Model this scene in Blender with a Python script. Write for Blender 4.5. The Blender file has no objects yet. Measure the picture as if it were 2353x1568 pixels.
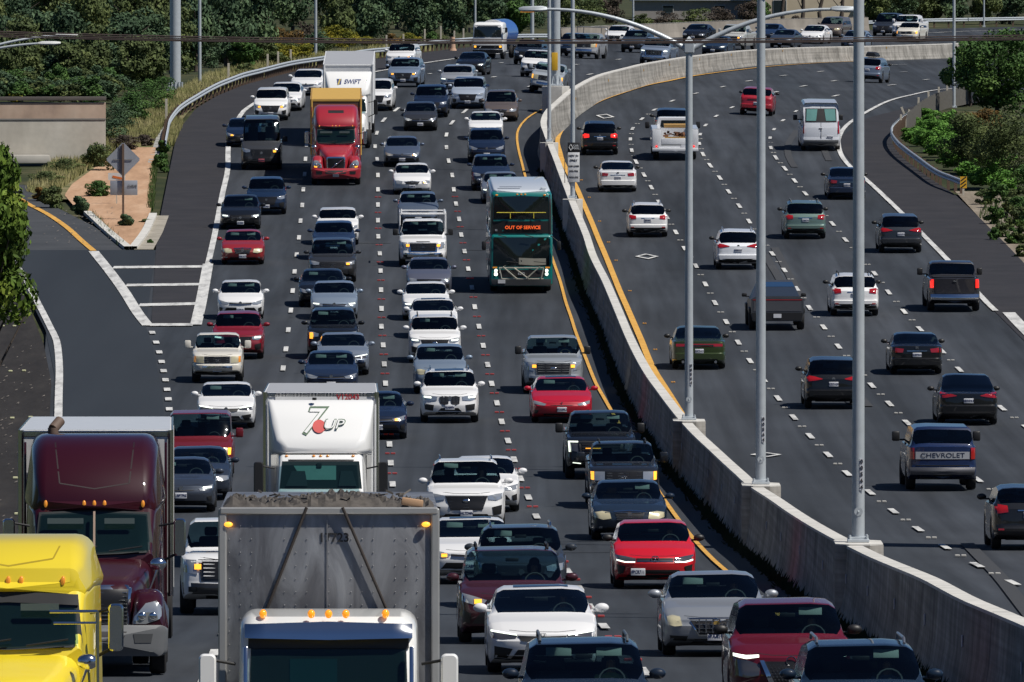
import bpy, bmesh, math, random
import numpy as np
from mathutils import Vector, Matrix
from mathutils.bvhtree import BVHTree
R = math.radians
scene = bpy.context.scene
COL = scene.collection
random.seed(7)
rng = np.random.default_rng(7)

# ------------------------------------------------------------------ camera and terrain survey
F = 26144.0; CU = 1176.5; CV = 784.0
CAM = Vector((0, 0, 12.0))
TH = math.atan((CV + 50) / F)
FWD = Vector((0, math.cos(TH), -math.sin(TH))); UP = Vector((0, math.sin(TH), math.cos(TH)))
_sv = np.array([-49.6,-48,-40,-20,0,30,60,98,135,160,178,200,256,309,345,404,437,473,508,545,585,625,669,713,755,796,840,884,930,1015,1066,1150,1250,1351,1450,1545,1650,1800,1960,2600,6000], float)
_ss = np.array([.125,.6,3.1,9.4,15.6,25,27,29.9,33.3,36,38,40,42,43.4,44.6,46.3,47.4,48.6,49.8,51.1,52.7,54.4,56.3,58.1,60,62,64.2,66.5,69,74,77.4,83.7,93.6,106,121,138,151,170,192,270,700], float)
_tv = np.array([-50,60,93,131,160,188,220,263,330,7000], float)
_tt = np.array([0,.03,.05,.10,.14,.17,.14,.08,0,0], float)
_h = np.diff(_sv); _dl = np.diff(_ss) / _h
_m = np.zeros(len(_sv)); _m[0] = _dl[0]; _m[-1] = _dl[-1]
for _i in range(1, len(_sv) - 1):
    w1 = 2 * _h[_i] + _h[_i - 1]; w2 = _h[_i] + 2 * _h[_i - 1]
    _m[_i] = (w1 + w2) / (w1 / _dl[_i - 1] + w2 / _dl[_i])
def s0(v):
    i = int(np.clip(np.searchsorted(_sv, v) - 1, 0, len(_sv) - 2)); h = _h[i]; t = (v - _sv[i]) / h
    return ((1+2*t)*(1-t)**2*_ss[i] + t*(1-t)**2*h*_m[i] + t*t*(3-2*t)*_ss[i+1] + t*t*(t-1)*h*_m[i+1])
def scl(u, v):
    uu = 1200 + 1100 * math.tanh(max(0, u - 1200) / 1100)
    return s0(v) * (1 - float(np.interp(v, _tv, _tt)) * (uu - 1200) / 1000)
def ray(u, v, s, dz=0.0):
    p = CAM + FWD * (F / s) + Vector(((u - CU) / s, 0, 0)) - UP * ((v - CV) / s)
    p.z += dz
    return p
def at(u, v, dz=0.0): return ray(u, v, scl(u, v), dz)
def top2ground(u, v, h):            # ground row under a point h metres up seen at (u, v)
    g = v
    for _ in range(40): g = v + h * scl(u, g)
    return g
def gnorm(u, v):
    a = at(u + 20, v) - at(u - 20, v); b = at(u, v - 6) - at(u, v + 6)
    return a.cross(b).normalized()
_hd = [0, 575, 605, 622, 650, 700, 740, 790, 850, 960, 1100]; _ha = [-.8, -.8, 0, 2, 4.5, 6, 7, 9, 12, 15, 18]
def heading(u, v): return R(float(np.interp(F / scl(u, v), _hd, _ha)))
def interp_u(pts, v):
    q = sorted((b, a) for a, b in pts); return float(np.interp(v, [k[0] for k in q], [k[1] for k in q]))

# ------------------------------------------------------------------ materials
MATS = {}
def nodes_of(name):
    m = bpy.data.materials.new(name); m.use_nodes = True
    return m, m.node_tree, m.node_tree.nodes['Principled BSDF']
def rgb(c): return (c[0], c[1], c[2], 1)
def mat(name, c, rough=.6, metal=0, var=.12, scale=3.0, bump=0, emit=None, es=0, spec=.5, coat=0, detail=4, coords='Object'):
    if name in MATS: return MATS[name]
    m, nt, b = nodes_of(name)
    tc = nt.nodes.new('ShaderNodeTexCoord'); nz = nt.nodes.new('ShaderNodeTexNoise'); nz.inputs['Scale'].default_value = scale; nz.inputs['Detail'].default_value = detail
    nt.links.new(tc.outputs[coords], nz.inputs['Vector'])
    cr = nt.nodes.new('ShaderNodeMix'); cr.data_type = 'RGBA'
    cr.inputs['A'].default_value = rgb([x * (1 - var) for x in c]); cr.inputs['B'].default_value = rgb([min(1, x * (1 + var)) for x in c])
    nt.links.new(nz.outputs['Fac'], cr.inputs['Factor']); nt.links.new(cr.outputs['Result'], b.inputs['Base Color'])
    b.inputs['Roughness'].default_value = rough; b.inputs['Metallic'].default_value = metal; b.inputs['Specular IOR Level'].default_value = spec
    if coat: b.inputs['Coat Weight'].default_value = coat; b.inputs['Coat Roughness'].default_value = .04
    if emit: b.inputs['Emission Color'].default_value = rgb(emit); b.inputs['Emission Strength'].default_value = es
    if bump:
        bp = nt.nodes.new('ShaderNodeBump'); bp.inputs['Strength'].default_value = bump; bp.inputs['Distance'].default_value = .05
        nt.links.new(nz.outputs['Fac'], bp.inputs['Height']); nt.links.new(bp.outputs['Normal'], b.inputs['Normal'])
    MATS[name] = m; return m
def paint(key, c, metal=.0):
    n = 'paint ' + key
    if n in MATS: return MATS[n]
    m, nt, b = nodes_of(n)
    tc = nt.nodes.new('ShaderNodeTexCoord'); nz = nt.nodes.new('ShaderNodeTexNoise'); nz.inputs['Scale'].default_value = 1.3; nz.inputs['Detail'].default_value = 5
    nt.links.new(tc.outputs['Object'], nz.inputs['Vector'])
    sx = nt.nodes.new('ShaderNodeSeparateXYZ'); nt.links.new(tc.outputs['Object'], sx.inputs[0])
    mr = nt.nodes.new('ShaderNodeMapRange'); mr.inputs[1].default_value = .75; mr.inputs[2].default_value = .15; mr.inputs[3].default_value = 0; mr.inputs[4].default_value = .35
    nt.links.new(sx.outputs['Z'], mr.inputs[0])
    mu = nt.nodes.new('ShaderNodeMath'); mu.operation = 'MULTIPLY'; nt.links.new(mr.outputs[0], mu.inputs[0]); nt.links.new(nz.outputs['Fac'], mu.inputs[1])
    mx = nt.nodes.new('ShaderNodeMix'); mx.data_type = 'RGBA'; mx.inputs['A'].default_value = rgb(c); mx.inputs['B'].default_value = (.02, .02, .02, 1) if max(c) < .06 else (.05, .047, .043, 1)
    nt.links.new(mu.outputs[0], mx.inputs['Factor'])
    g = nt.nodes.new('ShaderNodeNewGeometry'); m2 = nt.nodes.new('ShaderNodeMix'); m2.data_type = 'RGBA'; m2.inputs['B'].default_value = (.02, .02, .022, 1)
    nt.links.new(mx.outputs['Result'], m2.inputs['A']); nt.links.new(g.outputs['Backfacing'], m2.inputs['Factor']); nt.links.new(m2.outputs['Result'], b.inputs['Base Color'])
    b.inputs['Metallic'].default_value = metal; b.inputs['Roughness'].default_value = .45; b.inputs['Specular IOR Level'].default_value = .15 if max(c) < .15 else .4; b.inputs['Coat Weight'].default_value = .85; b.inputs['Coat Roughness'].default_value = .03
    MATS[n] = m; return m
def glass_mat(name, tint=.35, col=(.6, .85, .85)):
    if name in MATS: return MATS[name]
    m = bpy.data.materials.new(name); m.use_nodes = True; nt = m.node_tree; nt.nodes.clear()
    o = nt.nodes.new('ShaderNodeOutputMaterial'); t = nt.nodes.new('ShaderNodeBsdfTransparent'); g = nt.nodes.new('ShaderNodeBsdfGlossy'); fr = nt.nodes.new('ShaderNodeFresnel'); mx = nt.nodes.new('ShaderNodeMixShader')
    tc = nt.nodes.new('ShaderNodeTexCoord'); nz = nt.nodes.new('ShaderNodeTexNoise'); nz.inputs['Scale'].default_value = .8; nt.links.new(tc.outputs['Object'], nz.inputs['Vector'])
    rp = nt.nodes.new('ShaderNodeMapRange'); rp.inputs[3].default_value = .03; rp.inputs[4].default_value = .09; nt.links.new(nz.outputs['Fac'], rp.inputs[0]); nt.links.new(rp.outputs[0], g.inputs['Roughness'])
    t.inputs['Color'].default_value = (tint * col[0], tint * col[1], tint * col[2], 1); g.inputs['Color'].default_value = (.9, .95, 1, 1); fr.inputs['IOR'].default_value = 1.5
    nt.links.new(fr.outputs[0], mx.inputs[0]); nt.links.new(t.outputs[0], mx.inputs[1]); nt.links.new(g.outputs[0], mx.inputs[2]); nt.links.new(mx.outputs[0], o.inputs['Surface'])
    MATS[name] = m; return m
GLASS = glass_mat('car glass', .78, (.62, .82, .84)); TINTED = glass_mat('tinted glass', .07)
BLACK = mat('black trim', (.012, .012, .013), .5); RUBBER = mat('tyre rubber', (.014, .014, .015), .85, bump=.1, scale=30)
CHROME = mat('chrome', (.72, .73, .75), .14, 1, var=.05); ALU = mat('wheel alloy', (.42, .43, .45), .3, .9); DARKM = mat('dark grille', (.02, .02, .022), .35, .3)
LENS = mat('headlight lens', (.5, .52, .53), .08, .6, coat=1); SMOKE = mat('smoked lens', (.10, .10, .11), .1, .4, coat=1)
YLENS = mat('yellowed lens', (.55, .50, .33), .3, .1, coat=1)
DRL = mat('lit white lamp', (.9, .95, .9), .3, emit=(.9, 1, .82), es=1.6); LOWB = mat('lit low beam', (.9, .9, .8), .3, emit=(1, .93, .75), es=5)
AMB = mat('lit amber lamp', (.9, .35, .03), .3, emit=(1, .42, .04), es=1.6); AMBER = mat('amber lens', (.65, .22, .02), .15, coat=1, emit=(1, .4, .05), es=.25)
RED = mat('red tail lens', (.32, .008, .01), .12, coat=1); REDLIT = mat('lit brake lamp', (.6, .01, .01), .2, emit=(1, .03, .02), es=1.1)
PLATE = mat('plate white', (.62, .63, .66), .4); INK = mat('plate ink', (.03, .04, .10), .5); REDINK = mat('red ink', (.45, .02, .03), .5)
SEAT = mat('seat cloth', (.06, .062, .068), .9); SEATL = mat('pale seat leather', (.26, .22, .17), .7); DASH = mat('dashboard', (.045, .046, .05), .6); SKIN = mat('skin', (.45, .26, .18), .6); TAN = mat('tan leather', (.35, .22, .12), .6)
GREYP = mat('grey plastic', (.12, .125, .13), .55); WHITEP = paint('fleet white', (.78, .78, .77))

# ------------------------------------------------------------------ object helpers
def mesh_obj(name, verts, faces, mats, parent=None, fm=None, smooth=None, loc=None):
    me = bpy.data.meshes.new(name); me.from_pydata([tuple(v) for v in verts], [], faces)
    if not isinstance(mats, (list, tuple)): mats = [mats]
    for m in mats: me.materials.append(m)
    if fm is not None: me.polygons.foreach_set('material_index', fm)
    me.update()
    if smooth is not None:
        me.polygons.foreach_set('use_smooth', [True] * len(me.polygons)); me.set_sharp_from_angle(angle=R(smooth))
    o = bpy.data.objects.new(name, me); COL.objects.link(o)
    if parent: o.parent = parent
    if loc: o.location = loc
    return o
def bm_obj(name, bm, m, parent=None, smooth=None):
    me = bpy.data.meshes.new(name); bm.to_mesh(me); bm.free()
    for k in (m if isinstance(m, (list, tuple)) else [m]): me.materials.append(k)
    if smooth is not None:
        me.polygons.foreach_set('use_smooth', [True] * len(me.polygons)); me.set_sharp_from_angle(angle=R(smooth))
    o = bpy.data.objects.new(name, me); COL.objects.link(o)
    if parent: o.parent = parent
    return o
def tag(o, label=None, cat=None, group=None, kind=None):
    if label: o['label'] = label
    if cat: o['category'] = cat
    if group: o['group'] = group
    if kind: o['kind'] = kind
    return o
def empty(name, label=None, cat=None, group=None, loc=None, mw=None):
    o = bpy.data.objects.new(name, None); COL.objects.link(o); o.empty_display_size = .3
    if loc is not None: o.location = loc
    if mw is not None: o.matrix_world = mw
    return tag(o, label, cat, group)
def bx(bm, c, s, bev=0, rot=None, seg=2):
    g = bmesh.ops.create_cube(bm, size=1)['verts']
    M = Matrix.Diagonal((s[0], s[1], s[2], 1))
    if rot: M = rot.to_4x4() @ M
    bmesh.ops.transform(bm, matrix=Matrix.Translation(c) @ M, verts=g)
    if bev:
        es = list({e for v in g for e in v.link_edges})
        bmesh.ops.bevel(bm, geom=es, offset=bev, segments=seg, affect='EDGES', profile=.5)
def cyl(bm, a, b, r1, r2=None, n=12, caps=True):
    a = Vector(a); b = Vector(b); d = b - a; r2 = r1 if r2 is None else r2
    q = d.to_track_quat('Z', 'Y')
    g = bmesh.ops.create_cone(bm, cap_ends=caps, segments=n, radius1=r1, radius2=max(r2, 1e-4), depth=d.length)['verts']
    bmesh.ops.transform(bm, matrix=Matrix.Translation((a + b) / 2) @ q.to_matrix().to_4x4(), verts=g)
def tube(bm, pts, r, n=8):
    for i in range(len(pts) - 1):
        ra = r[i] if isinstance(r, (list, tuple)) else r; rb = r[i + 1] if isinstance(r, (list, tuple)) else r
        cyl(bm, pts[i], pts[i + 1], ra, rb, n, caps=True)
def sph(bm, c, r, n=10, sc=(1, 1, 1)):
    g = bmesh.ops.create_uvsphere(bm, u_segments=n, v_segments=max(6, n // 2 + 2), radius=1)['verts']
    bmesh.ops.transform(bm, matrix=Matrix.Translation(c) @ Matrix.Diagonal((r * sc[0], r * sc[1], r * sc[2], 1)), verts=g)
def box_obj(name, c, s, m, parent=None, bev=0, smooth=35, rot=None):
    bm = bmesh.new(); bx(bm, c, s, bev, rot); return bm_obj(name, bm, m, parent, smooth if bev else None)
def rr_section(wb, wt, z0, z1, r, n=5):
    """rounded rectangle, half widths at the bottom and the top, going round counterclockwise"""
    pts = []; r = min(r, (z1 - z0) / 2.01, wb * .99, wt * .99)
    for cx, cz, a0 in ((wt - r, z1 - r, 0), (-wt + r, z1 - r, 90), (-wb + r, z0 + r, 180), (wb - r, z0 + r, 270)):
        for k in range(n + 1):
            a = R(a0 + 90 * k / n); pts.append((cx + r * math.cos(a), cz + r * math.sin(a)))
    return pts
def loft_rr(name, st, m, parent=None, smooth=40, bow=0, n=5, inset=.0):
    """st: (y, half width bottom, half width top, z0, z1, radius), front to rear"""
    V = []; Fc = []; N = 4 * (n + 1)
    for (y, wb, wt, z0, z1, r) in st:
        for x, z in rr_section(wb, wt, z0, z1, r, n):
            V.append((x, y + bow * (x / max(wb, wt)) ** 2, z))
    for i in range(len(st) - 1):
        for k in range(N):
            a = i * N + k; b = i * N + (k + 1) % N; Fc.append((a, a + N, b + N, b))
    # caps as ring + grid-free fan about a mid line
    for e, i in ((0, 0), (1, len(st) - 1)):
        ring = [i * N + k for k in range(N)]
        y, wb, wt, z0, z1, r = st[i]
        c = len(V); V.append((0, y, (z0 + z1) / 2))
        for k in range(N):
            a, b = ring[k], ring[(k + 1) % N]; Fc.append((c, a, b) if e == 0 else (c, b, a))
    return mesh_obj(name, V, Fc, m, parent, smooth=smooth)
def bvh_of(*objs):
    V = []; P = []
    for o in objs:
        k = len(V); V += [v.co.copy() for v in o.data.vertices]; P += [[i + k for i in p.vertices] for p in o.data.polygons]
    return BVHTree.FromPolygons(V, P)
def patch(name, bvh, top, bot, m, parent, side=-1, off=.006, rows=3, sub=3, mirror=False, axis='y', thick=.02, smooth=40):
    """a thin plate laid on the body, outline between two polylines of (x, z) (or (y, z) for axis x)"""
    def dens(pl):
        out = []
        for i in range(len(pl) - 1):
            for k in range(sub): t = k / sub; out.append((pl[i][0] * (1 - t) + pl[i + 1][0] * t, pl[i][1] * (1 - t) + pl[i + 1][1] * t))
        return out + [pl[-1]]
    if len(top) != len(bot):
        k_ = max(len(top), len(bot)); rs_ = lambda pl: [(float(np.interp(i / (k_ - 1), np.linspace(0, 1, len(pl)), [q[0] for q in pl])), float(np.interp(i / (k_ - 1), np.linspace(0, 1, len(pl)), [q[1] for q in pl]))) for i in range(k_)]
        top, bot = rs_(top), rs_(bot)
    tp, bt = dens(top), dens(bot); n = len(tp); res = []
    for sg in ((1, -1) if mirror else (1,)):
        P = []
        for r_ in range(rows + 1):
            f = r_ / rows
            for k in range(n):
                a = tp[k][0] * (1 - f) + bt[k][0] * f; z = tp[k][1] * (1 - f) + bt[k][1] * f
                if axis == 'y':
                    h = bvh.ray_cast(Vector((sg * a, side * 30, z)), Vector((0, -side, 0)))[0]
                    P.append(Vector((sg * a, h.y + side * off, z)) if h else None)
                elif axis == 'x':
                    h = bvh.ray_cast(Vector((side * sg * 30, a, z)), Vector((-side * sg, 0, 0)))[0]
                    P.append(Vector((h.x + side * sg * off, a, z)) if h else None)
        good = [p for p in P if p]
        if not good: return None
        # fill misses from the nearest hit
        for i, p in enumerate(P):
            if p is None:
                r_, k = divmod(i, n); f = r_ / rows
                a = tp[k][0] * (1 - f) + bt[k][0] * f; z = tp[k][1] * (1 - f) + bt[k][1] * f
                q = Vector((sg * a, 0, z)) if axis == 'y' else Vector((0, a, z))
                if axis == 'y': g = min(good, key=lambda w: (w.x - q.x) ** 2 + (w.z - q.z) ** 2); P[i] = Vector((q.x, g.y, z))
                else: g = min(good, key=lambda w: (w.y - q.y) ** 2 + (w.z - q.z) ** 2); P[i] = Vector((g.x, q.y, z))
        Fc = []
        flip = (side * sg > 0) if axis == 'y' else (side < 0)
        for r_ in range(rows):
            for k in range(n - 1):
                q = (r_ * n + k, r_ * n + k + 1, (r_ + 1) * n + k + 1, (r_ + 1) * n + k)
                Fc.append(q[::-1] if flip else q)
        # rim pushed back into the body
        nb = len(P); bd = [k for k in range(n)] + [r_ * n + n - 1 for r_ in range(1, rows + 1)] + [rows * n + k for k in range(n - 2, -1, -1)] + [r_ * n for r_ in range(rows - 1, 0, -1)]
        for i in bd:
            q = P[i].copy()
            if axis == 'y': q.y -= side * thick
            else: q.x -= side * sg * thick
            P.append(q)
        L_ = len(bd)
        for i in range(L_):
            j = (i + 1) % L_; q = (bd[i], bd[j], nb + j, nb + i); Fc.append(q if flip else q[::-1])
        res.append(mesh_obj(name, P, Fc, m, parent, smooth=smooth))
    return res[0] if len(res) == 1 else res
_txt = {}
def text_mesh(s, size, ext=.004, bold=False, shear=0, xs=1):
    k = (s, size, ext, bold, shear, xs)
    if k in _txt: return _txt[k]
    c = bpy.data.curves.new('text', 'FONT'); c.body = s; c.size = size; c.extrude = ext; c.align_x = 'CENTER'; c.align_y = 'CENTER'; c.shear = shear; c.resolution_u = 3
    if bold: c.offset = size * .02
    o = bpy.data.objects.new('text', c); COL.objects.link(o); dg = bpy.context.evaluated_depsgraph_get(); dg.update()
    me = bpy.data.meshes.new_from_object(o.evaluated_get(dg)); bpy.data.objects.remove(o); bpy.data.curves.remove(c)
    me.transform(Matrix.Diagonal((xs, 1, 1, 1))); _txt[k] = me; return me
def text_obj(name, s, size, loc, m, parent, face=-1, bold=False, shear=0, tilt=0, ext=.004, xs=1):
    """face -1: read from -Y (the front), +1: read from +Y (the rear)"""
    me = text_mesh(s, size, ext, bold, shear, xs).copy(); me.materials.clear(); me.materials.append(m)
    o = bpy.data.objects.new(name, me); COL.objects.link(o); o.parent = parent; o.location = loc
    o.rotation_euler = (R(90 + tilt), 0, 0 if face < 0 else math.pi)
    return o

def decal(name, s, size, x, z, bvh, m, root, side=-1, off=.008, bold=False, shear=0, xs=1, ext=.004, inv=None):
    """lettering laid on a surface"""
    me = text_mesh(s, size, ext, bold, shear, xs).copy(); me.materials.clear(); me.materials.append(m); last = 0
    if bold is not None and size > .25:
        bm = bmesh.new(); bm.from_mesh(me); bmesh.ops.triangulate(bm, faces=bm.faces)
        for _ in range(5):
            es = [e for e in bm.edges if e.calc_length() > .07]
            if not es: break
            bmesh.ops.subdivide_edges(bm, edges=es, cuts=1, use_grid_fill=False); bmesh.ops.triangulate(bm, faces=bm.faces)
        bm.to_mesh(me); bm.free()
    hits = []
    for v in me.vertices:
        px = x + (v.co.x if side < 0 else -v.co.x); pz = z + v.co.y; h = bvh.ray_cast(Vector((px, side * 30, pz)), Vector((0, -side, 0)))[0]; hits.append(h)
    ok = [h.y for h in hits if h]; my = sum(ok) / max(1, len(ok))
    for v, h in zip(me.vertices, hits):
        px = x + (v.co.x if side < 0 else -v.co.x); v.co = (px, (h.y if h else my) + side * (off + v.co.z + ext), z + v.co.y)
    o = bpy.data.objects.new(name, me); COL.objects.link(o); o.parent = root
    return o
# ------------------------------------------------------------------ car bodies
TYPES = {
 'sedan': dict(L=4.75, W=1.83, H=1.44, zn=.74, tc=1.22, zc=.99, tw=2.05, tr=3.25, tb=4.1, zb=1.07, fo=.92, ro=1.0, r=.33, gc=.17, rw=.66, boot=1),
 'hatch': dict(L=4.3, W=1.79, H=1.47, zn=.76, tc=1.08, zc=1.0, tw=1.85, tr=3.6, tb=4.15, zb=1.02, fo=.88, ro=.78, r=.33, gc=.17, rw=.66, boot=0),
 'suv': dict(L=4.68, W=1.87, H=1.68, zn=.93, tc=1.12, zc=1.14, tw=1.78, tr=4.05, tb=4.52, zb=1.12, fo=.92, ro=.92, r=.36, gc=.22, rw=.69, boot=0),
 'van': dict(L=5.1, W=1.98, H=1.75, zn=.90, tc=1.05, zc=1.12, tw=1.85, tr=4.6, tb=4.95, zb=1.10, fo=.95, ro=1.0, r=.35, gc=.18, rw=.72, boot=0),
 'pickup': dict(L=5.75, W=2.02, H=1.92, zn=1.13, tc=1.45, zc=1.30, tw=1.98, tr=3.55, tb=3.70, zb=1.36, fo=.98, ro=1.2, r=.41, gc=.30, rw=.72, boot=2),
 'cargo': dict(L=5.9, W=2.03, H=2.55, zn=1.12, tc=.85, zc=1.38, tw=1.60, tr=5.82, tb=5.86, zb=1.25, fo=.98, ro=1.1, r=.36, gc=.22, rw=.78, boot=0),
 'oldvan': dict(L=4.8, W=1.94, H=1.93, zn=1.0, tc=.95, zc=1.18, tw=1.55, tr=4.6, tb=4.75, zb=1.2, fo=.8, ro=1.0, r=.35, gc=.22, rw=.80, boot=0),
}
def lerp(a, b, t): return a + (b - a) * t
def sstep(x): x = min(1, max(0, x)); return x * x * (3 - 2 * x)
def car_shell(P, root, paintm, glass, roofm=None):
    L, W, H = P['L'], P['W'], P['H']; hw = W / 2
    zn, tc, zc, tw, tr, tb, zb, gc = (P[k] for k in ('zn', 'tc', 'zc', 'tw', 'tr', 'tb', 'zb', 'gc'))
    rr_ = P['r']; wf = P['fo']; wr = L - P['ro']; Ra = rr_ + .055
    end = {1: (L - .06, zb - .03), 0: (L - .01, zb - .1), 2: (L - .02, zb)}[P['boot']]
    cp = [(-1, zn - .05), (0, zn - .045), (.10, zn), (.5, lerp(zn, zc, .52)), (tc, zc), (tw, H - .055), (lerp(tw, tr, .4), H), (tr, H - (.035 if P['boot'] != 0 else .07)), (tb, zb)]
    if P['boot'] == 0: cp = cp[:-1] + [(tb, zb + .02)]
    cp += [end, (L + 1, end[1] - .1)]
    cx = [p[0] for p in cp]; cz = [p[1] for p in cp]
    def ztop(t): return sum(np.interp(t + d, cx, cz) for d in (-.05, -.025, 0, .025, .05)) / 5
    ts = [0, .02, .06, .14, .3] + [tc, tc + .04, tw, tr, tb, tb + .03, L - .3, L - .14, L - .06, L - .02, L]
    for wc in (wf, wr):
        for k in range(9): ts.append(wc + Ra * math.cos(math.pi * k / 8) * .999)
        ts += [wc - Ra - .012, wc + Ra + .012]
    ts += list(np.arange(.3, L - .3, .22)); ts += [tw - .25, tw + .03, lerp(tc, tw, .5), tr - .03, lerp(tr, tb, .5)]
    ts = sorted(t for t in set(round(t, 3) for t in ts) if 0 <= t <= L)
    ts = [t for i, t in enumerate(ts) if i == 0 or t - ts[i - 1] > .009]
    zbelt_r = min(zb, zc + .10) if P['boot'] != 2 else zb - .02
    rows = []
    for t in ts:
        e = 1.0
        if t < .14: e = [.90, .94, .975, .995][0 if t < .01 else 1 if t < .04 else 2 if t < .1 else 3]
        if L - t < .14: e = [.92, .95, .98, .995][0 if L - t < .01 else 1 if L - t < .04 else 2 if L - t < .1 else 3]
        w = hw * (1 - .10 * max(0, 1 - t / .75) ** 2) * (1 - .06 * max(0, 1 - (L - t) / .6) ** 2)
        g = gc
        for wc in (wf, wr):
            d = abs(t - wc)
            if d < Ra: g = max(g, rr_ + math.sqrt(max(0, Ra * Ra - d * d)) - .0)
        lf, lr = (.10, .16) if P['boot'] != 2 and P['H'] < 1.6 else (.13, .20)
        g = max(g, gc + lf * max(0, 1 - t / .5), gc + lr * max(0, 1 - (L - t) / .6))
        zt = ztop(t); belt = lerp(zc - .03, zbelt_r, (t - tc) / (L - tc)) if t > tc else 9
        z6 = min(belt, zt - .05); zmid = (gc + z6) / 2
        b = sstep((zt - z6 - .05) / .22)
        rw = hw * P['rw'] / .82 * .82
        def xg(z): return lerp(w * .93, hw * P['rw'] / .66 * .62 if False else hw * P['rw'] * 1.12, max(0, z - z6) / (H - z6))
        s = [(0, gc + .03), (max(.1, w - .27), g if g > gc else gc), (w * .955, g)] + [(w * q, lerp(g, z6 - .03, f)) for f, q in ((.10, .985), (.24, 1.0), (.38, 1.0), (.44, .998), (.52, .99), (.66, .992), (.84, .995))] + [(w * .98, z6 - .03), (w * .945, z6)]
        for k, (f, hx) in enumerate(((.0, .92), (.1, .89), (.5, .85), (.93, .80))):
            zz = lerp(z6 + .012, zt - .06, f); gx = xg(zz) if k else w * .935
            hz = lerp(z6, zt, (.15, .3, .42, .55)[k])
            s.append((lerp(w * hx, gx, b), lerp(hz, zz, b)))
        x11 = lerp(w * .74, xg(zt) - .075, b)
        s.append((x11, lerp(lerp(z6, zt, .7), zt - .03, b))); s.append((x11 * .55, lerp(lerp(z6, zt, .92), zt - .008, b))); s.append((0, zt))
        if e < 1: s = [(x * e, zmid + (z - zmid) * (e if z < zmid else (e + 1) / 2)) for x, z in s]
        rows.append(s)
    V = []; NJ = 18
    def warp(x, t, z, j=0):
        y = t
        wt = max(0, 1 - t / 1.3)
        y += P.get('bow', .20) * (abs(x) / hw) ** 2.2 * wt
        zr = (z - .55) / max(.1, zn - .5)
        y += (P.get('nose', .10) * max(0, zr) ** 2 + .05 * max(0, (.5 - z) / .3)) * max(0, 1 - t / .5)
        wr_ = max(0, 1 - (L - t) / .9); y -= .10 * (abs(x) / hw) ** 2.2 * wr_
        if P['boot'] != 2: y -= (.05 * max(0, (z - .6) / .5) ** 2) * max(0, 1 - (L - t) / .4)
        e_ = max(0, 1 - t / .28); r_e = max(0, 1 - (L - t) / .28); zb_ = .60 if P['H'] < 1.6 else .66
        if j < 10:
            bmp = sstep((z - .26) / .08) * sstep((zb_ - z) / .035)
            y -= .035 * bmp * e_; y += .055 * bmp * r_e
            if z < .30: y += .05 * e_; y -= .08 * r_e
        if j >= 15 and x is not None:
            q = 0
            if t <= tc: q = sstep((t - tc + .35) / .35)
            elif t <= tw: q = 1
            else: q = max(0, 1 - (t - tw) / .8)
            x11 = rows_x11.get(round(t, 3), .6)
            y -= .11 * q * (1 - min(1, (abs(x) / x11)) ** 2)
        return y - L / 2
    rows_x11 = {round(t, 3): max(.05, r_[15][0]) for t, r_ in zip(ts, rows)}
    # ring: right side j 0..13 then left side j 12..1
    ring = [(j, 1) for j in range(NJ)] + [(j, -1) for j in range(NJ - 2, 0, -1)]
    NR = len(ring)
    for t, s in zip(ts, rows):
        for j, sg in ring:
            x, z = s[j]; V.append((sg * x, warp(x, t, z, j), z))
    groups = {'body': [], 'windshield': [], 'rear_window': [], 'side_window': [], 'pillar': []}
    tB = lerp(tw, tr, .42)
    for i in range(len(ts) - 1):
        tm = (ts[i] + ts[i + 1]) / 2
        for k in range(NR):
            k2 = (k + 1) % NR
            j0 = ring[k][0]; j1 = ring[k2][0]; jm = min(j0, j1)
            q = (i * NR + k, (i + 1) * NR + k, (i + 1) * NR + k2, i * NR + k2)
            key = 'body'
            if jm >= 15 and tc + .03 < tm < tw: key = 'windshield'
            elif jm >= 15 and (tr < tm < tb) and P.get('rearglass', 1): key = 'rear_window'
            elif 12 <= jm <= 13 and tc + .35 < tm < (tb - .25 if P['boot'] == 1 else tb - .3 if P['boot'] == 0 else tr - .1):
                key = 'side_window'
                if abs(tm - tB) < .06: key = 'pillar'
                if P.get('panel') and tm > tB: key = 'body'
                if P['boot'] == 0 and L > 4.4 and abs(tm - (tr - .45)) < .06: key = 'pillar'
            groups[key].append(q)
    # end caps
    NC = 10
    for ei in (0, len(ts) - 1):
        t, s = ts[ei], rows[ei]; prev = None
        for j in range(NJ):
            x, z = s[j]
            if j == 0 or j == NJ - 1: continue
            line = []
            for c in range(NC + 1):
                f = -1 + 2 * c / NC
                if c == NC: line.append(ei * NR + j)
                elif c == 0: line.append(ei * NR + NR - j)
                else:
                    line.append(len(V)); V.append((x * f, warp(abs(x * f), t, z, j if j < 10 else 10), z))
            if prev:
                for c in range(NC):
                    q = (prev[c], prev[c + 1], line[c + 1], line[c])
                    groups['body'].append(q if ei == 0 else q[::-1])
            prev = line
        a = ei * NR + NJ - 1
        for c in range(NC):
            q = (prev[c], prev[c + 1], a); groups['body'].append(q if ei == 0 else q[::-1])
        a = ei * NR; ln = [ei * NR + NR - 1, a, ei * NR + 1]
        groups['body'].append(tuple(ln) if ei else tuple(ln[::-1]))
    out = {}
    def sub(name, faces, m):
        idx = {}; vv = []; ff = []
        for f in faces:
            q = []
            for a in f:
                if a not in idx: idx[a] = len(vv); vv.append(V[a])
                if idx[a] not in q: q.append(idx[a])
            if len(q) > 2: ff.append(tuple(q))
        return mesh_obj(name, vv, ff, m, root, smooth=32)
    out['body'] = sub('body', groups['body'], paintm)
    out['windshield'] = sub('windshield', groups['windshield'], glass)
    if groups['rear_window']: out['rear_window'] = sub('rear_window', groups['rear_window'], P.get('rg', glass))
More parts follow.
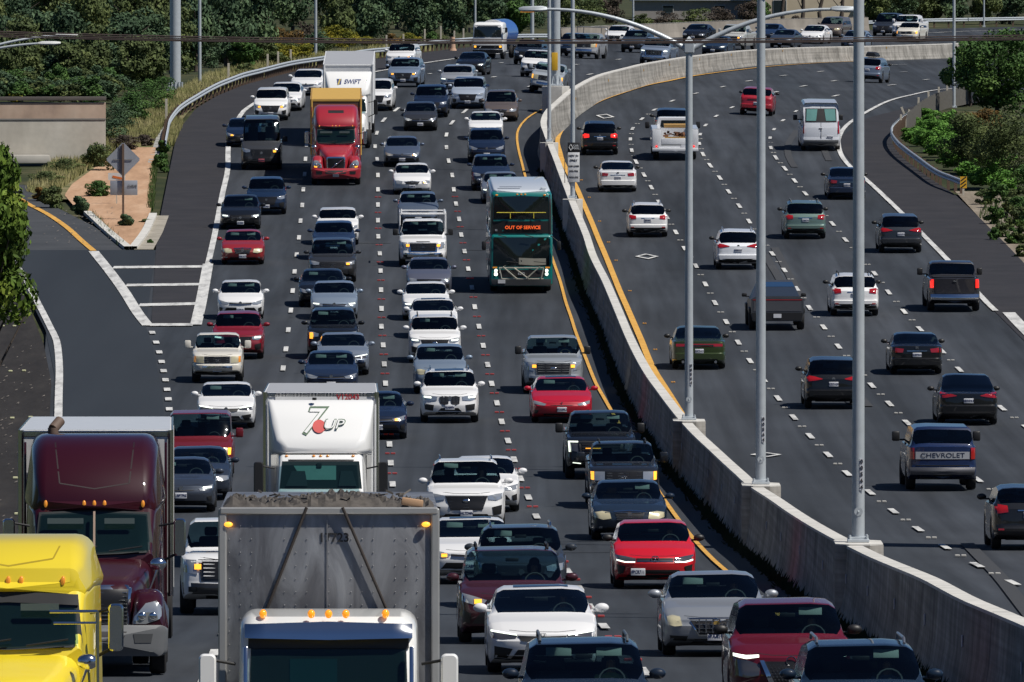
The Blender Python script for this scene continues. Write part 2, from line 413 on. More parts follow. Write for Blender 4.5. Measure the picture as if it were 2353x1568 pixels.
    for sg, nm in ((1, 'r'), (-1, 'l')):
        fs = [f for f in groups['side_window'] if V[f[0]][0] * sg > 0]
        if fs: sub('side_window', fs, TINTED)
    if groups['pillar']: sub('door_pillar', groups['pillar'], BLACK)
    out['all'] = bvh_all = BVHTree.FromPolygons([Vector(v) for v in V], [list(dict.fromkeys(f)) for g in groups.values() for f in g if len(set(f)) > 2])
    out['ztop'] = ztop
    return out

# shared wheel meshes
_wm = {}
def wheel_parts(root, x, y, r, w=.22, chrome=None):
    key = (round(r, 2), round(w, 2), chrome)
    if key not in _wm:
        bm = bmesh.new(); n = 20; prof = [(r * .62, w / 2 - .02), (r * .9, w / 2), (r * .985, w / 2 - .03), (r, 0), (r * .985, -w / 2 + .03), (r * .9, -w / 2), (r * .62, -w / 2 + .02)]
        vs = [[bm.verts.new((px, a_r * math.cos(2 * math.pi * k / n), a_r * math.sin(2 * math.pi * k / n))) for (a_r, px) in prof] for k in range(n)]
        for k in range(n):
            for i in range(len(prof) - 1): bm.faces.new((vs[k][i], vs[k][i + 1], vs[(k + 1) % n][i + 1], vs[(k + 1) % n][i]))
        a = bm_obj('tyre', bm, RUBBER, None, 50)
        bm = bmesh.new(); cyl(bm, (-w * .3, 0, 0), (w * .3, 0, 0), r * .30, n=14)
        for sg in (-1, 1):
            for k in range(5):
                an = 2 * math.pi * k / 5; bx(bm, (sg * w * .33, math.cos(an) * r * .36, math.sin(an) * r * .36), (.03, r * .16, r * .5), rot=Matrix.Rotation(an - math.pi / 2, 3, 'X'))
        cyl(bm, (-w * .2, 0, 0), (w * .2, 0, 0), r * .63, n=20)
        b = bm_obj('rim', bm, ALU if not chrome else CHROME, None)
        _wm[key] = (a.data, b.data); bpy.data.objects.remove(a); bpy.data.objects.remove(b)
    t = bpy.data.objects.new('wheel', _wm[key][0]); COL.objects.link(t); t.parent = root; t.location = (x, y, r)
    q = bpy.data.objects.new('rim', _wm[key][1]); COL.objects.link(q); q.parent = t
    return t
_int = {}
def interior(P, root, back, person=0):
    """seats, dashboard and steering wheel seen through the glass; x > 0 is the driver's side"""
    L = P['L']; k = 'seat'
    if k not in _int:
        bm = bmesh.new(); bx(bm, (0, 0, .12), (.50, .50, .16), .05); bx(bm, (0, .26, .48), (.48, .14, .62), .06, Matrix.Rotation(R(-12), 3, 'X')); bx(bm, (0, .35, .88), (.26, .10, .18), .04)
        o = bm_obj('seat', bm, SEAT, None, 40); _int[k] = o.data; bpy.data.objects.remove(o)
        bm = bmesh.new()
        for i in range(14):
            a, b = 2 * math.pi * i / 14, 2 * math.pi * (i + 1) / 14
            cyl(bm, (.185 * math.cos(a), 0, .185 * math.sin(a)), (.185 * math.cos(b), 0, .185 * math.sin(b)), .016, n=6)
        cyl(bm, (0, 0, 0), (0, -.2, -.05), .03); bx(bm, (0, 0, 0), (.34, .03, .05)); o = bm_obj('steering_wheel', bm, DASH, None, 40); _int['sw'] = o.data; bpy.data.objects.remove(o)
    base = P['gc'] + (.12 if P['H'] < 1.6 else P['H'] - 1.48); ys = P['tw'] - L / 2 + .25
    for sg in (1, -1):
        o = bpy.data.objects.new('seat', _int['seat']); COL.objects.link(o); o.parent = root; o.location = (sg * P['W'] * .21, ys, base)
    o = bpy.data.objects.new('steering_wheel', _int['sw']); COL.objects.link(o); o.parent = root; o.location = (P['W'] * .21, ys - .52, P['zc'] - .03); o.rotation_euler = (R(-22), 0, 0)
    if P.get('seats'):
        for o in root.children:
            if o.name.startswith('seat'): o.data = _int.setdefault("pale", o.data.copy()); o.data.materials.clear(); o.data.materials.append(P['seats'])
    zt = P['H'] - .17; yt = P['tw'] - L / 2
    box_obj('rear_view_mirror', (0, yt - .10, zt - .08), (.24, .03, .065), BLACK, root, .01)
    for sg in random.choice(((), (1,), (-1,), (1, -1), ())): box_obj('sun_visor', (sg * P['W'] * .19, yt - .04, zt - .02), (.36, .02, .13), mat('visor cloth', (.30, .33, .30), .8), root, .01, rot=Matrix.Rotation(R(-20), 3, 'X'))
    yc = P['tc'] - L / 2
    box_obj('dashboard', (0, yc + .28, P['zc'] - .12), (P['W'] * .78, .55, .16), DASH, root, .04)
    if back:
        box_obj('rear_seat', (0, min(ys + 1.15, L / 2 - 1.1), base + .42), (P['W'] * .7, .16, .62), SEAT, root, .05, rot=Matrix.Rotation(R(-12), 3, 'X'))
def mirror(root, P, paintm, big=False):
    y = P['tc'] - P['L'] / 2 + .42; z = P['zc'] + .02
    for sg in (1, -1):
        bm = bmesh.new()
        if big: bx(bm, (sg * (P['W'] / 2 + .17), y, z + .1), (.22, .10, .28), .04); bx(bm, (sg * (P['W'] / 2 - .0), y + .02, z), (.2, .05, .05), .015)
        else:
            sph(bm, (sg * (P['W'] / 2 + .10), y, z + .05), .12, 12, (1.0, .62, .66)); bx(bm, (sg * (P['W'] / 2 - .02), y + .03, z), (.14, .05, .04), .012)
        bm_obj('mirror', bm, paintm, root, 45)

# ------------------------------------------------------------------ looks of the fronts and rears: x in half widths, z in nose heights
def S(root, sh, P, name, top, bot, m, mir=False, off=.008, side=-1, zr=None, rows=4, sub=4, thick=.03):
    off = off * 1.3 + .004
    hw = P['W'] / 2 * .97; q = zr or P['zn']
    return patch(name, sh['all'], [(x * hw, z * q) for x, z in top], [(x * hw, z * q) for x, z in bot], m, root, side, off, rows, sub, mir, thick=thick)
def plate(root, sh, P, z, m=PLATE, txt=None, side=-1, x=0, w=.31, h0=.155, tm=None):
    ys = []
    for i in range(5):
        for k in range(4):
            h = sh['all'].ray_cast(Vector((x - w / 2 + w * i / 4, side * 30, z - h0 / 2 + h0 * k / 3)), Vector((0, -side, 0)))[0]
            if h: ys.append(h.y)
    if not ys: return
    y = (min(ys) if side < 0 else max(ys)) + side * .018
    o = box_obj('number_plate', (x, y - side * .012, z), (w, .024, h0), m, root, .008)
    t = txt or ''.join(random.choice('ABCDEFGHJKLMNPRSTUVXYZ0123456789') for _ in range(7))
    text_obj('plate_text', t, h0 * .62, (x, y + side * .003, z), tm or INK, o, side, True, ext=.002, xs=.8)
def bars(root, name, z0, z1, n, hw_, y_fn, m, vertical=False, x0=0, t=.012):
    bm = bmesh.new()
    for k in range(n):
        f = (k + .5) / n
        if vertical:
            x = x0 - hw_ + 2 * hw_ * f; bx(bm, (x, y_fn(x, (z0 + z1) / 2) - .012, (z0 + z1) / 2), (t, .02, z1 - z0))
        else:
            z = z0 + (z1 - z0) * f
            for s_ in (-1, 1):
                xa, xb = x0, x0 + s_ * hw_
                cyl(bm, (xa, y_fn(xa, z) - .012, z), (xb, y_fn(xb, z) - .012, z), t / 2, n=6)
    return bm_obj(name, bm, m, root)
def emblem(root, sh, x, z, r, m=CHROME, side=-1, kind='disc'):
    h = sh['all'].ray_cast(Vector((x, side * 30, z)), Vector((0, -side, 0)))[0]
    if not h: return
    bm = bmesh.new(); y = h.y + side * .02
    if kind == 'ring' or kind == 'vw':
        for i in range(16):
            a, b = 2 * math.pi * i / 16, 2 * math.pi * (i + 1) / 16
            cyl(bm, (x + r * math.cos(a), y, z + r * math.sin(a)), (x + r * math.cos(b), y, z + r * math.sin(b)), r * .13, n=6)
        if kind == 'vw':
            for pts in (((-.35, .85), (0, .1), (.35, .85)), ((-.9, .3), (-.4, -.85), (0, .05), (.4, -.85), (.9, .3))):
                tube(bm, [(x + a * r, y, z + b * r) for a, b in pts], r * .1, 6)
    elif kind == 'oval': sph(bm, (x, y, z), r, 14, (1.6, .25, .75))
    elif kind == 'toyota':
        for sx, sz, ox in ((1, .7, 0), (.42, .68, 0), (.75, .3, .3)):
            for i in range(16):
                a, b = 2 * math.pi * i / 16, 2 * math.pi * (i + 1) / 16
                cyl(bm, (x + r * sx * math.cos(a), y, z + r * (sz * math.sin(a) + ox)), (x + r * sx * math.cos(b), y, z + r * (sz * math.sin(b) + ox)), r * .08, n=5)
    elif kind == 'H':
        for sx in (-1, 1): bx(bm, (x + sx * r * .45, y, z), (r * .28, .015, r * 1.5))
        bx(bm, (x, y, z), (r * .9, .015, r * .3))
        for sx in (-1, 1): bx(bm, (x + sx * r * .95, y, z), (r * .14, .015, r * 1.8))
        for sz in (-1, 1): bx(bm, (x, y, z + sz * r * .9), (r * 1.9, .015, r * .14))
    elif kind == 'T': tube(bm, [(x - r * .7, y, z + r * .7), (x, y, z + r * .9), (x + r * .7, y, z + r * .7)], r * .18, 6); cyl(bm, (x, y, z + r * .8), (x, y, z - r), r * .25, r * .08, 6)
    elif kind == 'bow': bx(bm, (x, y, z), (r * 2.2, .02, r * .6)); bx(bm, (x, y, z), (r * .9, .02, r * 1.0))
    elif kind == 'star3':
        for a in (90, 210, 330): cyl(bm, (x, y, z), (x + r * math.cos(R(a)), y, z + r * math.sin(R(a))), r * .22, r * .05, 6)
    else: cyl(bm, (x, y + .01, z), (x, y - .01, z), r, n=18)
    return bm_obj('emblem', bm, m, root)
def yfun(sh, side=-1):
    def f(x, z):
        h = sh['all'].ray_cast(Vector((x, side * 30, z)), Vector((0, -side, 0)))[0]
        return h.y if h else side * 2
    return f
def front(root, sh, P, st, pm, o):
    """o: drl material of the lamps, emblem kind"""
    lens = o.get('lens', LENS); em = o.get('em', 'disc'); yf = yfun(sh); zn = P['zn']; hw = P['W'] / 2 * .97
    lit = o.get('lit'); amb = o.get('amb')
    s = lambda n, t, b, m, mir=False, off=.008, **k: S(root, sh, P, n, t, b, m, mir, off, **k)
    if st == 'slim':      # modern saloon: narrow swept lamps, thin upper slot, wide lower mouth
        s('headlight', [(.50, .86), (.72, .93), (.97, 1.0)], [(.56, .78), (.75, .77), (.97, .84)], lens, True)
        s('grille', [(-.5, .87), (0, .84), (.5, .87)], [(-.5, .78), (0, .76), (.5, .78)], DARKM, off=.005)
        s('lower_grille', [(-.62, .62), (.62, .62)], [(-.78, .40), (.78, .40)], DARKM, off=.006)
        s('fog_lamp_recess', [(.80, .60), (.95, .66)], [(.82, .40), (.95, .44)], BLACK, True)
        s('chrome_strip', [(-.5, .80), (0, .775), (.5, .80)], [(-.5, .775), (0, .75), (.5, .775)], CHROME, off=.016, rows=1)
        pz = .52
    elif st == 'bold':    # large mesh grille joined to the lamps
        s('headlight', [(.56, .90), (.78, .95), (.98, .97)], [(.58, .80), (.78, .78), (.97, .83)], lens, True)
        s('grille', [(-.56, .90), (.56, .90)], [(-.42, .52), (.42, .52)], DARKM)
        bars(root, 'grille_bar', zn * .55, zn * .88, 4, hw * .46, yf, CHROME if o.get('chrome', 1) else DARKM)
        s('lower_grille', [(-.55, .42), (.55, .42)], [(-.65, .30), (.65, .30)], BLACK)
        s('fog_lamp_recess', [(.68, .60), (.94, .66)], [(.72, .38), (.92, .42)], BLACK, True)
        pz = .44
    elif st == 'spindle':
        s('headlight', [(.52, .86), (.76, .96), (.98, 1.0)], [(.56, .78), (.78, .82), (.97, .86)], lens, True)
        s('grille', [(-.40, .88), (.40, .88)], [(-.26, .66), (.26, .66)], DARKM); s('lower_grille', [(-.26, .66), (.26, .66)], [(-.55, .32), (.55, .32)], DARKM)
        s('fog_lamp_recess', [(.72, .58), (.93, .62)], [(.76, .36), (.92, .44)], BLACK, True); pz = .5
    elif st == 'old':     # rounded older saloon with an oval chrome mouth
        s('headlight', [(.52, .90), (.75, .95), (.95, .93)], [(.54, .76), (.75, .74), (.96, .78)], o.get('lens', YLENS), True)
        s('grille', [(-.40, .86), (0, .90), (.40, .86)], [(-.32, .72), (0, .68), (.32, .72)], DARKM); s('chrome_surround', [(-.42, .885), (0, .925), (.42, .885)], [(-.40, .86), (0, .90), (.40, .86)], CHROME, off=.014, rows=1)
        s('lower_grille', [(-.5, .46), (.5, .46)], [(-.55, .34), (.55, .34)], BLACK); pz = .56
    elif st == 'kidney':
        for sx in (1, -1):
            s('grille', [(sx * .03, .90), (sx * .22, .93), (sx * .36, .89)][::sx], [(sx * .05, .66), (sx * .2, .62), (sx * .34, .66)][::sx], DARKM, off=.01)
            bars(root, 'grille_bar', zn * .66, zn * .90, 6, hw * .15, yf, CHROME, True, x0=sx * hw * .20)
        s('headlight', [(.44, .90), (.70, .94), (.95, .93)], [(.46, .78), (.70, .76), (.94, .80)], lens, True)
        s('lower_grille', [(-.30, .52), (.30, .52)], [(-.5, .34), (.5, .34)], BLACK); s('fog_lamp_recess', [(.56, .62), (.90, .66)], [(.60, .42), (.88, .46)], BLACK, True)
        s('skid_strip', [(-.5, .34), (.5, .34)], [(-.5, .31), (.5, .31)], CHROME, off=.012, rows=1); pz = .54
    elif st == 'upright': # wide chrome radiator
        s('headlight', [(.54, .92), (.75, .96), (.95, .92)], [(.50, .72), (.72, .68), (.95, .76)], o.get('lens', YLENS), True)
        s('grille', [(-.42, .93), (0, .96), (.42, .93)], [(-.32, .66), (0, .62), (.32, .66)], DARKM); s('chrome_surround', [(-.45, .965), (0, .995), (.45, .965)], [(-.42, .93), (0, .96), (.42, .93)], CHROME, off=.016, rows=1)
        bars(root, 'grille_bar', zn * .66, zn * .93, 5, hw * .36, yf, CHROME); s('lower_grille', [(-.6, .44), (.6, .44)], [(-.66, .32), (.66, .32)], BLACK)
        s('fog_lamp', [(.74, .46), (.84, .46)], [(.74, .38), (.84, .38)], LENS, True); pz = .5
    elif st == 'smooth':  # grille-free electric saloon
        s('headlight', [(.52, .84), (.72, .92), (.95, .98)], [(.58, .77), (.74, .79), (.95, .85)], lens, True)
        s('lower_grille', [(-.62, .42), (.62, .42)], [(-.60, .33), (.60, .33)], BLACK); s('fog_lamp_recess', [(.78, .56), (.93, .60)], [(.84, .40), (.93, .42)], BLACK, True)
        s('nose_crease', [(-.40, .80), (0, .79), (.40, .80)], [(-.36, .785), (0, .765), (.36, .785)], BLACK, rows=1); pz = .60
    elif st == 'truck':   # pickup: tall grille, stacked lamps, chrome bumper
        gm = o.get('gm', CHROME)
        s('grille_surround', [(-.66, .96), (.66, .96)], [(-.60, .58), (.60, .58)], gm, off=.01)
        s('grille', [(-.58, .925), (.58, .925)], [(-.53, .62), (.53, .62)], DARKM, off=.018)
        bars(root, 'grille_bar', zn * .64, zn * .91, 4, hw * .55, lambda x, z: yf(x, z) - .02, gm, t=.022)
        s('headlight', [(.70, .95), (.97, .96)], [(.68, .70), (.96, .74)], lens, True)
        s('bumper', [(-.99, .56), (0, .54), (.99, .56)], [(-.97, .36), (0, .36), (.97, .36)], o.get('bm', CHROME), off=.05, thick=.09)
        s('lower_grille', [(-.5, .33), (.5, .33)], [(-.5, .27), (.5, .27)], BLACK, off=.03); s('fog_lamp_recess', [(.70, .49), (.86, .49)], [(.70, .40), (.86, .40)], BLACK, True, off=.06)
        pz = .45
    elif st == 'square':  # 1990s truck-like van and small pickup
        s('grille', [(-.52, .93), (.52, .93)], [(-.52, .70), (.52, .70)], DARKM); bars(root, 'grille_bar', zn * .72, zn * .92, 3, hw * .5, yf, CHROME, t=.02)
        s('headlight', [(.56, .93), (.86, .93)], [(.56, .70), (.86, .71)], o.get('lens', YLENS), True); s('indicator', [(.87, .93), (.97, .93)], [(.87, .72), (.96, .73)], AMBER if not amb else AMB, True)
        s('bumper', [(-.99, .60), (.99, .60)], [(-.97, .42), (.97, .42)], CHROME, off=.05, thick=.09); s('air_dam', [(-.9, .38), (.9, .38)], [(-.88, .27), (.88, .27)], BLACK, off=.02); pz = .48; amb = 0
    elif st == 'vw':
        s('grille', [(-.46, .90), (.46, .90)], [(-.44, .80), (.44, .80)], BLACK); s('chrome_strip', [(-.46, .825), (.46, .825)], [(-.46, .805), (.46, .805)], CHROME, off=.016, rows=1)
        s('headlight', [(.48, .90), (.72, .955), (.97, 1.0)], [(.48, .78), (.75, .78), (.96, .83)], SMOKE, True)
        s('running_light', [(.50, .805), (.74, .805), (.955, .87)], [(.50, .775), (.75, .775), (.955, .825)], DRL, True, off=.018, rows=1)
        s('lower_grille', [(-.55, .56), (.60, .56)], [(-.72, .35), (.72, .35)], BLACK); s('fog_lamp_recess', [(.74, .66), (.94, .72)], [(.80, .40), (.92, .44)], BLACK, True)
        s('splitter', [(-.9, .33), (.9, .33)], [(-.9, .29), (.9, .29)], pm, off=.02, rows=1); pz = None; emblem(root, sh, 0, zn * .85, .085, CHROME, -1, 'vw'); em = None
        plate(root, sh, P, zn * .50, txt='8PCR711', x=-.37)
    elif st == 'civic':
        s('headlight', [(.46, .90), (.72, .95), (.97, 1.0)], [(.50, .82), (.75, .80), (.96, .82)], SMOKE, True)
        s('running_light', [(.48, .905), (.72, .955), (.965, 1.0)], [(.48, .885), (.72, .925), (.965, .965)], DRL, True, off=.016, rows=1)
        s('grille', [(-.46, .88), (0, .86), (.46, .88)], [(-.40, .76), (0, .72), (.40, .76)], BLACK); s('lower_grille', [(-.46, .56), (.46, .56)], [(-.60, .33), (.60, .33)], BLACK)
        s('fog_lamp_recess', [(.56, .58), (.90, .64)], [(.66, .36), (.90, .38)], BLACK, True); s('chrome_strip', [(.60, .34), (.9, .37)], [(.60, .32), (.9, .34)], CHROME, True, rows=1, off=.014); pz = .60
    elif st == 'crest':   # angular silver saloon with vertical lamps and an egg-crate grille
        s('grille_surround', [(-.56, .95), (.56, .95)], [(-.34, .50), (.34, .50)], CHROME, off=.01)
        s('grille', [(-.52, .93), (.52, .93)], [(-.33, .54), (.33, .54)], DARKM, off=.018); bars(root, 'grille_bar', zn * .56, zn * .92, 4, hw * .40, lambda x, z: yf(x, z) - .02, CHROME); bars(root, 'grille_bar', zn * .58, zn * .92, 6, hw * .40, lambda x, z: yf(x, z) - .02, CHROME, True, t=.02)
        s('headlight', [(.70, .98), (.84, 1.02), (.95, .98)], [(.66, .76), (.80, .74), (.93, .78)], o.get('lens', YLENS), True)
        s('lower_grille', [(-.4, .42), (.4, .42)], [(-.5, .32), (.5, .32)], BLACK); s('fog_lamp_recess', [(.55, .50), (.90, .52)], [(.58, .38), (.88, .40)], BLACK, True)
        emblem(root, sh, 0, zn * .80, .085, CHROME, -1, 'ring'); emblem(root, sh, 0, zn * .80, .055, mat('crest gold', (.45, .30, .08), .35, .5)); em = None; pz = .50
    elif st == 'vgrille': # dark mesh grille in a chrome V
        s('grille', [(-.50, .86), (.50, .86)], [(-.36, .46), (.36, .46)], DARKM)
        for sx in (1, -1): s('chrome_strip', [(sx * .46, .88), (sx * .53, .88)][::sx], [(sx * .27, .46), (sx * .36, .46)][::sx], CHROME, off=.03)
        s('chrome_bar', [(-.36, .47), (.36, .47)], [(-.33, .425), (.33, .425)], CHROME, off=.03, rows=1)
        s('headlight', [(.52, .80), (.74, .88), (.96, .90)], [(.54, .62), (.74, .58), (.94, .62)], SMOKE, True)
        s('running_light', [(.54, .97), (.76, .96), (.97, .99)], [(.54, .93), (.76, .90), (.97, .94)], DRL, True, off=.016)
        dots = bmesh.new()
        for ix in range(-6, 7):
            for iz in range(7):
                x = ix * .055 + (iz % 2) * .027; z = zn * .5 + iz * .045
                if abs(x) < hw * (.30 + .18 * (z / zn - .46) / .4): bx(dots, (x, yf(x, z) - .012, z), (.02, .012, .012))
        bm_obj('grille_studs', dots, CHROME, root); s('lower_grille', [(-.6, .30), (.6, .30)], [(-.6, .24), (.6, .24)], BLACK); pz = None
        plate(root, sh, P, zn * .34, txt='U387L', tm=INK, w=.33)
    if lit: s('running_light', [(.66, .90), (.92, .92)], [(.66, .845), (.92, .87)], lit, True, off=.02, rows=1)
    if amb: s('indicator', [(.60, .88), (.74, .88)], [(.60, .79), (.74, .79)], AMB, True if amb == 2 else False, off=.02)
    if pz and o.get('plate', 1): plate(root, sh, P, zn * pz, txt=o.get('ptxt'), m=o.get('pm', PLATE))
    if em: emblem(root, sh, 0, zn * (.86 if st not in ('truck', 'bold', 'square') else .77), o.get('er', .06), CHROME, -1, em)
def rear(root, sh, P, st, pm, o):
    zb = P['zb']; s = lambda n, t, b, m, mir=False, off=.008, **k: S(root, sh, P, n, t, b, m, mir, off, side=1, zr=zb, **k)
    tl = o.get('tl', RED); pz = None
    if st == 'sedan':
        s('tail_lamp', [(.52, .86), (.95, .90)], [(.56, .74), (.96, .74)], tl, True); pz = .66
        s('lower_trim', [(-.8, .34), (.8, .34)], [(-.78, .22), (.78, .22)], BLACK, off=.01); s('chrome_strip', [(-.4, .80), (.4, .80)], [(-.4, .78), (.4, .78)], CHROME, rows=1)
    elif st == 'bar':
        s('tail_lamp', [(-.9, .86), (.9, .86)], [(-.9, .77), (.9, .77)], tl); s('lamp_gap', [(-.55, .83), (.55, .83)], [(-.55, .79), (.55, .79)], BLACK, off=.014)
        s('lower_trim', [(-.7, .36), (.7, .36)], [(-.68, .20), (.68, .20)], BLACK, off=.01); pz = .62
        for sx in (-1, 1):
            bm = bmesh.new(); cyl(bm, (sx * .58, P['L'] / 2 - .2, .28), (sx * .58, P['L'] / 2 + .02, .28), .05); bm_obj('exhaust', bm, CHROME, root)
    elif st == 'suv':
        s('tail_lamp', [(.62, .96), (.97, 1.0)], [(.60, .82), (.97, .78)], tl, True); pz = .76
        s('bumper_trim', [(-.92, .44), (.92, .44)], [(-.88, .22), (.88, .22)], o.get('trim', BLACK), off=.02); s('reflector', [(.72, .47), (.88, .47)], [(.72, .43), (.88, .43)], RED, True, off=.028, rows=1)
        s('chrome_strip', [(-.34, .87), (.34, .87)], [(-.34, .845), (.34, .845)], o.get('strip', CHROME), rows=1)
    elif st == 'wing':   # pointed lamps reaching inwards
        s('tail_lamp', [(.40, .90), (.70, .97), (.97, 1.0)], [(.42, .88), (.72, .84), (.97, .82)], tl, True); pz = .74
        s('bumper_trim', [(-.92, .42), (.92, .42)], [(-.88, .22), (.88, .22)], BLACK, off=.02)
    elif st == 'pickup':
        s('tail_lamp', [(.84, .95), (.98, .95)], [(.84, .70), (.98, .70)], tl, True, off=.02); s('bumper', [(-.97, .52), (.97, .52)], [(-.95, .36), (.95, .36)], o.get('bm', CHROME), off=.10, thick=.14); s('tailgate_gap', [(-.80, .57), (.80, .57)], [(-.80, .55), (.80, .55)], BLACK, rows=1, off=.006); pz = None
        plate(root, sh, P, zb * .46, side=1)
    if pz: plate(root, sh, P, zb * pz, side=1, m=PLATE, txt=o.get('ptxt'))
    if o.get('em'): emblem(root, sh, 0, zb * .90, .055, CHROME, 1, o['em'])
def rails(root, P, m):
    z = P['H'] - .05; y0 = P['tw'] - P['L'] / 2 + .1; y1 = P['tr'] - P['L'] / 2 - .1; x = P['W'] / 2 * .66
    for sg in (1, -1):
        bm = bmesh.new(); tube(bm, [(sg * x, y0, z), (sg * x, y0 + .12, z + .075), (sg * x, y1 - .12, z + .075), (sg * x, y1, z)], .022, 8); bm_obj('roof_rail', bm, m, root, 50)
def place(u, v, L, axle, away=False, dh=0.0):
    """matrix so that the axle nearest the camera stands at (u, v); axle = overhang of that end"""
    p = at(u, v); n = gnorm(u, v); a = heading(u, v) + R(dh)
    d = Vector((math.sin(a), math.cos(a), 0)); d = (d - n * d.dot(n)).normalized()    # pointing away from the camera
    Y = d if not away else -d
    off = (L / 2 - axle)
    c = p + d * off
    # settle the far end onto the ground too
    X = Y.cross(n).normalized(); M = Matrix((X, Y, n)).transposed().to_4x4(); M.translation = c
    return M
CARS = {}
def car(kind, u, v, color, label, fr='slim', rs=None, cat='car', name=None, away=False, dh=0, group=None, metal=.0, glass=None, fopt=None, ropt=None, rail=None, big=False, roof=None, **over):
    P = dict(TYPES[kind]); jr = random.Random(label); P['tw'] += jr.uniform(-.10, .10); P['tc'] += jr.uniform(-.06, .06); P['rw'] += jr.uniform(-.025, .025); P['zn'] += jr.uniform(-.03, .03); P['bow'] = jr.uniform(.13, .28); P['nose'] = jr.uniform(.05, .16); P.update(over)
    nm = name or {'sedan': 'car', 'hatch': 'car', 'suv': 'suv', 'van': 'minivan', 'pickup': 'pickup_truck', 'cargo': 'cargo_van', 'oldvan': 'van'}[kind]
    root = empty(nm, label, cat, group or ('vehicles driving away in the right carriageway' if away else 'vehicles driving towards the viewer in the left carriageway'), mw=place(u, v, P['L'], P['ro'] if away else P['fo'], away, dh))
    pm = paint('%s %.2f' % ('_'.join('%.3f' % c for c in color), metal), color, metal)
    glass = glass or GLASS
    sh = car_shell(P, root, pm, glass)
    L = P['L']; hx = P['W'] / 2 - .125
    for y in (P['fo'] - L / 2, L / 2 - P['ro']):
        for sg in (1, -1): wheel_parts(root, sg * hx, y, P['r'], .23 if kind != 'pickup' else .27)
    if not away: front(root, sh, P, fr, pm, fopt or {})
    if away: rear(root, sh, P, rs or 'suv', pm, ropt or {})
    mm = BLACK if over.get('bmir') or away else pm
    mirror(root, P, mm, big or kind in ('pickup', 'cargo', 'oldvan'))
    interior(P, root, kind not in ('pickup', 'cargo'))
    if rail: rails(root, P, rail)
    bm = bmesh.new(); bx(bm, (0, 0, P['gc'] + .06), (P['W'] * .62, L - 1.0, .10)); bm_obj('underbody', bm, BLACK, root)
    CARS[label] = (root, P)
    if kind == 'pickup' and P['tb'] < 4:
        b_ = sh['all']; x1 = P['W'] * .41; ya, yb_ = P['tb'] + .08 - L / 2, L / 2 - .12; za = min(b_.ray_cast(Vector((0, y_, 9)), Vector((0, 0, -1)))[0].z for y_ in (ya + .1, yb_ - .1))
        mesh_obj('bed_dark_sheet', [(-x1, ya, za + .02), (x1, ya, za + .02), (x1, yb_, za + .02), (-x1, yb_, za + .02)], [(0, 1, 2, 3)], BLACK, root)  # open bed's shade put into a black sheet that also serves as tonneau
    if not away and scl(u, v) > 62:
        S(root, sh, P, 'bonnet_gap', [(-.62, 1.0), (-.3, .965), (.3, .965), (.62, 1.0)], [(-.62, .99), (-.3, .955), (.3, .955), (.62, .99)], BLACK, off=-.001, rows=1)
    if roof: patch_top(root, sh, P, roof)
    return root, sh, P, pm
def patch_top(root, sh, P, m):
    b = sh['all']; L = P['L']; y0 = P['tw'] - L / 2 + .12; y1 = y0 + .75; x1 = P['W'] * .25; V = []; Fc = []
    for i in range(5):
        for k in range(7):
            x = -x1 + 2 * x1 * k / 6; y = y0 + (y1 - y0) * i / 4; h = b.ray_cast(Vector((x, y, 9)), Vector((0, 0, -1)))[0]; V.append((x, y, h.z + .006))
    for i in range(4):
        for k in range(6): a = i * 7 + k; Fc.append((a, a + 1, a + 8, a + 7))
    mesh_obj('sunroof', V, Fc, m, root, smooth=40)
# ------------------------------------------------------------------ lorries and the bus (front towards -Y, x > 0 on the viewer's right)
def marker_lights(root, xs, z, bvh, m=AMBER, r=.035, side=-1, tall=1.0):
    for x in xs:
        h = bvh.ray_cast(Vector((x, side * 30, z)), Vector((0, -side, 0)))[0]
        if h:
            bm = bmesh.new(); sph(bm, (x, h.y + side * .01, z), r, 10, (1, .8, tall)); bm_obj('marker_light', bm, m, root, 60)
def axle(root, y, r=.5, dual=False, w=1.22, chrome=None):
    for sg in (1, -1):
        wheel_parts(root, sg * (w - .14), y, r, .28, chrome)
        if dual: wheel_parts(root, sg * (w - .46), y, r, .28, chrome)
def truck_mirror(root, x, y, z, m, w=.2, h=.62, armz=None, arm_to=1.0):
    for sg in (1, -1):
        o = loft_rr('mirror', [(y - .09, w / 2 * .8, w / 2 * .8, z - h / 2 + .02, z + h / 2 - .02, .05), (y - .05, w / 2, w / 2, z - h / 2, z + h / 2, .06), (y + .05, w / 2, w / 2, z - h / 2, z + h / 2, .06)], m, root)
        o.data.transform(Matrix.Translation((sg * x, 0, 0)))
        bm = bmesh.new(); az = armz if armz is not None else z - h * .5
        cyl(bm, (sg * x, y + .03, az + .06), (sg * arm_to, y + .12, az - .12), .022); bm_obj('mirror_arm', bm, BLACK, root); bm = bmesh.new(); cyl(bm, (sg * x, y + .03, z + h * .4), (sg * arm_to, y + .14, z + h * .3), .018); bm_obj('mirror_arm', bm, BLACK, root)
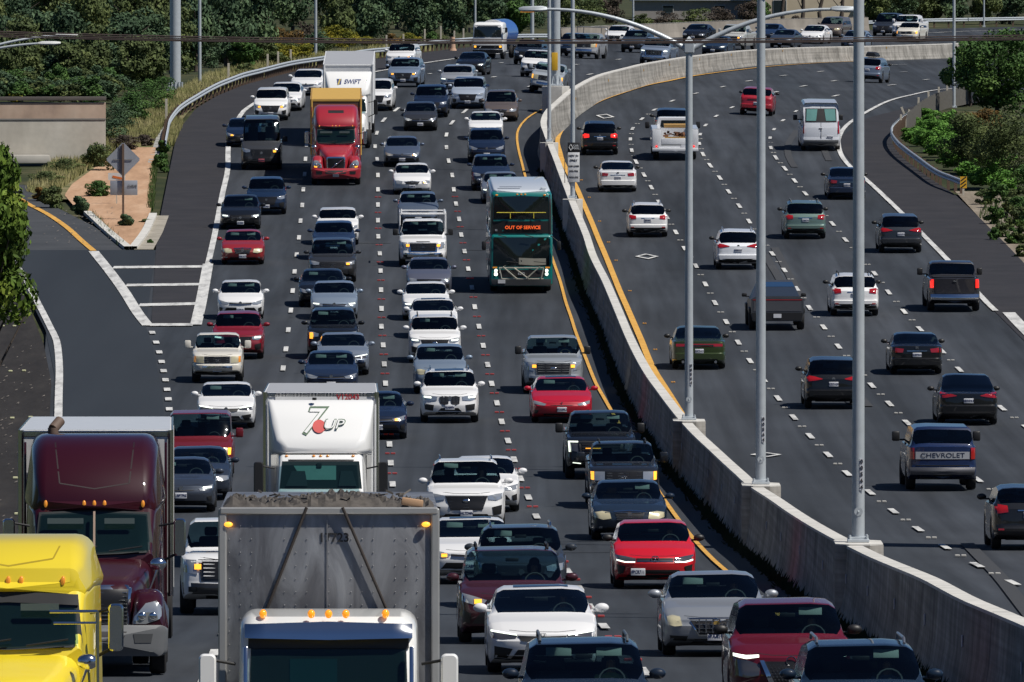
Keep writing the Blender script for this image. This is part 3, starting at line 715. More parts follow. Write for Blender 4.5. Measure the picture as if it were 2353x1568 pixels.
def trailer_box(root, y0, length, w, z0, z1, side_m, front_m, roof_m, name='trailer', rib=.6, corner=CHROME, chassis=True):
    hw = w / 2
    b = box_obj(name, (0, y0 + length / 2, (z0 + z1) / 2), (w, length, z1 - z0), side_m, root, .015)
    f = box_obj('front_wall', (0, y0 - .006, (z0 + z1) / 2), (w - .12, .03, z1 - z0 - .12), front_m, b)
    box_obj('roof_sheet', (0, y0 + length / 2, z1 + .004), (w - .08, length - .1, .012), roof_m, b)
    bm = bmesh.new()
    for sg in (1, -1):
        cyl(bm, (sg * (hw - .04), y0 - .01, z0), (sg * (hw - .04), y0 - .01, z1), .06, n=10)
        bx(bm, (sg * hw, y0 + length / 2, z1 - .05), (.03, length, .12)); bx(bm, (sg * hw, y0 + length / 2, z0 + .08), (.03, length, .16))
    bx(bm, (0, y0 - .02, z1 - .06), (w, .04, .10), .01)
    bm_obj('edge_rail', bm, corner, b)
    bm = bmesh.new(); n = int(length / rib)
    for k in range(n):
        for sg in (1, -1): bx(bm, (sg * (hw + .012), y0 + (k + .5) * length / n, (z0 + z1) / 2), (.03, .05, z1 - z0 - .3))
    bm_obj('side_posts', bm, side_m, b)
    if chassis:
        box_obj('chassis', (0, y0 + length / 2, z0 - .15), (1.0, length - .4, .25), BLACK, b)
        for yy in (y0 + length - 1.6, y0 + length - 2.9): axle(root, yy, .5, True, hw)
    return b
def conventional(root, C, style, o):
    """bonneted tractor; y = 0 at the bumper. Returns the y of the back of the cab"""
    pm = C; W = 1.22
    hoodL = o.get('hood', 1.75); yw = hoodL; back = yw + o.get('cab', 3.3); ztop = o.get('top', 3.93)
    # bonnet
    hood = loft_rr('bonnet', [(.22, .50, .46, .62, 1.36, .16), (.30, .56, .52, .6, 1.48, .18), (.55, .66, .60, .6, 1.58, .2), (1.1, .80, .74, .6, 1.72, .22), (yw + .1, .98, .90, .6, 1.93, .24)], pm, root, bow=.10)
    if style != 'volvo':
        for v_ in hood.data.vertices: v_.co.x *= 1.2 - .12 * min(1, v_.co.y / 1.8)
    for sg in (1, -1):
        f = loft_rr('fender', [(.20, .26, .16, .66, 1.12, .10), (.28, .30, .22, .6, 1.24, .14), (.60, .34, .26, .62, 1.40, .18), (1.0, .34, .26, .9, 1.42, .18), (1.45, .33, .25, .85, 1.36, .16), (1.75, .30, .24, .60, 1.2, .1)], pm, root)
        f.data.transform(Matrix.Translation((sg * .90, 0, 0)))
    cab = loft_rr('cab', [(yw - .05, 1.06, .98, .75, 1.98, .06), (yw + .02, 1.10, .96, .7, 2.05, .08), (yw + .34, 1.12, 1.0, .7, 2.72, .12), (yw + .48, 1.13, 1.04, .7, 2.80, .14), (yw + 1.4, 1.15, 1.12, .7, 2.85, .14), (back, 1.2, 1.16, .8, 2.9, .12)], pm, root, bow=.10)
    ft = [(yw + .26, .94, .86, 2.68, 2.84, .06), (yw + .32, 1.02, .93, 2.62, 3.02, .12), (yw + .62, 1.08, 1.0, 2.6, lerp(2.9, ztop, .45), .2), (yw + 1.05, 1.12, 1.04, 2.6, lerp(2.9, ztop, .80), .26), (yw + 1.6, 1.16, 1.07, 2.6, ztop - .04, .28), (yw + 2.0, 1.18, 1.08, 2.6, ztop, .28), (back, 1.2, 1.10, 2.6, ztop, .26)]
    roof = loft_rr('roof_fairing', ft, pm, root, bow=.16)
    hb = bvh_of(hood); cb = bvh_of(cab); rb = bvh_of(roof); all_ = bvh_of(hood, cab, roof)
    fend = bvh_of(*[c for c in root.children if c.name.startswith('fender')])
    G = o.get('glass', GLASS)
    # windscreen is a real pane laid over a dark opening
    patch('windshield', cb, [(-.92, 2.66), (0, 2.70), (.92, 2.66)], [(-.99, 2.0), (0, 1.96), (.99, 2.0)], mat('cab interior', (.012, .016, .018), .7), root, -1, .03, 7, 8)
    w = patch('windshield_glass', cb, [(-.88, 2.63), (0, 2.67), (.88, 2.63)], [(-.93, 2.04), (0, 2.0), (.93, 2.04)], glass_mat('lorry glass', .6, (.5, .8, .8)), root, -1, .055, 7, 8, thick=.005)
    patch('windshield_top_band', cb, [(-.92, 2.68), (0, 2.72), (.92, 2.68)], [(-.93, 2.54), (0, 2.58), (.93, 2.54)], BLACK, root, -1, .065, 2, 8) if ztop < 3.6 else None
    box_obj('sun_visor', (-.48, yw + .12, 2.52), (.6, .03, .09), mat('visor grey', (.07, .10, .10), .7), root); box_obj('sun_visor', (.42, yw + .12, 2.52), (.5, .03, .09), mat('visor grey', (.07, .10, .10), .7), root)
    if o.get('split', 0):
        box_obj('centre_post', (0, yw + .03, 2.35), (.035, .04, .72), mat('dusty rubber', (.30, .22, .17), .8), root, rot=Matrix.Rotation(R(-27), 3, 'X'))
    bm = bmesh.new()
    for sx in (-.5, .25): cyl(bm, (sx, yw - .06, 2.02), (sx + .55, yw - .03, 2.10), .012, n=6)
    bm_obj('wiper', bm, BLACK, root)
    marker_lights(root, (-.81, -.17, 0, .17, .81) if ztop > 3.6 else (-.72, -.17, 0, .17, .72), o.get('mz', 2.80), all_, AMBER, .032, tall=1.9)
    # roof panel line
    if style != 'volvo':
        for a, b in (((-.66, ztop - .12), (-.58, 3.14)), ((.66, ztop - .12), (.58, 3.14))):
            patch('panel_line', rb, [(a[0] - .012, a[1]), (a[0] + .012, a[1])], [(b[0] - .012, b[1]), (b[0] + .012, b[1])], o.get('line', BLACK), root, -1, .003, 8, 1, thick=.01)
        patch('panel_line', rb, [(-.58, 3.15), (0, 3.06), (.58, 3.15)], [(-.58, 3.13), (0, 3.04), (.58, 3.13)], o.get('line', BLACK), root, -1, .003, 1, 8, thick=.01)
    else:
        patch('roof_vent', rb, [(-.38, 3.55), (.38, 3.55)], [(-.38, 3.42), (.38, 3.42)], BLACK, root, -1, .006, 2, 4)
        patch('sun_visor_strip', all_, [(-.95, 2.80), (.95, 2.80)], [(-.93, 2.68), (.93, 2.68)], BLACK, root, -1, .05, 2, 6)
    # grille
    gz0, gz1, gw = (.66, 1.40, .46) if style == 'volvo' else (.80, 1.50, .63)
    sur = patch('grille_surround', hb, [(-gw, gz1 - .05), (-gw + .08, gz1), (gw - .08, gz1), (gw, gz1 - .05)], [(-gw + .03, gz0), (-gw + .1, gz0 - .03), (gw - .1, gz0 - .03), (gw - .03, gz0)], CHROME, root, -1, .03, 6, 4, thick=.08)
    gr = patch('grille', hb, [(-gw + .055, gz1 - .07), (gw - .055, gz1 - .07)], [(-gw + .08, gz0 + .03), (gw - .08, gz0 + .03)], DARKM, root, -1, .045, 6, 6)
    if style == 'volvo':
        bm = bmesh.new(); cyl(bm, (-gw + .08, .10, gz0 + .05), (gw - .08, .16, gz1 - .08), .014); sph(bm, (0, .10, (gz0 + gz1) / 2), .06, 12, (1, .4, 1)); bm_obj('grille_diagonal', bm, CHROME, root)
    else:
        yf = lambda x, z: (hb.ray_cast(Vector((x, -30, z)), Vector((0, 1, 0)))[0] or Vector((0, .3, 0))).y - .04
        bars(root, 'grille_bar', gz0 + .04, gz1 - .10, 9, gw - .08, yf, CHROME, t=.02); bars(root, 'grille_post', gz0 + .04, gz1 - .08, 1, .001, yf, CHROME, True, t=.02)
    for sg in (1, -1):
        xa, xb = (sg * .70, sg * 1.12)
        patch('headlight', fend, sorted([(sg * .66, .96), (sg * .86, 1.20), (sg * 1.04, 1.24), (sg * 1.13, 1.14)]), sorted([(sg * .64, .86), (sg * .86, .86), (sg * 1.04, .92), (sg * 1.12, .96)]), LENS, root, -1, .012, 4, 4)
        for cx in (.80, .98):
            bm = bmesh.new(); sph(bm, (0, 0, 0), .07, 12, (1, .5, 1)); h = fend.ray_cast(Vector((sg * cx, -30, .99)), Vector((0, 1, 0)))[0]
            if h: bmesh.ops.translate(bm, verts=bm.verts, vec=(sg * cx, h.y - .01, .99)); bm_obj('reflector', bm, CHROME, root, 60)
            else: bm.free()
        if o.get('lit'): patch('indicator', fend, sorted([(sg * .92, .94), (sg * 1.06, .96)]), sorted([(sg * .92, .87), (sg * 1.06, .89)]), AMB, root, -1, .03, 1, 2)
    bmt = pm if style == 'volvo' else o.get('bumper', GREYP)
    bp = loft_rr('bumper', [(-.06, 1.05, 1.08, .40, .78, .08), (.0, 1.16, 1.20, .33, .84, .1), (.3, 1.22, 1.23, .33, .84, .1), (.7, 1.22, 1.22, .38, .80, .08)], bmt, root, bow=.16)
    bb = bvh_of(bp)
    patch('bumper_intake', bb, [(-.55, .74), (.55, .74)], [(-.48, .58), (.48, .58)], BLACK, root, -1, .008, 2, 4)
    for sg in (1, -1): patch('fog_lamp_recess', bb, sorted([(sg * .66, .70), (sg * .98, .70)]), sorted([(sg * .68, .55), (sg * .95, .55)]), BLACK if style == 'volvo' else mat('recess grey', (.06, .063, .066), .6), root, -1, .008, 2, 3)
    patch('number_plate', bb, [(-.15, .56), (.15, .56)], [(-.15, .42), (.15, .42)], PLATE, root, -1, .02, 1, 1)
    axle(root, 1.15, .50, False, 1.2, True); axle(root, back + .6, .5, True, 1.22); axle(root, back + 1.9, .5, True, 1.22)
    box_obj('frame_rails', (0, back / 2 + 1.5, .62), (.9, back + 2.4, .3), BLACK, root)
    for sg in (1, -1): box_obj('side_skirt', (sg * 1.16, yw + 2.0, .62), (.12, 3.0, .62), pm, root, .04)
    truck_mirror(root, 1.42, yw + .15, 2.25, o.get('mir', CHROME), arm_to=1.08)
    for sg in (1, -1):    # bonnet mirrors
        bm = bmesh.new(); sph(bm, (sg * 1.06, 1.35, 1.82), .13, 12, (1.1, .7, .8)); cyl(bm, (sg * 1.06, 1.38, 1.75), (sg * .92, 1.4, 1.40), .02); bm_obj('bonnet_mirror', bm, CHROME, root, 60)
    for sg in ((1, -1) if ztop > 3.6 else ()): box_obj('cab_extender', (sg * 1.19, back + .2, .9 + (ztop - 1.0) / 2), (.04, .7, ztop - 1.1), pm, root, .01)
    return back
def cabover_deflector(root, pm, o):
    """day cab with a tall white wind deflector, most of the bonnet below is hidden behind other traffic; y = 0 at the bumper"""
    yw = 1.3; hood = loft_rr('bonnet', [(.0, .80, .72, .5, 1.25, .12), (.15, .92, .84, .45, 1.4, .16), (yw + .05, 1.02, .92, .5, 1.75, .2)], pm, root, bow=.12)
    cab = loft_rr('cab', [(yw - .03, 1.04, .98, .7, 1.80, .05), (yw + .02, 1.06, .97, .7, 1.86, .06), (yw + .36, 1.06, .95, .7, 2.50, .1), (yw + .46, 1.06, .95, .7, 2.62, .12), (yw + 1.0, 1.08, .98, .7, 2.68, .12), (yw + 1.7, 1.1, 1.02, .7, 2.68, .1)], pm, root, bow=.08)
    cb = bvh_of(cab)
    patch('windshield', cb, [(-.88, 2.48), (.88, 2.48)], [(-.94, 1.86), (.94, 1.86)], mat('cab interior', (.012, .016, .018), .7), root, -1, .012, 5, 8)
    patch('rear_window', cb, [(-.62, 2.38), (.35, 2.38)], [(-.42, 2.06), (.35, 2.06)], mat('window glow', (.30, .42, .38), .5), root, -1, .02, 5, 8)
    patch('seat', cb, [(-.66, 2.26), (-.36, 2.26)], [(-.80, 1.92), (-.30, 1.92)], SEAT, root, -1, .045, 2, 3); patch('seat', cb, [(.46, 2.26), (.72, 2.26)], [(.40, 1.92), (.82, 1.92)], SEAT, root, -1, .045, 2, 3)
    patch('rear_view_mirror', cb, [(-.09, 2.44), (.02, 2.44)], [(-.09, 2.34), (.02, 2.34)], BLACK, root, -1, .05, 1, 1)
    patch('windshield_glass', cb, [(-.87, 2.47), (.87, 2.47)], [(-.93, 1.87), (.93, 1.87)], glass_mat('lorry glass', .6, (.5, .8, .8)), root, -1, .09, 5, 8, thick=.01)
    patch('windshield_frame', cb, [(-.95, 2.52), (.95, 2.52)], [(-.95, 2.49), (.95, 2.49)], BLACK, root, -1, .02, 1, 8)
    marker_lights(root, (-.78, -.16, 0, .16, .74), 2.60, cb, AMBER, .04, tall=.6)
    d = loft_rr('wind_deflector', [(yw + .55, .80, .78, 2.66, 2.80, .05), (yw + .72, 1.04, 1.02, 2.64, 3.02, .12), (yw + 1.0, 1.13, 1.13, 2.62, 3.4, .16), (yw + 1.35, 1.18, 1.20, 2.6, 3.78, .10), (yw + 1.6, 1.19, 1.21, 2.6, 3.86, .05)], WHITEP, root, bow=.0)
    for v_ in d.data.vertices:      # dished middle between two raised shoulders
        x = v_.co.x; v_.co.y += -.35 * math.exp(-((x / .55) ** 2)) * max(0, min(1, (v_.co.z - 2.8) / .6)) if v_.co.y < yw + 1.5 else 0
    s_ = {0: 1}
    for sg in (1, -1): box_obj('side_extender', (sg * 1.17, yw + 1.75, 2.3), (.05, .6, 2.9), WHITEP, root, .01)
    hb = bvh_of(hood); patch('grille', hb, [(-.5, 1.2), (.5, 1.2)], [(-.45, .7), (.45, .7)], DARKM, root, -1, .01, 3, 4)
    for sg in (1, -1): patch('headlight', hb, sorted([(sg * .58, 1.1), (sg * .84, 1.1)]), sorted([(sg * .58, .92), (sg * .84, .92)]), LENS, root, -1, .01, 2, 3)
    axle(root, .95, .48, False, 1.15); axle(root, 4.0, .48, True, 1.2)
    box_obj('frame_rails', (0, 3.0, .62), (.9, 4.4, .3), BLACK, root)
    truck_mirror(root, 1.42, yw + .2, 2.08, BLACK, .22, .78, arm_to=1.05)
    return d
def riveted_metal():
    m, nt, b = nodes_of('dull riveted aluminium')
    tc = nt.nodes.new('ShaderNodeTexCoord'); n1 = nt.nodes.new('ShaderNodeTexNoise'); n1.inputs['Scale'].default_value = 2.0; n1.inputs['Detail'].default_value = 8; n1.inputs['Distortion'].default_value = 1.2
    mp = nt.nodes.new('ShaderNodeMapping'); mp.inputs['Scale'].default_value = (1, 1, .45); nt.links.new(tc.outputs['Object'], mp.inputs[0]); nt.links.new(mp.outputs[0], n1.inputs['Vector'])
    cr = nt.nodes.new('ShaderNodeValToRGB'); cr.color_ramp.elements[0].position = .38; cr.color_ramp.elements[0].color = (.15, .15, .158, 1); cr.color_ramp.elements[1].position = .66; cr.color_ramp.elements[1].color = (.33, .335, .345, 1)
    nt.links.new(n1.outputs['Fac'], cr.inputs[0]); nt.links.new(cr.outputs[0], b.inputs['Base Color'])
    b.inputs['Metallic'].default_value = .55; b.inputs['Roughness'].default_value = .42
    bp = nt.nodes.new('ShaderNodeBump'); bp.inputs['Strength'].default_value = .25; bp.inputs['Distance'].default_value = .05; nt.links.new(n1.outputs['Fac'], bp.inputs['Height']); nt.links.new(bp.outputs['Normal'], b.inputs['Normal'])
    return m
def veh_root(name, label, cat, u, v, L, ax, away=False, dh=0):
    M = place(u, v, L, ax, away, dh)
    r = empty(name, label, cat, 'vehicles driving towards the viewer in the left carriageway', mw=M @ Matrix.Translation((0, -L / 2, 0)))
    return r
def logo_sevenup(root, z, bv):
    ol = mat('logo green', (.10, .16, .10), .5)
    decal('logo_numeral', '7', .90, -.27, z, bv, ol, root, bold=True, shear=.35, off=.012); decal('logo_numeral_face', '7', .81, -.265, z + .005, bv, WHITEP, root, shear=.35, off=.024)
    P = [(-.04 + .15 * math.cos(2 * math.pi * k / 20), z - .09 + .15 * math.sin(2 * math.pi * k / 20)) for k in range(20)]; top = P[:11][::-1]; bot = [P[10]] + P[11:] + [P[0]]
    patch('logo_dot', bv, top, bot, mat('logo red', (.62, .10, .09), .5), root, -1, .036, 2, 1)
    decal('logo_word', 'UP', .32, .27, z - .05, bv, ol, root, bold=True, shear=.25, off=.05, xs=1.25); decal('logo_word_face', 'UP', .29, .27, z - .05, bv, WHITEP, root, shear=.25, off=.062, xs=1.32)
def build_trucks():
    # --- red bonneted tractor with sleeper
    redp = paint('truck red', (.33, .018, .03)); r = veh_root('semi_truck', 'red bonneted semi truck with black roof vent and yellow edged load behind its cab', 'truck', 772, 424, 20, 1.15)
    b = conventional(r, redp, 'volvo', dict(top=3.75, lit=1, mir=CHROME))
    trailer_box(r, b + .9, 12.5, 2.5, 1.2, 3.95, mat('container brown', (.10, .05, .035), .6), mat('container brown', (.10, .05, .035), .6), mat('load yellow', (.52, .32, .07), .6), corner=mat('load yellow', (.52, .32, .07), .6))
    # --- white lorry with blue lettering
    r = veh_root('semi_truck', 'white semi truck with SWIFT lettering on its curved wind deflector', 'truck', 800, 340, 17, .95)
    d = cabover_deflector(r, WHITEP, {}); trailer_box(r, 3.55, 16.0, 2.6, 1.15, 4.2, mat('trailer white', (.66, .67, .68), .45), mat('trailer white', (.66, .67, .68), .45), mat('roof grey', (.34, .35, .37), .55), rib=1.2, corner=mat('trailer white', (.66, .67, .68), .45))
    blue = mat('lettering blue', (.03, .05, .16), .5); db = bvh_of(d); decal('lettering', 'SWIFT', .30, .20, 3.36, db, blue, r, bold=True, shear=.2, off=.015)
    patch('logo', db, [(-.60, 3.50), (-.34, 3.50)], [(-.56, 3.22), (-.38, 3.22)], blue, r, -1, .014, 2, 3); patch('logo_stripe', db, [(-.46, 3.50), (-.38, 3.50)], [(-.56, 3.22), (-.48, 3.22)], mat('logo gold', (.5, .38, .08), .5), r, -1, .03, 2, 2)
    # --- drinks lorry
    r = veh_root('semi_truck', 'white box semi truck with 7UP logo above its cab', 'truck', 737, 1312, 18, .95)
    d = cabover_deflector(r, WHITEP, {})
    sm = mat('trailer white', (.66, .67, .68), .45); bxx = trailer_box(r, 3.45, 14.3, 2.62, 1.15, 4.03, sm, sm, mat('roof grey', (.34, .35, .37), .55), rib=1.2, corner=CHROME)
    logo_sevenup(r, 3.36, bvh_of(d))
    box_obj('number_panel', (0, 3.42, 3.93), (2.1, .02, .16), WHITEP, bxx); text_obj('fleet_number', 'V12043', .17, (.62, 3.407, 3.915), REDINK, bxx, -1, True)
    bm = bmesh.new(); cyl(bm, (-.15, 2.6, 3.86), (-.15, 2.6, 3.92), .05); bm_obj('antenna_dome', bm, BLACK, r)
    # --- maroon tractor
    mar = paint('truck maroon', (.030, .002, .007)); r = veh_root('semi_truck', 'dark maroon bonneted semi truck with chrome grille pulling a silver trailer', 'truck', 216, 1549, 22, 1.15, dh=-.9)
    b = conventional(r, mar, 'cascade', dict(top=3.93, split=1, line=mat('seam maroon', (.012, .002, .004), .6), bumper=GREYP, cab=3.3))
    sil = mat('corrugated silver', (.62, .62, .61), .4, .2, var=.15, scale=8); trailer_box(r, b + .75, 15.5, 2.6, 1.15, 3.97, sil, sil, mat('roof silver', (.66, .68, .70), .35, .3), rib=.32)
    bm = bmesh.new(); cyl(bm, (-.72, b + .2, 3.5), (-.72, b + .2, 4.02), .09); cyl(bm, (-.72, b + .2, 4.0), (-.60, b + .35, 4.14), .09); bm_obj('exhaust_stack', bm, mat('rusty stack', (.12, .08, .06), .7), r, 40)
    # --- yellow tractor, mid roof
    yel = paint('truck yellow', (.74, .57, .02)); r = veh_root('semi_truck', 'bright yellow semi truck cab cut off by the lower left corner', 'truck', 14, 1842, 9, 1.15)
    conventional(r, yel, 'cascade', dict(top=3.42, line=mat('seam yellow', (.35, .25, .01), .6), mz=2.86, cab=2.6))
    bm = bmesh.new()
    x = 1.22
    tube(bm, [(.65, .05, .60), (x, .05, .62), (x, .05, 2.52), (.60, .05, 2.52)], .022); tube(bm, [(.65, .05, 2.37), (x, .05, 2.37)], .018); bm_obj('guide_frame', bm, CHROME, r)
    # --- grey riveted box lorry
    r = veh_root('box_truck', 'grey riveted metal box truck carrying scrap above its white cab with five amber lights', 'truck', 755, 2012, 12, 1.15)
    rm = riveted_metal(); wm = paint('visor white', (.70, .70, .68)); yl = paint('cab yellow', (.62, .48, .04))
    cab = loft_rr('cab', [(1.02, 1.02, .98, .8, 1.9, .06), (1.06, 1.04, .99, .75, 2.0, .08), (1.30, 1.06, 1.02, .75, 2.84, .16), (1.42, 1.06, 1.02, .75, 2.98, .2), (2.2, 1.08, 1.04, .75, 3.02, .2), (2.9, 1.08, 1.04, .75, 3.02, .2)], wm, r, bow=.16)
    loft_rr('bonnet', [(.0, .8, .75, .5, 1.45, .15), (.1, .95, .9, .5, 1.6, .2), (1.1, 1.0, .95, .6, 1.88, .2)], yl, r, bow=.1)
    cb = bvh_of(cab)
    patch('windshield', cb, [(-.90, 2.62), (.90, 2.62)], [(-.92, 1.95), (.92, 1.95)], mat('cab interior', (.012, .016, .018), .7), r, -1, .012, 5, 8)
    patch('rear_window', cb, [(-.45, 2.50), (.10, 2.50)], [(-.45, 2.05), (.10, 2.05)], mat('dim window', (.012, .05, .06), .5), r, -1, .02, 5, 6)
    patch('windshield_glass', cb, [(-.89, 2.61), (.89, 2.61)], [(-.91, 1.96), (.91, 1.96)], glass_mat('lorry glass', .6, (.5, .8, .8)), r, -1, .04, 5, 8, thick=.01)
    vis = patch('sun_visor', cb, [(-.97, 2.90), (0, 2.93), (.97, 2.90)], [(-.97, 2.74), (0, 2.72), (.97, 2.74)], CHROME, r, -1, .13, 4, 8, thick=.16)
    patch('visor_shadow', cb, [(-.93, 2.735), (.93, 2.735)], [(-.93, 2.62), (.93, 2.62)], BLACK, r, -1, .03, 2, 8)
    for sg in (1, -1): box_obj('pillar_trim', (sg * .96, 1.12, 2.28), (.05, .05, .75), CHROME, r, .01, rot=Matrix.Rotation(R(-16), 3, 'X'))
    cyls = bmesh.new()
    for x in (-.76, -.20, .0, .20, .66):
        sph(cyls, (x, 1.42 + .1 * x * x, 3.01), .045, 12, (1, 1, 1.1))
    for k, x in enumerate((-.76, -.20, .0, .20, .66)):
        bm = bmesh.new(); sph(bm, (x, 1.40 + .16 * x * x, 3.015), .045, 12, (1, 1, 1.15)); bm_obj('marker_light', bm, mat('bright amber lens', (.8, .26, .01), .12, coat=1, emit=(1, .35, .02), es=.8), r, 60)
    cyls.free()
    truck_mirror(r, 1.40, 1.25, 2.25, WHITEP, .2, .62, arm_to=1.08)
    bxr = box_obj('cargo_box', (0, 7.0, 2.66), (2.56, 7.4, 3.06), rm, r, .02)
    fy = 3.3
    bm = bmesh.new()
    for sg in (1, -1): bx(bm, (sg * 1.25, fy - .02, 2.66), (.10, .06, 3.06), .02)
    bx(bm, (0, fy - .02, 4.16), (2.56, .08, .08), .015); bm_obj('edge_rail', bm, mat('worn aluminium', (.42, .42, .41), .4, .5), bxr)
    bm = bmesh.new()
    for ix in range(19):
        for iz in range(17):
            x = -1.17 + ix * .13; z = 1.5 + iz * .155
            if ix in (3, 4, 8, 10, 14): continue
            sph(bm, (x, fy - .006, z), .007, 6)
    for sx in (-.02,): bx(bm, (sx, fy - .008, 2.6), (.016, .014, 2.9))
    bm_obj('rivets', bm, mat('rivet metal', (.26, .26, .27), .4, .6), bxr)
    bm = bmesh.new(); dk = mat('strap brown', (.035, .028, .025), .8)
    for a, b_ in (((-.26, 4.2), (-.75, 2.95)), ((.16, 4.2), (.70, 2.95))): cyl(bm, (a[0], fy - .06, a[1]), (b_[0], fy - .05, b_[1]), .018)
    bm_obj('support_rod', bm, dk, bxr)
    for x in (-1.18, 1.14):
        bm = bmesh.new(); sph(bm, (x, fy - .05, 4.0), .034, 12, (1.5, .8, .9)); bm_obj('marker_light', bm, AMB, bxr, 60)
    text_obj('fleet_number', '17723', .145, (.06, fy - .006, 3.84), mat('number ink', (.015, .015, .018), .6), bxr, -1, True)
    # the load: crumpled scrap and a tarpaulin edge
    V = []; Fc = []; NX, NY = 60, 14
    for j in range(NY + 1):
        for i in range(NX + 1):
            x = -1.26 + 2.52 * i / NX; y = fy + .05 + 2.2 * j / NY; e = min(1, j / 3) * min(1, (i + .4) / 3) * min(1, (NX - i + .4) / 3)
            V.append((x, y, 4.16 + e * (.09 + .04 * math.sin(x * 4 + 1) + .05 * random.random() + .03 * math.sin(i * 1.7 + j))))
    for j in range(NY):
        for i in range(NX): a = j * (NX + 1) + i; Fc.append((a, a + 1, a + NX + 2, a + NX + 1))
    load = mesh_obj('load_tarp', V, Fc, mat('scrap tarpaulin', (.075, .066, .058), .9, var=.8, scale=7, bump=.6), r, smooth=25)
    bm = bmesh.new()
    for k in range(22):
        bx(bm, (random.uniform(-1.15, 1.15), random.uniform(fy + .4, fy + 2), 4.29 + random.uniform(0, .05)), (random.uniform(.03, .2), .05, random.uniform(.005, .025)), 0, Matrix.Rotation(random.uniform(-.7, .7), 3, 'Y') @ Matrix.Rotation(random.uniform(0, 3), 3, 'Z'))
    tag(bm_obj('scrap_pieces', bm, mat('scrap mix', (.09, .08, .07), .8, var=.8, scale=5), r), kind='stuff')
    box_obj('cardboard', (.98, fy + .25, 4.25), (.26, .1, .09), mat('cardboard tan', (.42, .26, .15), .8), r, .02, rot=Matrix.Rotation(R(8), 3, 'Y'))
    axle(r, 1.0, .5, False, 1.1); axle(r, 8.6, .5, True, 1.2); box_obj('frame_rails', (0, 6, .8), (.9, 9.5, .3), BLACK, r)
    # --- tanker lorry far away
    r = veh_root('tanker_truck', 'white cabover truck with a blue and white tank near the guardrail at the top', 'truck', 1126, 136, 9, 1.1)
    cab = loft_rr('cab', [(0, 1.02, .98, .45, 2.25, .12), (.06, 1.06, 1.02, .4, 2.38, .16), (.25, 1.08, 1.02, .4, 2.52, .18), (1.5, 1.08, 1.02, .45, 2.55, .18), (1.75, 1.06, 1.0, .5, 2.5, .14)], WHITEP, r, bow=.12)
    cb = bvh_of(cab); patch('windshield', cb, [(-.90, 2.32), (.90, 2.32)], [(-.96, 1.52), (.96, 1.52)], TINTED if False else mat('dark cab glass', (.012, .018, .022), .08, spec=.8), r, -1, .012, 5, 8)
    patch('lower_band', cb, [(-1.0, .95), (1.0, .95)], [(-1.0, .72), (1.0, .72)], DARKM, r, -1, .012, 2, 6); patch('bumper', cb, [(-1.05, .66), (1.05, .66)], [(-1.05, .42), (1.05, .42)], WHITEP, r, -1, .05, 2, 6)
    for sg in (1, -1): patch('indicator', cb, sorted([(sg * .80, .93), (sg * .95, .93)]), sorted([(sg * .80, .80), (sg * .95, .80)]), AMB, r, -1, .02, 1, 2)
    bm = bmesh.new(); cyl(bm, (0, 2.0, 1.75), (0, 7.6, 1.75), .95, n=24); bm_obj('tank', bm, WHITEP, r, 40); bm = bmesh.new(); cyl(bm, (0, 3.0, 1.75), (0, 7.7, 1.75), .965, n=24); bm_obj('tank_band', bm, paint('tank blue', (.03, .12, .42)), r, 40)
    axle(r, 1.0, .45, False, 1.05); axle(r, 6.6, .45, True, 1.1); box_obj('frame_rails', (0, 4.4, .75), (.8, 7.5, .3), BLACK, r); truck_mirror(r, 1.28, .1, 2.0, BLACK, .16, .36, arm_to=1.02)
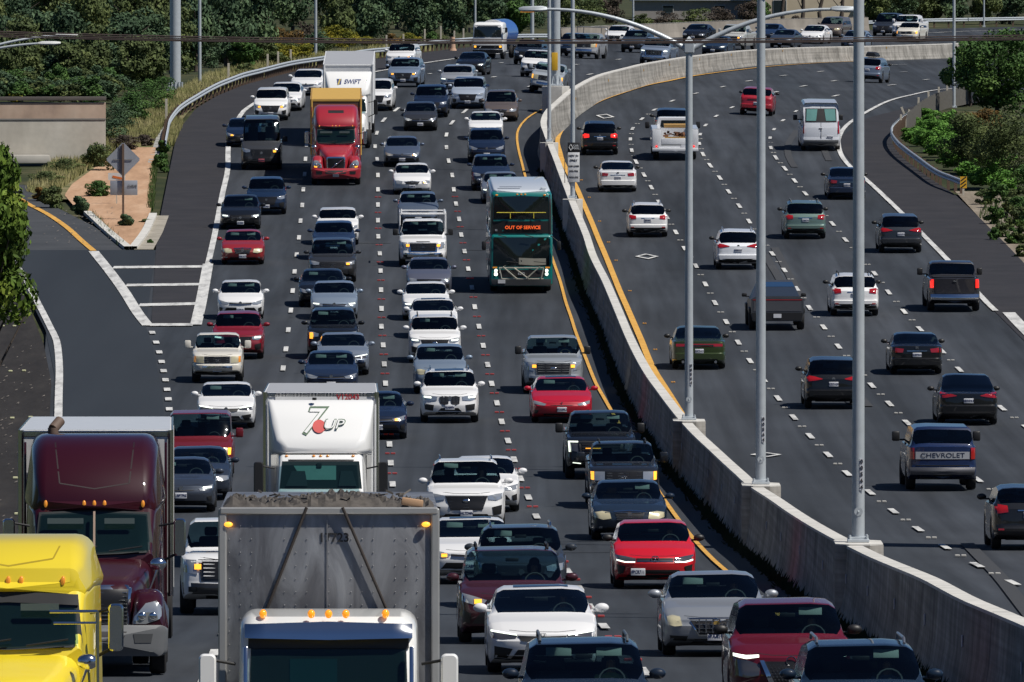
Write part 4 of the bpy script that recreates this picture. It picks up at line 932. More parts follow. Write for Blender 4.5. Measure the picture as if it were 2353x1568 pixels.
def build_bus():
    W = 1.28; r = veh_root('double_decker_bus', 'teal double decker bus with OUT OF SERVICE sign and folded bike rack', 'bus', 1196, 668, 13, 2.3)
    teal = paint('bus teal', (.0, .16, .15)); white = paint('bus roof white', (.62, .66, .70)); navy = paint('bus blue', (.02, .05, .32)); g = mat('bus glass', (.008, .012, .013), .06, spec=.7)
    lower = loft_rr('lower_body', [(.0, 1.20, 1.20, .32, 2.30, .12), (.06, 1.25, 1.25, .28, 2.36, .14), (.3, W, W, .28, 2.42, .12), (12.8, W, W, .32, 2.42, .1)], teal, r, bow=.14)
    upper = loft_rr('upper_body', [(.12, 1.20, 1.18, 2.30, 3.98, .14), (.2, 1.25, 1.22, 2.28, 4.08, .18), (.5, W, 1.25, 2.28, 4.14, .18), (12.8, W, 1.25, 2.28, 4.14, .18)], teal, r, bow=.14)
    roof = loft_rr('roof', [(.32, 1.06, 1.0, 4.0, 4.17, .06), (.6, 1.20, 1.14, 4.0, 4.22, .08), (12.7, 1.22, 1.15, 4.0, 4.22, .08)], white, r, bow=.1)
    lb = bvh_of(lower); ub = bvh_of(upper)
    wup = patch('upper_windshield', ub, [(-1.10, 3.92), (0, 3.96), (1.10, 3.92)], [(-1.12, 3.02), (1.12, 3.02)], g, r, -1, .012, 6, 8)
    patch('destination_panel', ub, [(-1.14, 2.93), (1.14, 2.93)], [(-1.14, 2.44), (1.14, 2.44)], BLACK, r, -1, .014, 3, 8)
    decal('destination_text', 'OUT OF SERVICE', .19, .06, 2.67, bvh_of(upper), mat('led orange', (.5, .06, .01), .4, emit=(1, .14, .03), es=.9), r, bold=True, off=.03)
    decal('bus_number', '92', .10, -1.02, 2.56, bvh_of(upper), PLATE, r, bold=True, off=.03)
    patch('windshield', lb, [(-1.12, 2.28), (1.12, 2.28)], [(-1.14, 1.12), (1.14, 1.12)], g, r, -1, .012, 6, 8)
    patch('dash_panel', lb, [(-.1, 1.45), (.5, 1.42), (1.0, 1.42)], [(-.1, 1.18), (.5, 1.14), (1.0, 1.16)], mat('dash cream', (.26, .25, .21), .6), r, -1, .02, 2, 3)
    for zc in (3.28,):
        bm = bmesh.new(); cyl(bm, (-1.0, .10, zc), (1.0, .10, zc), .018); cyl(bm, (-.45, .10, zc), (-.45, .10, 3.05), .018); cyl(bm, (.5, .10, zc), (.5, .10, 3.05), .018); bm_obj('handrail', bm, mat('handrail yellow', (.6, .5, .05), .5), r)
    patch('nose_panel', lb, [(-1.0, .96), (1.0, .96)], [(-.92, .66), (.92, .66)], navy, r, -1, .012, 3, 8)
    decal('fleet_number', '6202', .14, 0, .80, lb, PLATE, r, bold=True, off=.03)
    for sx in (-1, 1):
        for z, m in ((.92, DRL), (.78, LOWB if sx < 0 else DRL)):
            bm = bmesh.new(); sph(bm, (sx * 1.03, .12, z), .07, 12, (1, .6, 1)); bm_obj('headlight', bm, m, r, 60)
        patch('indicator', lb, sorted([(sx * .98, 1.08), (sx * 1.16, 1.08)]), sorted([(sx * .98, 1.02), (sx * 1.16, 1.02)]), AMBER, r, -1, .02, 1, 2)
    patch('bumper', lb, [(-1.22, .58), (1.22, .58)], [(-1.2, .32), (1.2, .32)], mat('bumper rubber', (.05, .055, .06), .6), r, -1, .06, 2, 8, thick=.1); patch('number_plate', lb, [(-.95, .56), (-.65, .56)], [(-.95, .41), (-.65, .41)], PLATE, r, -1, .085, 1, 1)
    marker_lights(r, (-.16, 0, .16), 4.02, ub, AMBER, .05, tall=.6); marker_lights(r, (-1.0, .95), 3.99, ub, AMBER, .06, tall=.6)
    bm = bmesh.new()
    for pts in ([(-.9, -.25, 1.05), (.9, -.25, 1.05)], [(-.9, -.25, .60), (.9, -.25, .60)], [(-.9, -.25, 1.05), (-.8, -.30, .60)], [(.9, -.25, 1.05), (.8, -.30, .60)], [(-.3, -.28, 1.05), (.3, -.28, .6)], [(.75, -.3, 1.1), (.2, -.3, .62)], [(-.75, -.3, 1.1), (-.2, -.3, .62)], [(-.8, -.1, .62), (-.8, -.3, .62)], [(.8, -.1, .62), (.8, -.3, .62)]): tube(bm, pts, .028, 6)
    bm_obj('bike_rack', bm, mat('rack steel', (.50, .48, .40), .4, .5), r)
    for sg in (1, -1):
        bm = bmesh.new(); bx(bm, (sg * 1.52, -.05, 1.95), (.18, .12, .36), .05); cyl(bm, (sg * 1.5, -.05, 2.1), (sg * 1.2, .1, 2.34), .02); bm_obj('mirror', bm, BLACK, r, 40)
        patch('side_window', bvh_of(upper), [(1.0 + 0, 3.9), (12.4, 3.9)], [(1.0, 3.05), (12.4, 3.05)], g, r, 1 if sg > 0 else -1, .012, 2, 10, axis='x')
        patch('side_window', bvh_of(lower), [(1.2 + 0, 2.25), (12.4, 2.25)], [(1.2, 1.25), (12.4, 1.25)], g, r, 1 if sg > 0 else -1, .012, 2, 10, axis='x')
        wp = patch('corner_trim', ub, sorted([(sg * 1.13, 4.0), (sg * 1.22, 4.0)]), sorted([(sg * 1.14, 2.4), (sg * 1.23, 2.4)]), teal, r, -1, .03, 6, 2)
    bm = bmesh.new(); bx(bm, (.9, .6, 4.25), (.22, .2, .12), .04); bm_obj('roof_pod', bm, white, r, 40)
    bm = bmesh.new(); bx(bm, (-.5, 1.0, 4.225), (.9, .3, .02)); bx(bm, (-.4, 2.6, 4.225), (.9, .3, .02)); bm_obj('roof_hatch', bm, mat('hatch grey', (.12, .14, .18), .6), r)
    bm = bmesh.new()
    for sx in (-.6, .5): cyl(bm, (sx, -.04, 2.3), (sx - .35, -.04, 2.38), .015); cyl(bm, (sx, -.06, 1.3), (sx + .5, -.06, 1.25), .014)
    bm_obj('wiper', bm, BLACK, r); axle(r, 2.3, .48, False, 1.24); axle(r, 9.5, .48, True, 1.24)
# ------------------------------------------------------------------ setting
def setup_world():
    w = bpy.data.worlds.new("World"); scene.world = w; w.use_nodes = True; nt = w.node_tree
    sky = nt.nodes.new('ShaderNodeTexSky'); sky.sky_type = 'NISHITA'; sky.sun_disc = False
    el, az = R(56), R(118)                       # azimuth measured clockwise from +Y: behind the camera, to its right
    sky.sun_elevation = el; sky.sun_rotation = az; sky.air_density = .7; sky.dust_density = .2; sky.ozone_density = 2.5
    tint = nt.nodes.new('ShaderNodeMix'); tint.data_type = 'RGBA'; tint.blend_type = 'MULTIPLY'; tint.inputs['Factor'].default_value = 1; tint.inputs['B'].default_value = (.72, .90, 1.12, 1)
    nt.links.new(sky.outputs[0], tint.inputs['A']); nt.links.new(tint.outputs['Result'], nt.nodes['Background'].inputs[0]); nt.nodes['Background'].inputs[1].default_value = .05
    d = Vector((math.sin(az) * math.cos(el), math.cos(az) * math.cos(el), math.sin(el)))
    L = bpy.data.lights.new('sun', 'SUN'); L.energy = 5.0; L.angle = R(.53); L.color = (1, .955, .88)
    o = bpy.data.objects.new('sun', L); COL.objects.link(o); o.rotation_euler = (-d).to_track_quat('-Z', 'Y').to_euler()
    scene.view_settings.view_transform = 'Standard'; scene.view_settings.look = 'None'; scene.view_settings.exposure = 0
    cam = bpy.data.cameras.new('camera'); co = bpy.data.objects.new('camera', cam); COL.objects.link(co); scene.camera = co
    cam.sensor_width = 36; cam.lens = 36 * F / 2353; cam.clip_start = 5; cam.clip_end = 60000
    co.location = CAM; co.rotation_euler = (math.pi / 2 - TH, 0, 0)
    scene.cycles.max_bounces = 8; scene.cycles.transparent_max_bounces = 12
def ramp_mat(name, stops, scale, rough=.9, bump=0, dist=0, coords='Object', stretch=None, fine=None, detail=8, extra=()):
    m, nt, b = nodes_of(name); tc = nt.nodes.new('ShaderNodeTexCoord'); mp = nt.nodes.new('ShaderNodeMapping')
    if stretch: mp.inputs['Scale'].default_value = stretch
    nt.links.new(tc.outputs[coords], mp.inputs[0]); nz = nt.nodes.new('ShaderNodeTexNoise'); nz.inputs['Scale'].default_value = scale; nz.inputs['Detail'].default_value = detail; nz.inputs['Distortion'].default_value = dist
    nt.links.new(mp.outputs[0], nz.inputs['Vector']); cr = nt.nodes.new('ShaderNodeValToRGB'); e = cr.color_ramp.elements
    e[0].position, e[0].color = stops[0][0], rgb(stops[0][1]); e[1].position, e[1].color = stops[-1][0], rgb(stops[-1][1])
    for p, c in stops[1:-1]: k = e.new(p); k.color = rgb(c)
    nt.links.new(nz.outputs['Fac'], cr.inputs[0]); out = cr.outputs[0]
    if fine:
        n2 = nt.nodes.new('ShaderNodeTexNoise'); n2.inputs['Scale'].default_value = fine[0]; n2.inputs['Detail'].default_value = 4; nt.links.new((mp.outputs[0] if len(fine) > 2 else tc.outputs[coords]), n2.inputs['Vector'])
        mr = nt.nodes.new('ShaderNodeMapRange'); mr.inputs[3].default_value = 1 - fine[1]; mr.inputs[4].default_value = 1 + fine[1]; nt.links.new(n2.outputs['Fac'], mr.inputs[0])
        mx = nt.nodes.new('ShaderNodeVectorMath'); mx.operation = 'SCALE'; nt.links.new(out, mx.inputs[0]); nt.links.new(mr.outputs[0], mx.inputs['Scale']); out = mx.outputs[0]
    for st, sc_, am in extra:
        m3 = nt.nodes.new('ShaderNodeMapping'); m3.inputs['Scale'].default_value = st; nt.links.new(tc.outputs[coords], m3.inputs[0]); n3 = nt.nodes.new('ShaderNodeTexNoise'); n3.inputs['Scale'].default_value = sc_; n3.inputs['Detail'].default_value = 5; nt.links.new(m3.outputs[0], n3.inputs['Vector'])
        mr = nt.nodes.new('ShaderNodeMapRange'); mr.inputs[1].default_value = .3; mr.inputs[2].default_value = .7; mr.inputs[3].default_value = 1 - am; mr.inputs[4].default_value = 1 + am; nt.links.new(n3.outputs['Fac'], mr.inputs[0])
        mx = nt.nodes.new('ShaderNodeVectorMath'); mx.operation = 'SCALE'; nt.links.new(out, mx.inputs[0]); nt.links.new(mr.outputs[0], mx.inputs['Scale']); out = mx.outputs[0]
    nt.links.new(out, b.inputs['Base Color']); b.inputs['Roughness'].default_value = rough; b.inputs['Specular IOR Level'].default_value = .25
    if bump:
        bp = nt.nodes.new('ShaderNodeBump'); bp.inputs['Strength'].default_value = bump; bp.inputs['Distance'].default_value = .1; nt.links.new(nz.outputs['Fac'], bp.inputs['Height']); nt.links.new(bp.outputs['Normal'], b.inputs['Normal'])
    MATS[name] = m; return m
ASPH = ramp_mat('asphalt', [(.3, (.025, .030, .037)), (.5, (.033, .038, .046)), (.7, (.043, .048, .057))], .32, .85, stretch=(1, .02, 1), fine=(9, .16), extra=(((1, .010, 1), 1.7, .30), ((.3, .08, 1), 1.0, .15), ((1, .004, 1), .6, .16)))
ASPH2 = ramp_mat('dark new asphalt', [(.3, (.019, .024, .031)), (.7, (.027, .033, .041))], .3, .85, stretch=(1, .05, 1), fine=(9, .12))
SHOULD = ramp_mat('shoulder asphalt', [(.3, (.024, .024, .028)), (.7, (.034, .033, .037))], .6, .9, fine=(8, .2))
RAMPG = ramp_mat('old grey asphalt', [(.3, (.042, .046, .052)), (.7, (.060, .064, .070))], .5, .9, fine=(6, .2))
LINE = ramp_mat('road paint white', [(.30, (.30, .30, .295)), (.5, (.52, .52, .51)), (.7, (.62, .62, .60))], 3.0, .7, stretch=(1, .12, 1), fine=(14, .2, 1))
YLINE = ramp_mat('road paint yellow', [(.35, (.50, .26, .05)), (.65, (.66, .38, .09))], 3, .7, fine=(15, .15))
CONC_SHADE = ramp_mat('shaded barrier concrete', [(.25, (.13, .125, .115)), (.45, (.23, .22, .20)), (.75, (.34, .325, .30))], .55, .9, bump=.2, dist=.8, fine=(7, .25), extra=(((1, 1, .05), 3.0, .28), ((.04, .04, 5), 1.6, .22)))  # tone lowered to carry the wall's shade, besides board lines and stains
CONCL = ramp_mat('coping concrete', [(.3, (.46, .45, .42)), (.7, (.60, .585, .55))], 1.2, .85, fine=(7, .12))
GALV = mat('galvanised steel', (.46, .50, .53), .45, .25, var=.15, scale=6); GALVD = mat('dark galvanised', (.16, .18, .20), .5, .5)
SOIL = ramp_mat('soil and weeds', [(.3, (.018, .028, .010)), (.5, (.035, .042, .016)), (.66, (.075, .070, .034)), (.82, (.16, .13, .085))], .25, .95, dist=.5, fine=(3, .35))
DIRT = ramp_mat('dark leaf litter', [(.3, (.016, .014, .013)), (.62, (.026, .023, .021)), (.8, (.040, .035, .030))], 1.4, .95, stretch=(1, .09, 1), fine=(8, .35, 1))
SAND = ramp_mat('sandy gravel', [(.3, (.14, .115, .085)), (.7, (.28, .24, .19))], 1.2, .95, stretch=(1, .12, 1), fine=(8, .35, 1))
TERRA = ramp_mat('terracotta paving', [(.3, (.33, .20, .12)), (.5, (.42, .26, .16)), (.7, (.48, .32, .21))], .9, .9, stretch=(1, .15, 1), fine=(6, .22, 1))
WOOD = mat('weathered post', (.13, .085, .06), .9, var=.3, scale=8); WOODG = mat('grey wood', (.20, .19, .17), .9, var=.3, scale=6); WOODL = mat('pale post', (.50, .46, .38), .85, var=.2)
def sheet(name, left, right, m, dz, step=8, nx=10, kind='structure'):
    v0 = max(min(p[1] for p in left), min(p[1] for p in right)); v1 = min(max(p[1] for p in left), max(p[1] for p in right))
    n = max(2, int((v1 - v0) / step)); V = []; Fc = []
    for i in range(n + 1):
        v = v0 + (v1 - v0) * i / n; a = interp_u(left, v); b = interp_u(right, v)
        for k in range(nx + 1): V.append(at(a + (b - a) * k / nx, v, dz))
    for i in range(n):
        for k in range(nx): a = i * (nx + 1) + k; Fc.append((a + nx + 1, a + nx + 2, a + 1, a))
    o = mesh_obj(name, V, Fc, m, smooth=60); return tag(o, kind=kind)
def dense(pts, step=1.5):
    """world polyline resampled with a smooth curve"""
    P = [Vector(p) for p in pts]; out = []
    for i in range(len(P) - 1):
        p0 = P[max(0, i - 1)]; p1 = P[i]; p2 = P[i + 1]; p3 = P[min(len(P) - 1, i + 2)]; n = max(1, int((p2 - p1).length / step))
        for k in range(n):
            t = k / n; out.append(.5 * ((2 * p1) + (p2 - p0) * t + (2 * p0 - 5 * p1 + 4 * p2 - p3) * t * t + (3 * p1 - p0 - 3 * p2 + p3) * t ** 3))
    return out + [P[-1]]
def drop(p, dz):      # settle a world point on the terrain: search the row on its own depth
    s = F / ((p - CAM).dot(FWD)); u = CU + (p.x - CAM.x) * s; lo, hi = -45, 3000
    for _ in range(28):
        mid = (lo + hi) / 2
        if scl(u, mid) < s: lo = mid
        else: hi = mid
    q = at(u, (lo + hi) / 2, dz); return Vector((p.x, p.y, q.z))
def ribbon(name, pts, w, m, dz=.035, kind='structure', world=False):
    P = dense(pts if world else [at(u, v) for u, v in pts], 3.0); P = [drop(p, dz) for p in P]; V = []; Fc = []
    for i, p in enumerate(P):
        t = (P[min(i + 1, len(P) - 1)] - P[max(0, i - 1)]).normalized(); nrm = Vector((-t.y, t.x, 0)).normalized()
        ww = w if not callable(w) else w(i / len(P)); V += [p - nrm * ww / 2, p + nrm * ww / 2]
    for i in range(len(P) - 1): a = 2 * i; Fc.append((a, a + 2, a + 3, a + 1))
    return tag(mesh_obj(name, V, Fc, m), kind=kind)
def dash_quads(pts_world, w=.17, L=3.66, dz=.035):
    V = []; Fc = []
    for i, p in enumerate(pts_world):
        a = pts_world[max(0, i - 1)]; b = pts_world[min(len(pts_world) - 1, i + 1)]; t = (b - a).normalized(); n = Vector((-t.y, t.x, 0)).normalized()
        k = len(V)
        for f, g in ((-1, -1), (-1, 1), (1, 1), (1, -1)):
            q = p + t * (f * L / 2) + n * (g * w / 2); q.z += dz; V.append(q)
        Fc.append((k, k + 3, k + 2, k + 1))
    return V, Fc
def sky_blocker_ring():
    # unseen hills around the view, added to block low sky reflections and fill
    hm = ramp_mat('sky blocker hill', [(.3, (.018, .028, .014)), (.7, (.05, .06, .03))], .02, .95, fine=(.2, .4)); V = []; Fc = []; n = 72; g = random.Random(2)
    for k in range(n + 1):
        a = R(38 + 284 * k / n); h = 70 + 25 * math.sin(a * 5) + 18 * math.sin(a * 11 + 1)
        for r_, z in ((330, -8), (420, h * .75), (520, h), (900, h * .9)): V.append((r_ * math.sin(a), 120 + r_ * math.cos(a), z))
    for k in range(n):
        for j in range(3): q = k * 4 + j; Fc.append((q, q + 1, q + 5, q + 4))
    tag(mesh_obj('sky_blocker_hills', V, Fc, hm, smooth=60), kind='structure')
def ground():
    vs = [-49.6, -48.5, -46, -42] + list(np.arange(-38, 60, 6)) + list(np.arange(60, 420, 5)) + list(np.arange(420, 1600, 12)) + list(np.arange(1600, 2600, 50)) + [2600, 3000, 3600, 4500, 6000]
    us = [-14000, -9000, -6000, -4000, -2600, -1700, -1100, -700] + list(np.arange(-400, 2801, 100)) + [3100, 3500, 4100, 5000, 6500, 9000, 14000]
    V = []; Fc = []
    for v in vs:
        for u in us: V.append(at(float(u), float(v), -.16))
    n = len(us)
    for u in us:
        p = V[(len(vs) - 1) * n + us.index(u)]; V.append(Vector((p.x * 6, -400, p.z)))
    for i in range(len(vs)):
        for k in range(n - 1): a = i * n + k; Fc.append((a + n, a + n + 1, a + 1, a))
    tag(mesh_obj('ground', V, Fc, SOIL, smooth=60), kind='structure')
def roads():
    MR = [(2700, 55), (2700, 205), (2420, 222), (2200, 240), (2085, 266), (2052, 300), (2046, 330), (2075, 368), (2125, 405), (2190, 448), (2250, 505), (2305, 560), (2355, 612), (2460, 705), (2700, 900), (3200, 1300), (4000, 2000), (7000, 5000)]
    ML = [(2700, 55), (2350, 61), (1990, 70), (1700, 79), (1500, 88), (1290, 98), (1190, 101), (1090, 107), (1000, 118), (900, 130), (740, 152), (650, 170), (560, 196), (500, 220), (450, 250), (418, 290), (402, 330), (388, 400), (372, 480), (362, 530), (358, 575)]
    sheet('road', ML, [p for p in MR if p[1] <= 560] + [(2320, 580)], ASPH, -.01, 5, 22)
    near = [(240, 575), (150, 600), (110, 700), (100, 860), (105, 1000), (60, 1300), (-700, 2000), (-5000, 5000)]
    sheet('road', [(p[0], p[1]) for p in near], MR, ASPH, -.012, 10, 22)
    sheet('exit_ramp', [(-60, 575), (20, 600), (60, 670), (105, 760), (125, 860), (122, 1000), (105, 1300)], [(358, 575), (335, 750), (352, 800), (372, 900), (380, 1000), (375, 1300)], ASPH2, .005, 8, 8)
    sheet('exit_ramp', [(-300, 425), (-200, 480), (-60, 578)], [(85, 425), (100, 462), (160, 492), (215, 520), (290, 575), (292, 578)], RAMPG, .0, 5, 8)
    sheet('shoulder', [(2700, 205), (2300, 215), (2180, 225), (1990, 272), (1932, 315), (1938, 350), (1990, 414), (2068, 486), (2178, 598), (2290, 720), (2360, 790), (2700, 1080)], [(2700, 205), (2440, 222), (2210, 238), (2090, 264), (2056, 300), (2050, 330), (2080, 368), (2130, 405), (2195, 448), (2255, 505), (2310, 560), (2360, 612), (2465, 705), (2700, 880), (2900, 1080)], SHOULD, .008, 5, 5)
    sheet('shoulder', [(1190, 101), (1090, 107), (1000, 118), (900, 130), (740, 152), (650, 170), (560, 196), (500, 220), (450, 250), (418, 290), (402, 330), (388, 400), (372, 480), (362, 530), (358, 575), (350, 700), (348, 745)], [(1250, 101), (1120, 121), (1040, 137), (970, 147), (897, 160), (720, 196), (585, 238), (550, 270), (528, 313), (524, 350), (523, 392), (510, 450), (498, 517), (478, 608), (465, 681), (450, 745)], SHOULD, .008, 5, 4)
    sheet('dirt_verge', [(-400, 600), (-400, 1400), (-900, 1800)], [(20, 600), (60, 690), (100, 790), (118, 880), (112, 1000), (95, 1300), (-100, 1800)], DIRT, .012, 12, 8)
    sheet('gravel_verge', [(2195, 440), (2250, 500), (2305, 555), (2355, 608), (2460, 700), (2700, 890)], [(2290, 440), (2340, 500), (2400, 555), (2450, 608), (2700, 700), (3200, 890)], SAND, .0, 6, 4)
    sheet('traffic_island', [(285, 340), (230, 378), (165, 425), (148, 450), (170, 475), (215, 505), (262, 545), (294, 568)], [(358, 340), (352, 378), (352, 425), (350, 450), (348, 475), (343, 505), (322, 545), (300, 568)], TERRA, .03, 5, 6)
    sheet('grass_slope', [(640, 140), (480, 172), (400, 205), (330, 250), (250, 300), (190, 360), (110, 420), (60, 458)], [(740, 148), (640, 170), (552, 194), (492, 220), (438, 252), (402, 295), (384, 335), (362, 385), (350, 458)], ramp_mat('dry grass ground', [(.3, (.07, .085, .03)), (.5, (.14, .13, .06)), (.7, (.24, .20, .11))], .7, .95, fine=(4, .4)), .0, 5, 6)
    # kerbs: real steps
    for nm, pts, w, h in (('kerb', [(200, 492), (232, 522), (262, 548), (294, 574)], .35, .15), ('kerb', [(352, 497), (335, 535), (306, 574)], .35, .15)):
        P = [drop(p, 0) for p in dense([at(u, v) for u, v in pts], 2)]; V = []; Fc = []
        for i, p in enumerate(P):
            t = (P[min(i + 1, len(P) - 1)] - P[max(0, i - 1)]).normalized(); n = Vector((-t.y, t.x, 0)).normalized()
            for a, z in ((-1, 0), (-1, h), (1, h), (1, 0)): q = p + n * a * w / 2; q.z += z; V.append(q)
        for i in range(len(P) - 1):
            for k in range(3): a = i * 4 + k; Fc.append((a, a + 4, a + 5, a + 1))
        tag(mesh_obj(nm, V, Fc, CONCL), kind='structure')
    sheet('gutter_apron', [(356, 497), (337, 535), (308, 575)], [(388, 497), (374, 535), (352, 575)], ramp_mat('apron concrete', [(.3, (.24, .22, .18)), (.7, (.36, .33, .28))], 1, .9, fine=(6, .2)), .03, 5, 3)
    # ---- painted lines
    ribbon('edge_line', [(450, 748), (465, 681), (478, 608)], .45, LINE); ribbon('edge_line', [(478, 608), (498, 517), (510.6, 450), (523, 392), (524, 350), (528, 313), (550, 270), (586, 238), (720, 192), (897, 160), (970, 147), (1046, 136), (1150, 124), (1300, 112)], .26, LINE)
    ribbon('edge_line', [(1850, 86), (2000, 80), (2151, 76), (2213, 73), (2400, 68)], .3, LINE)
    ribbon('gore_line', [(215, 579), (250, 622.6), (288, 675), (318, 722.7), (340, 750)], .45, LINE)
    ribbon('ramp_line', [(-60, 425), (20, 445), (67.6, 472), (107.6, 492.5), (155, 525), (188, 555), (215, 578)], .28, YLINE)
    for a, b in (((260, 616), (471, 614)), ((290, 657), (460, 655)), ((320, 702.6), (450, 699.5)), ((346, 748), (444, 747.5))):
        P = [at(a[0] + (b[0] - a[0]) * k / 8, a[1] + (b[1] - a[1]) * k / 8, .04) for k in range(9)]; V = []
        for p in P: V += [p + Vector((0, -1.0, 0)), p + Vector((0, 1.0, 0))]
        V = [drop(p, .03) for p in V]; tag(mesh_obj('gore_bar', V, [(2 * i, 2 * i + 2, 2 * i + 3, 2 * i + 1) for i in range(8)], LINE), kind='structure')
    ribbon('ramp_line', [(20, 570), (30, 599), (47.5, 625), (72.6, 670), (97.6, 718), (117.6, 758), (130, 785), (135, 822), (136.5, 860), (135, 910), (133.7, 970), (128, 1060), (115, 1250)], .26, LINE)
    ribbon('median_line', [(1244, 253), (1209, 275), (1191.5, 298), (1188, 318), (1191.5, 345), (1199, 375), (1211, 420), (1228, 475), (1246, 530), (1260, 570), (1275, 612), (1287, 647), (1299, 692), (1312, 730), (1324, 768), (1348, 830), (1369, 882), (1394, 927), (1445, 1015), (1500, 1110), (1544, 1176), (1591, 1238), (1641, 1291), (1664, 1311), (1760, 1390), (1900, 1500), (2100, 1650)], .12, YLINE)
    ribbon('median_line', [(2350, 122), (2165, 131), (2075, 135), (1970, 141.4), (1865, 146.4), (1765, 154), (1677, 164), (1589, 176.4), (1527, 189), (1447, 209), (1377, 234), (1320, 268), (1297, 290), (1284, 313), (1281, 330), (1286.5, 350), (1294, 375), (1321, 425), (1339, 465), (1359.6, 512), (1377, 555), (1394, 595), (1409, 632.6), (1424, 670), (1441.7, 710), (1459, 750), (1474, 784.6), (1499, 845), (1536, 905), (1600, 1000), (1700, 1095), (1820, 1190), (2000, 1310), (2300, 1480)], .24, YLINE)
    ribbon('edge_line', [(2440, 195), (2300, 200), (2170, 206), (2100, 218), (2040, 234), (1985, 262), (1945, 290), (1929, 315), (1928, 342), (1945, 375), (1990, 414), (2067, 486), (2122, 542), (2175, 596), (2252, 680), (2288, 716)], .24, LINE)
    ribbon('edge_line', [(2318, 720), (2353, 757), (2420, 822), (2560, 950)], .5, LINE)
    # lane dashes
    def W(l): return [at(u, v) for u, v in l]
    def cont(u, v, n, slope=.0142):       # carry a straight lane line on towards the viewer
        p = at(u, v); out = []
        for k in range(1, n): y = p.y - 14.63 * k; out.append(drop(Vector((p.x + slope * 14.63 * k, y, 0)), 0))
        return out
    lanes = [
     [(911, 253), (882, 277), (866, 307), (862, 337.8), (866.8, 367.8), (868.4, 404), (868.5, 437), (868.5, 472), (868.5, 508), (869.2, 545), (872.7, 584), (874.7, 624), (875.7, 668), (876.7, 711), (876.5, 752), (880.5, 794.7), (883, 838.5), (886, 883), (888, 930), (891, 977), (895, 1023), (898, 1066)],
     [(704.5, 334.5), (702, 367), (700, 402), (697, 437), (694.6, 473), (690.6, 509), (687, 547.5), (681.6, 586.8), (677, 626), (672.6, 670), (668.3, 715), (662.5, 760), (657, 804), (650.6, 848)],
     [(1068, 257), (1039, 283), (1026, 311), (1026, 340), (1031, 371), (1039.3, 404), (1042.8, 437), (1048, 470), (1055, 505), (1060, 541), (1067.5, 579), (1076, 619.5), (1084.5, 662.6), (1091, 707), (1100.7, 752), (1110.5, 796), (1120.7, 840), (1130, 883.5), (1142, 928), (1153, 971), (1167.4, 1015), (1181.5, 1058), (1196, 1102), (1214.5, 1145), (1232.7, 1189), (1256, 1231), (1279, 1273), (1304, 1314.5), (1331, 1355), (1355, 1397), (1387.7, 1442), (1431, 1493), (1479, 1547)],
     [(1661, 200.6), (1598.6, 216), (1544.8, 233), (1504, 253.5), (1475, 274.7), (1453.7, 297), (1448.5, 321), (1451.7, 347), (1461.7, 373), (1479.7, 403), (1496.7, 432), (1514, 466), (1532, 500), (1553, 535), (1573, 572.5), (1599, 612.5), (1621, 654.6), (1643, 697.6), (1669, 741.4), (1696.5, 788.5), (1723.5, 831), (1755, 874), (1788, 917), (1824, 961), (1861.7, 1004), (1903, 1047), (1947, 1090), (1999, 1133.5), (2053, 1177), (2110, 1218), (2171, 1259), (2245, 1301), (2327, 1341.5)],
     [(1682, 248), (1646, 268), (1621.4, 289), (1609, 310), (1607, 331.5), (1615.6, 356), (1632, 381.6), (1654, 410), (1674.4, 441.7), (1698.7, 474.5), (1721.4, 510), (1747, 547), (1774.7, 584.5), (1802.7, 622.5), (1831, 665), (1860, 709), (1892.8, 753.4), (1926.7, 797.7), (1964, 842), (2003.5, 887.7), (2044, 929.7), (2084.7, 973.4), (2136, 1016), (2190, 1060), (2246.7, 1104), (2310, 1150)],
     [(1829, 257), (1799, 278), (1778.5, 298.5), (1769.7, 318), (1771.5, 341), (1783, 363.6), (1803.5, 388.6), (1826, 416.6), (1850.7, 446), (1881, 480), (1912.8, 515.5), (1942.8, 552.5), (1976, 590), (2010, 630), (2041.7, 673), (2077.5, 717.6), (2114, 757.7), (2164.7, 808.5), (2204.7, 851), (2252, 895), (2302, 939.4), (2360, 985)]]
    extra = [cont(898, 1066, 10), cont(650.6, 848, 16), cont(1479, 1547, 3), cont(2327, 1341.5, 5), [], []]
    RP = []
    for l, ex in zip(lanes, extra):
        Wp = W(l) + ex; V, Fc = dash_quads(Wp); tag(mesh_obj('lane_line', V, Fc, LINE), kind='structure')
        RP.append([(Wp[i] + Wp[i + 1]) / 2 for i in range(len(Wp) - 1)])
    for l in ([(1230, 195), (1215, 201)], [(1350, 173), (1362, 170.7)], [(1319, 150), (1329, 149)], [(1416, 138.2), (1427, 137)], [(985, 171), (991, 170)], [(1131, 179), (1139, 177)], [(1148, 146), (1155, 145)], [(2045, 150), (2083, 149)], [(2175, 162), (2185, 161.5)], [(2040, 197.4), (2058, 195.4)], [(2122, 184.7), (2134, 183.5)], [(2070, 166.6), (2085, 166)], [(1715, 188.2), (1728, 186)], [(1793, 175.6), (1807, 174)], [(1879, 166), (1893, 164.6)], [(1775, 214.2), (1788, 211.5)], [(1839, 200.3), (1853, 197.8)], [(1910, 188), (1924, 186)], [(1913, 223), (1927, 219.5)], [(1852, 241), (1862, 237)], [(1726, 230.5), (1736, 227.5)]):
        ribbon('lane_line', [l[0], l[1]], .22, LINE)
    V, Fc = dash_quads(W([(350, 766), (359, 788.5), (366, 811), (371.5, 833), (376, 854), (380.5, 875), (384, 897), (387, 919), (389, 942), (391, 965)]), .22, 2.2); tag(mesh_obj('lane_line', V, Fc, LINE), kind='structure')
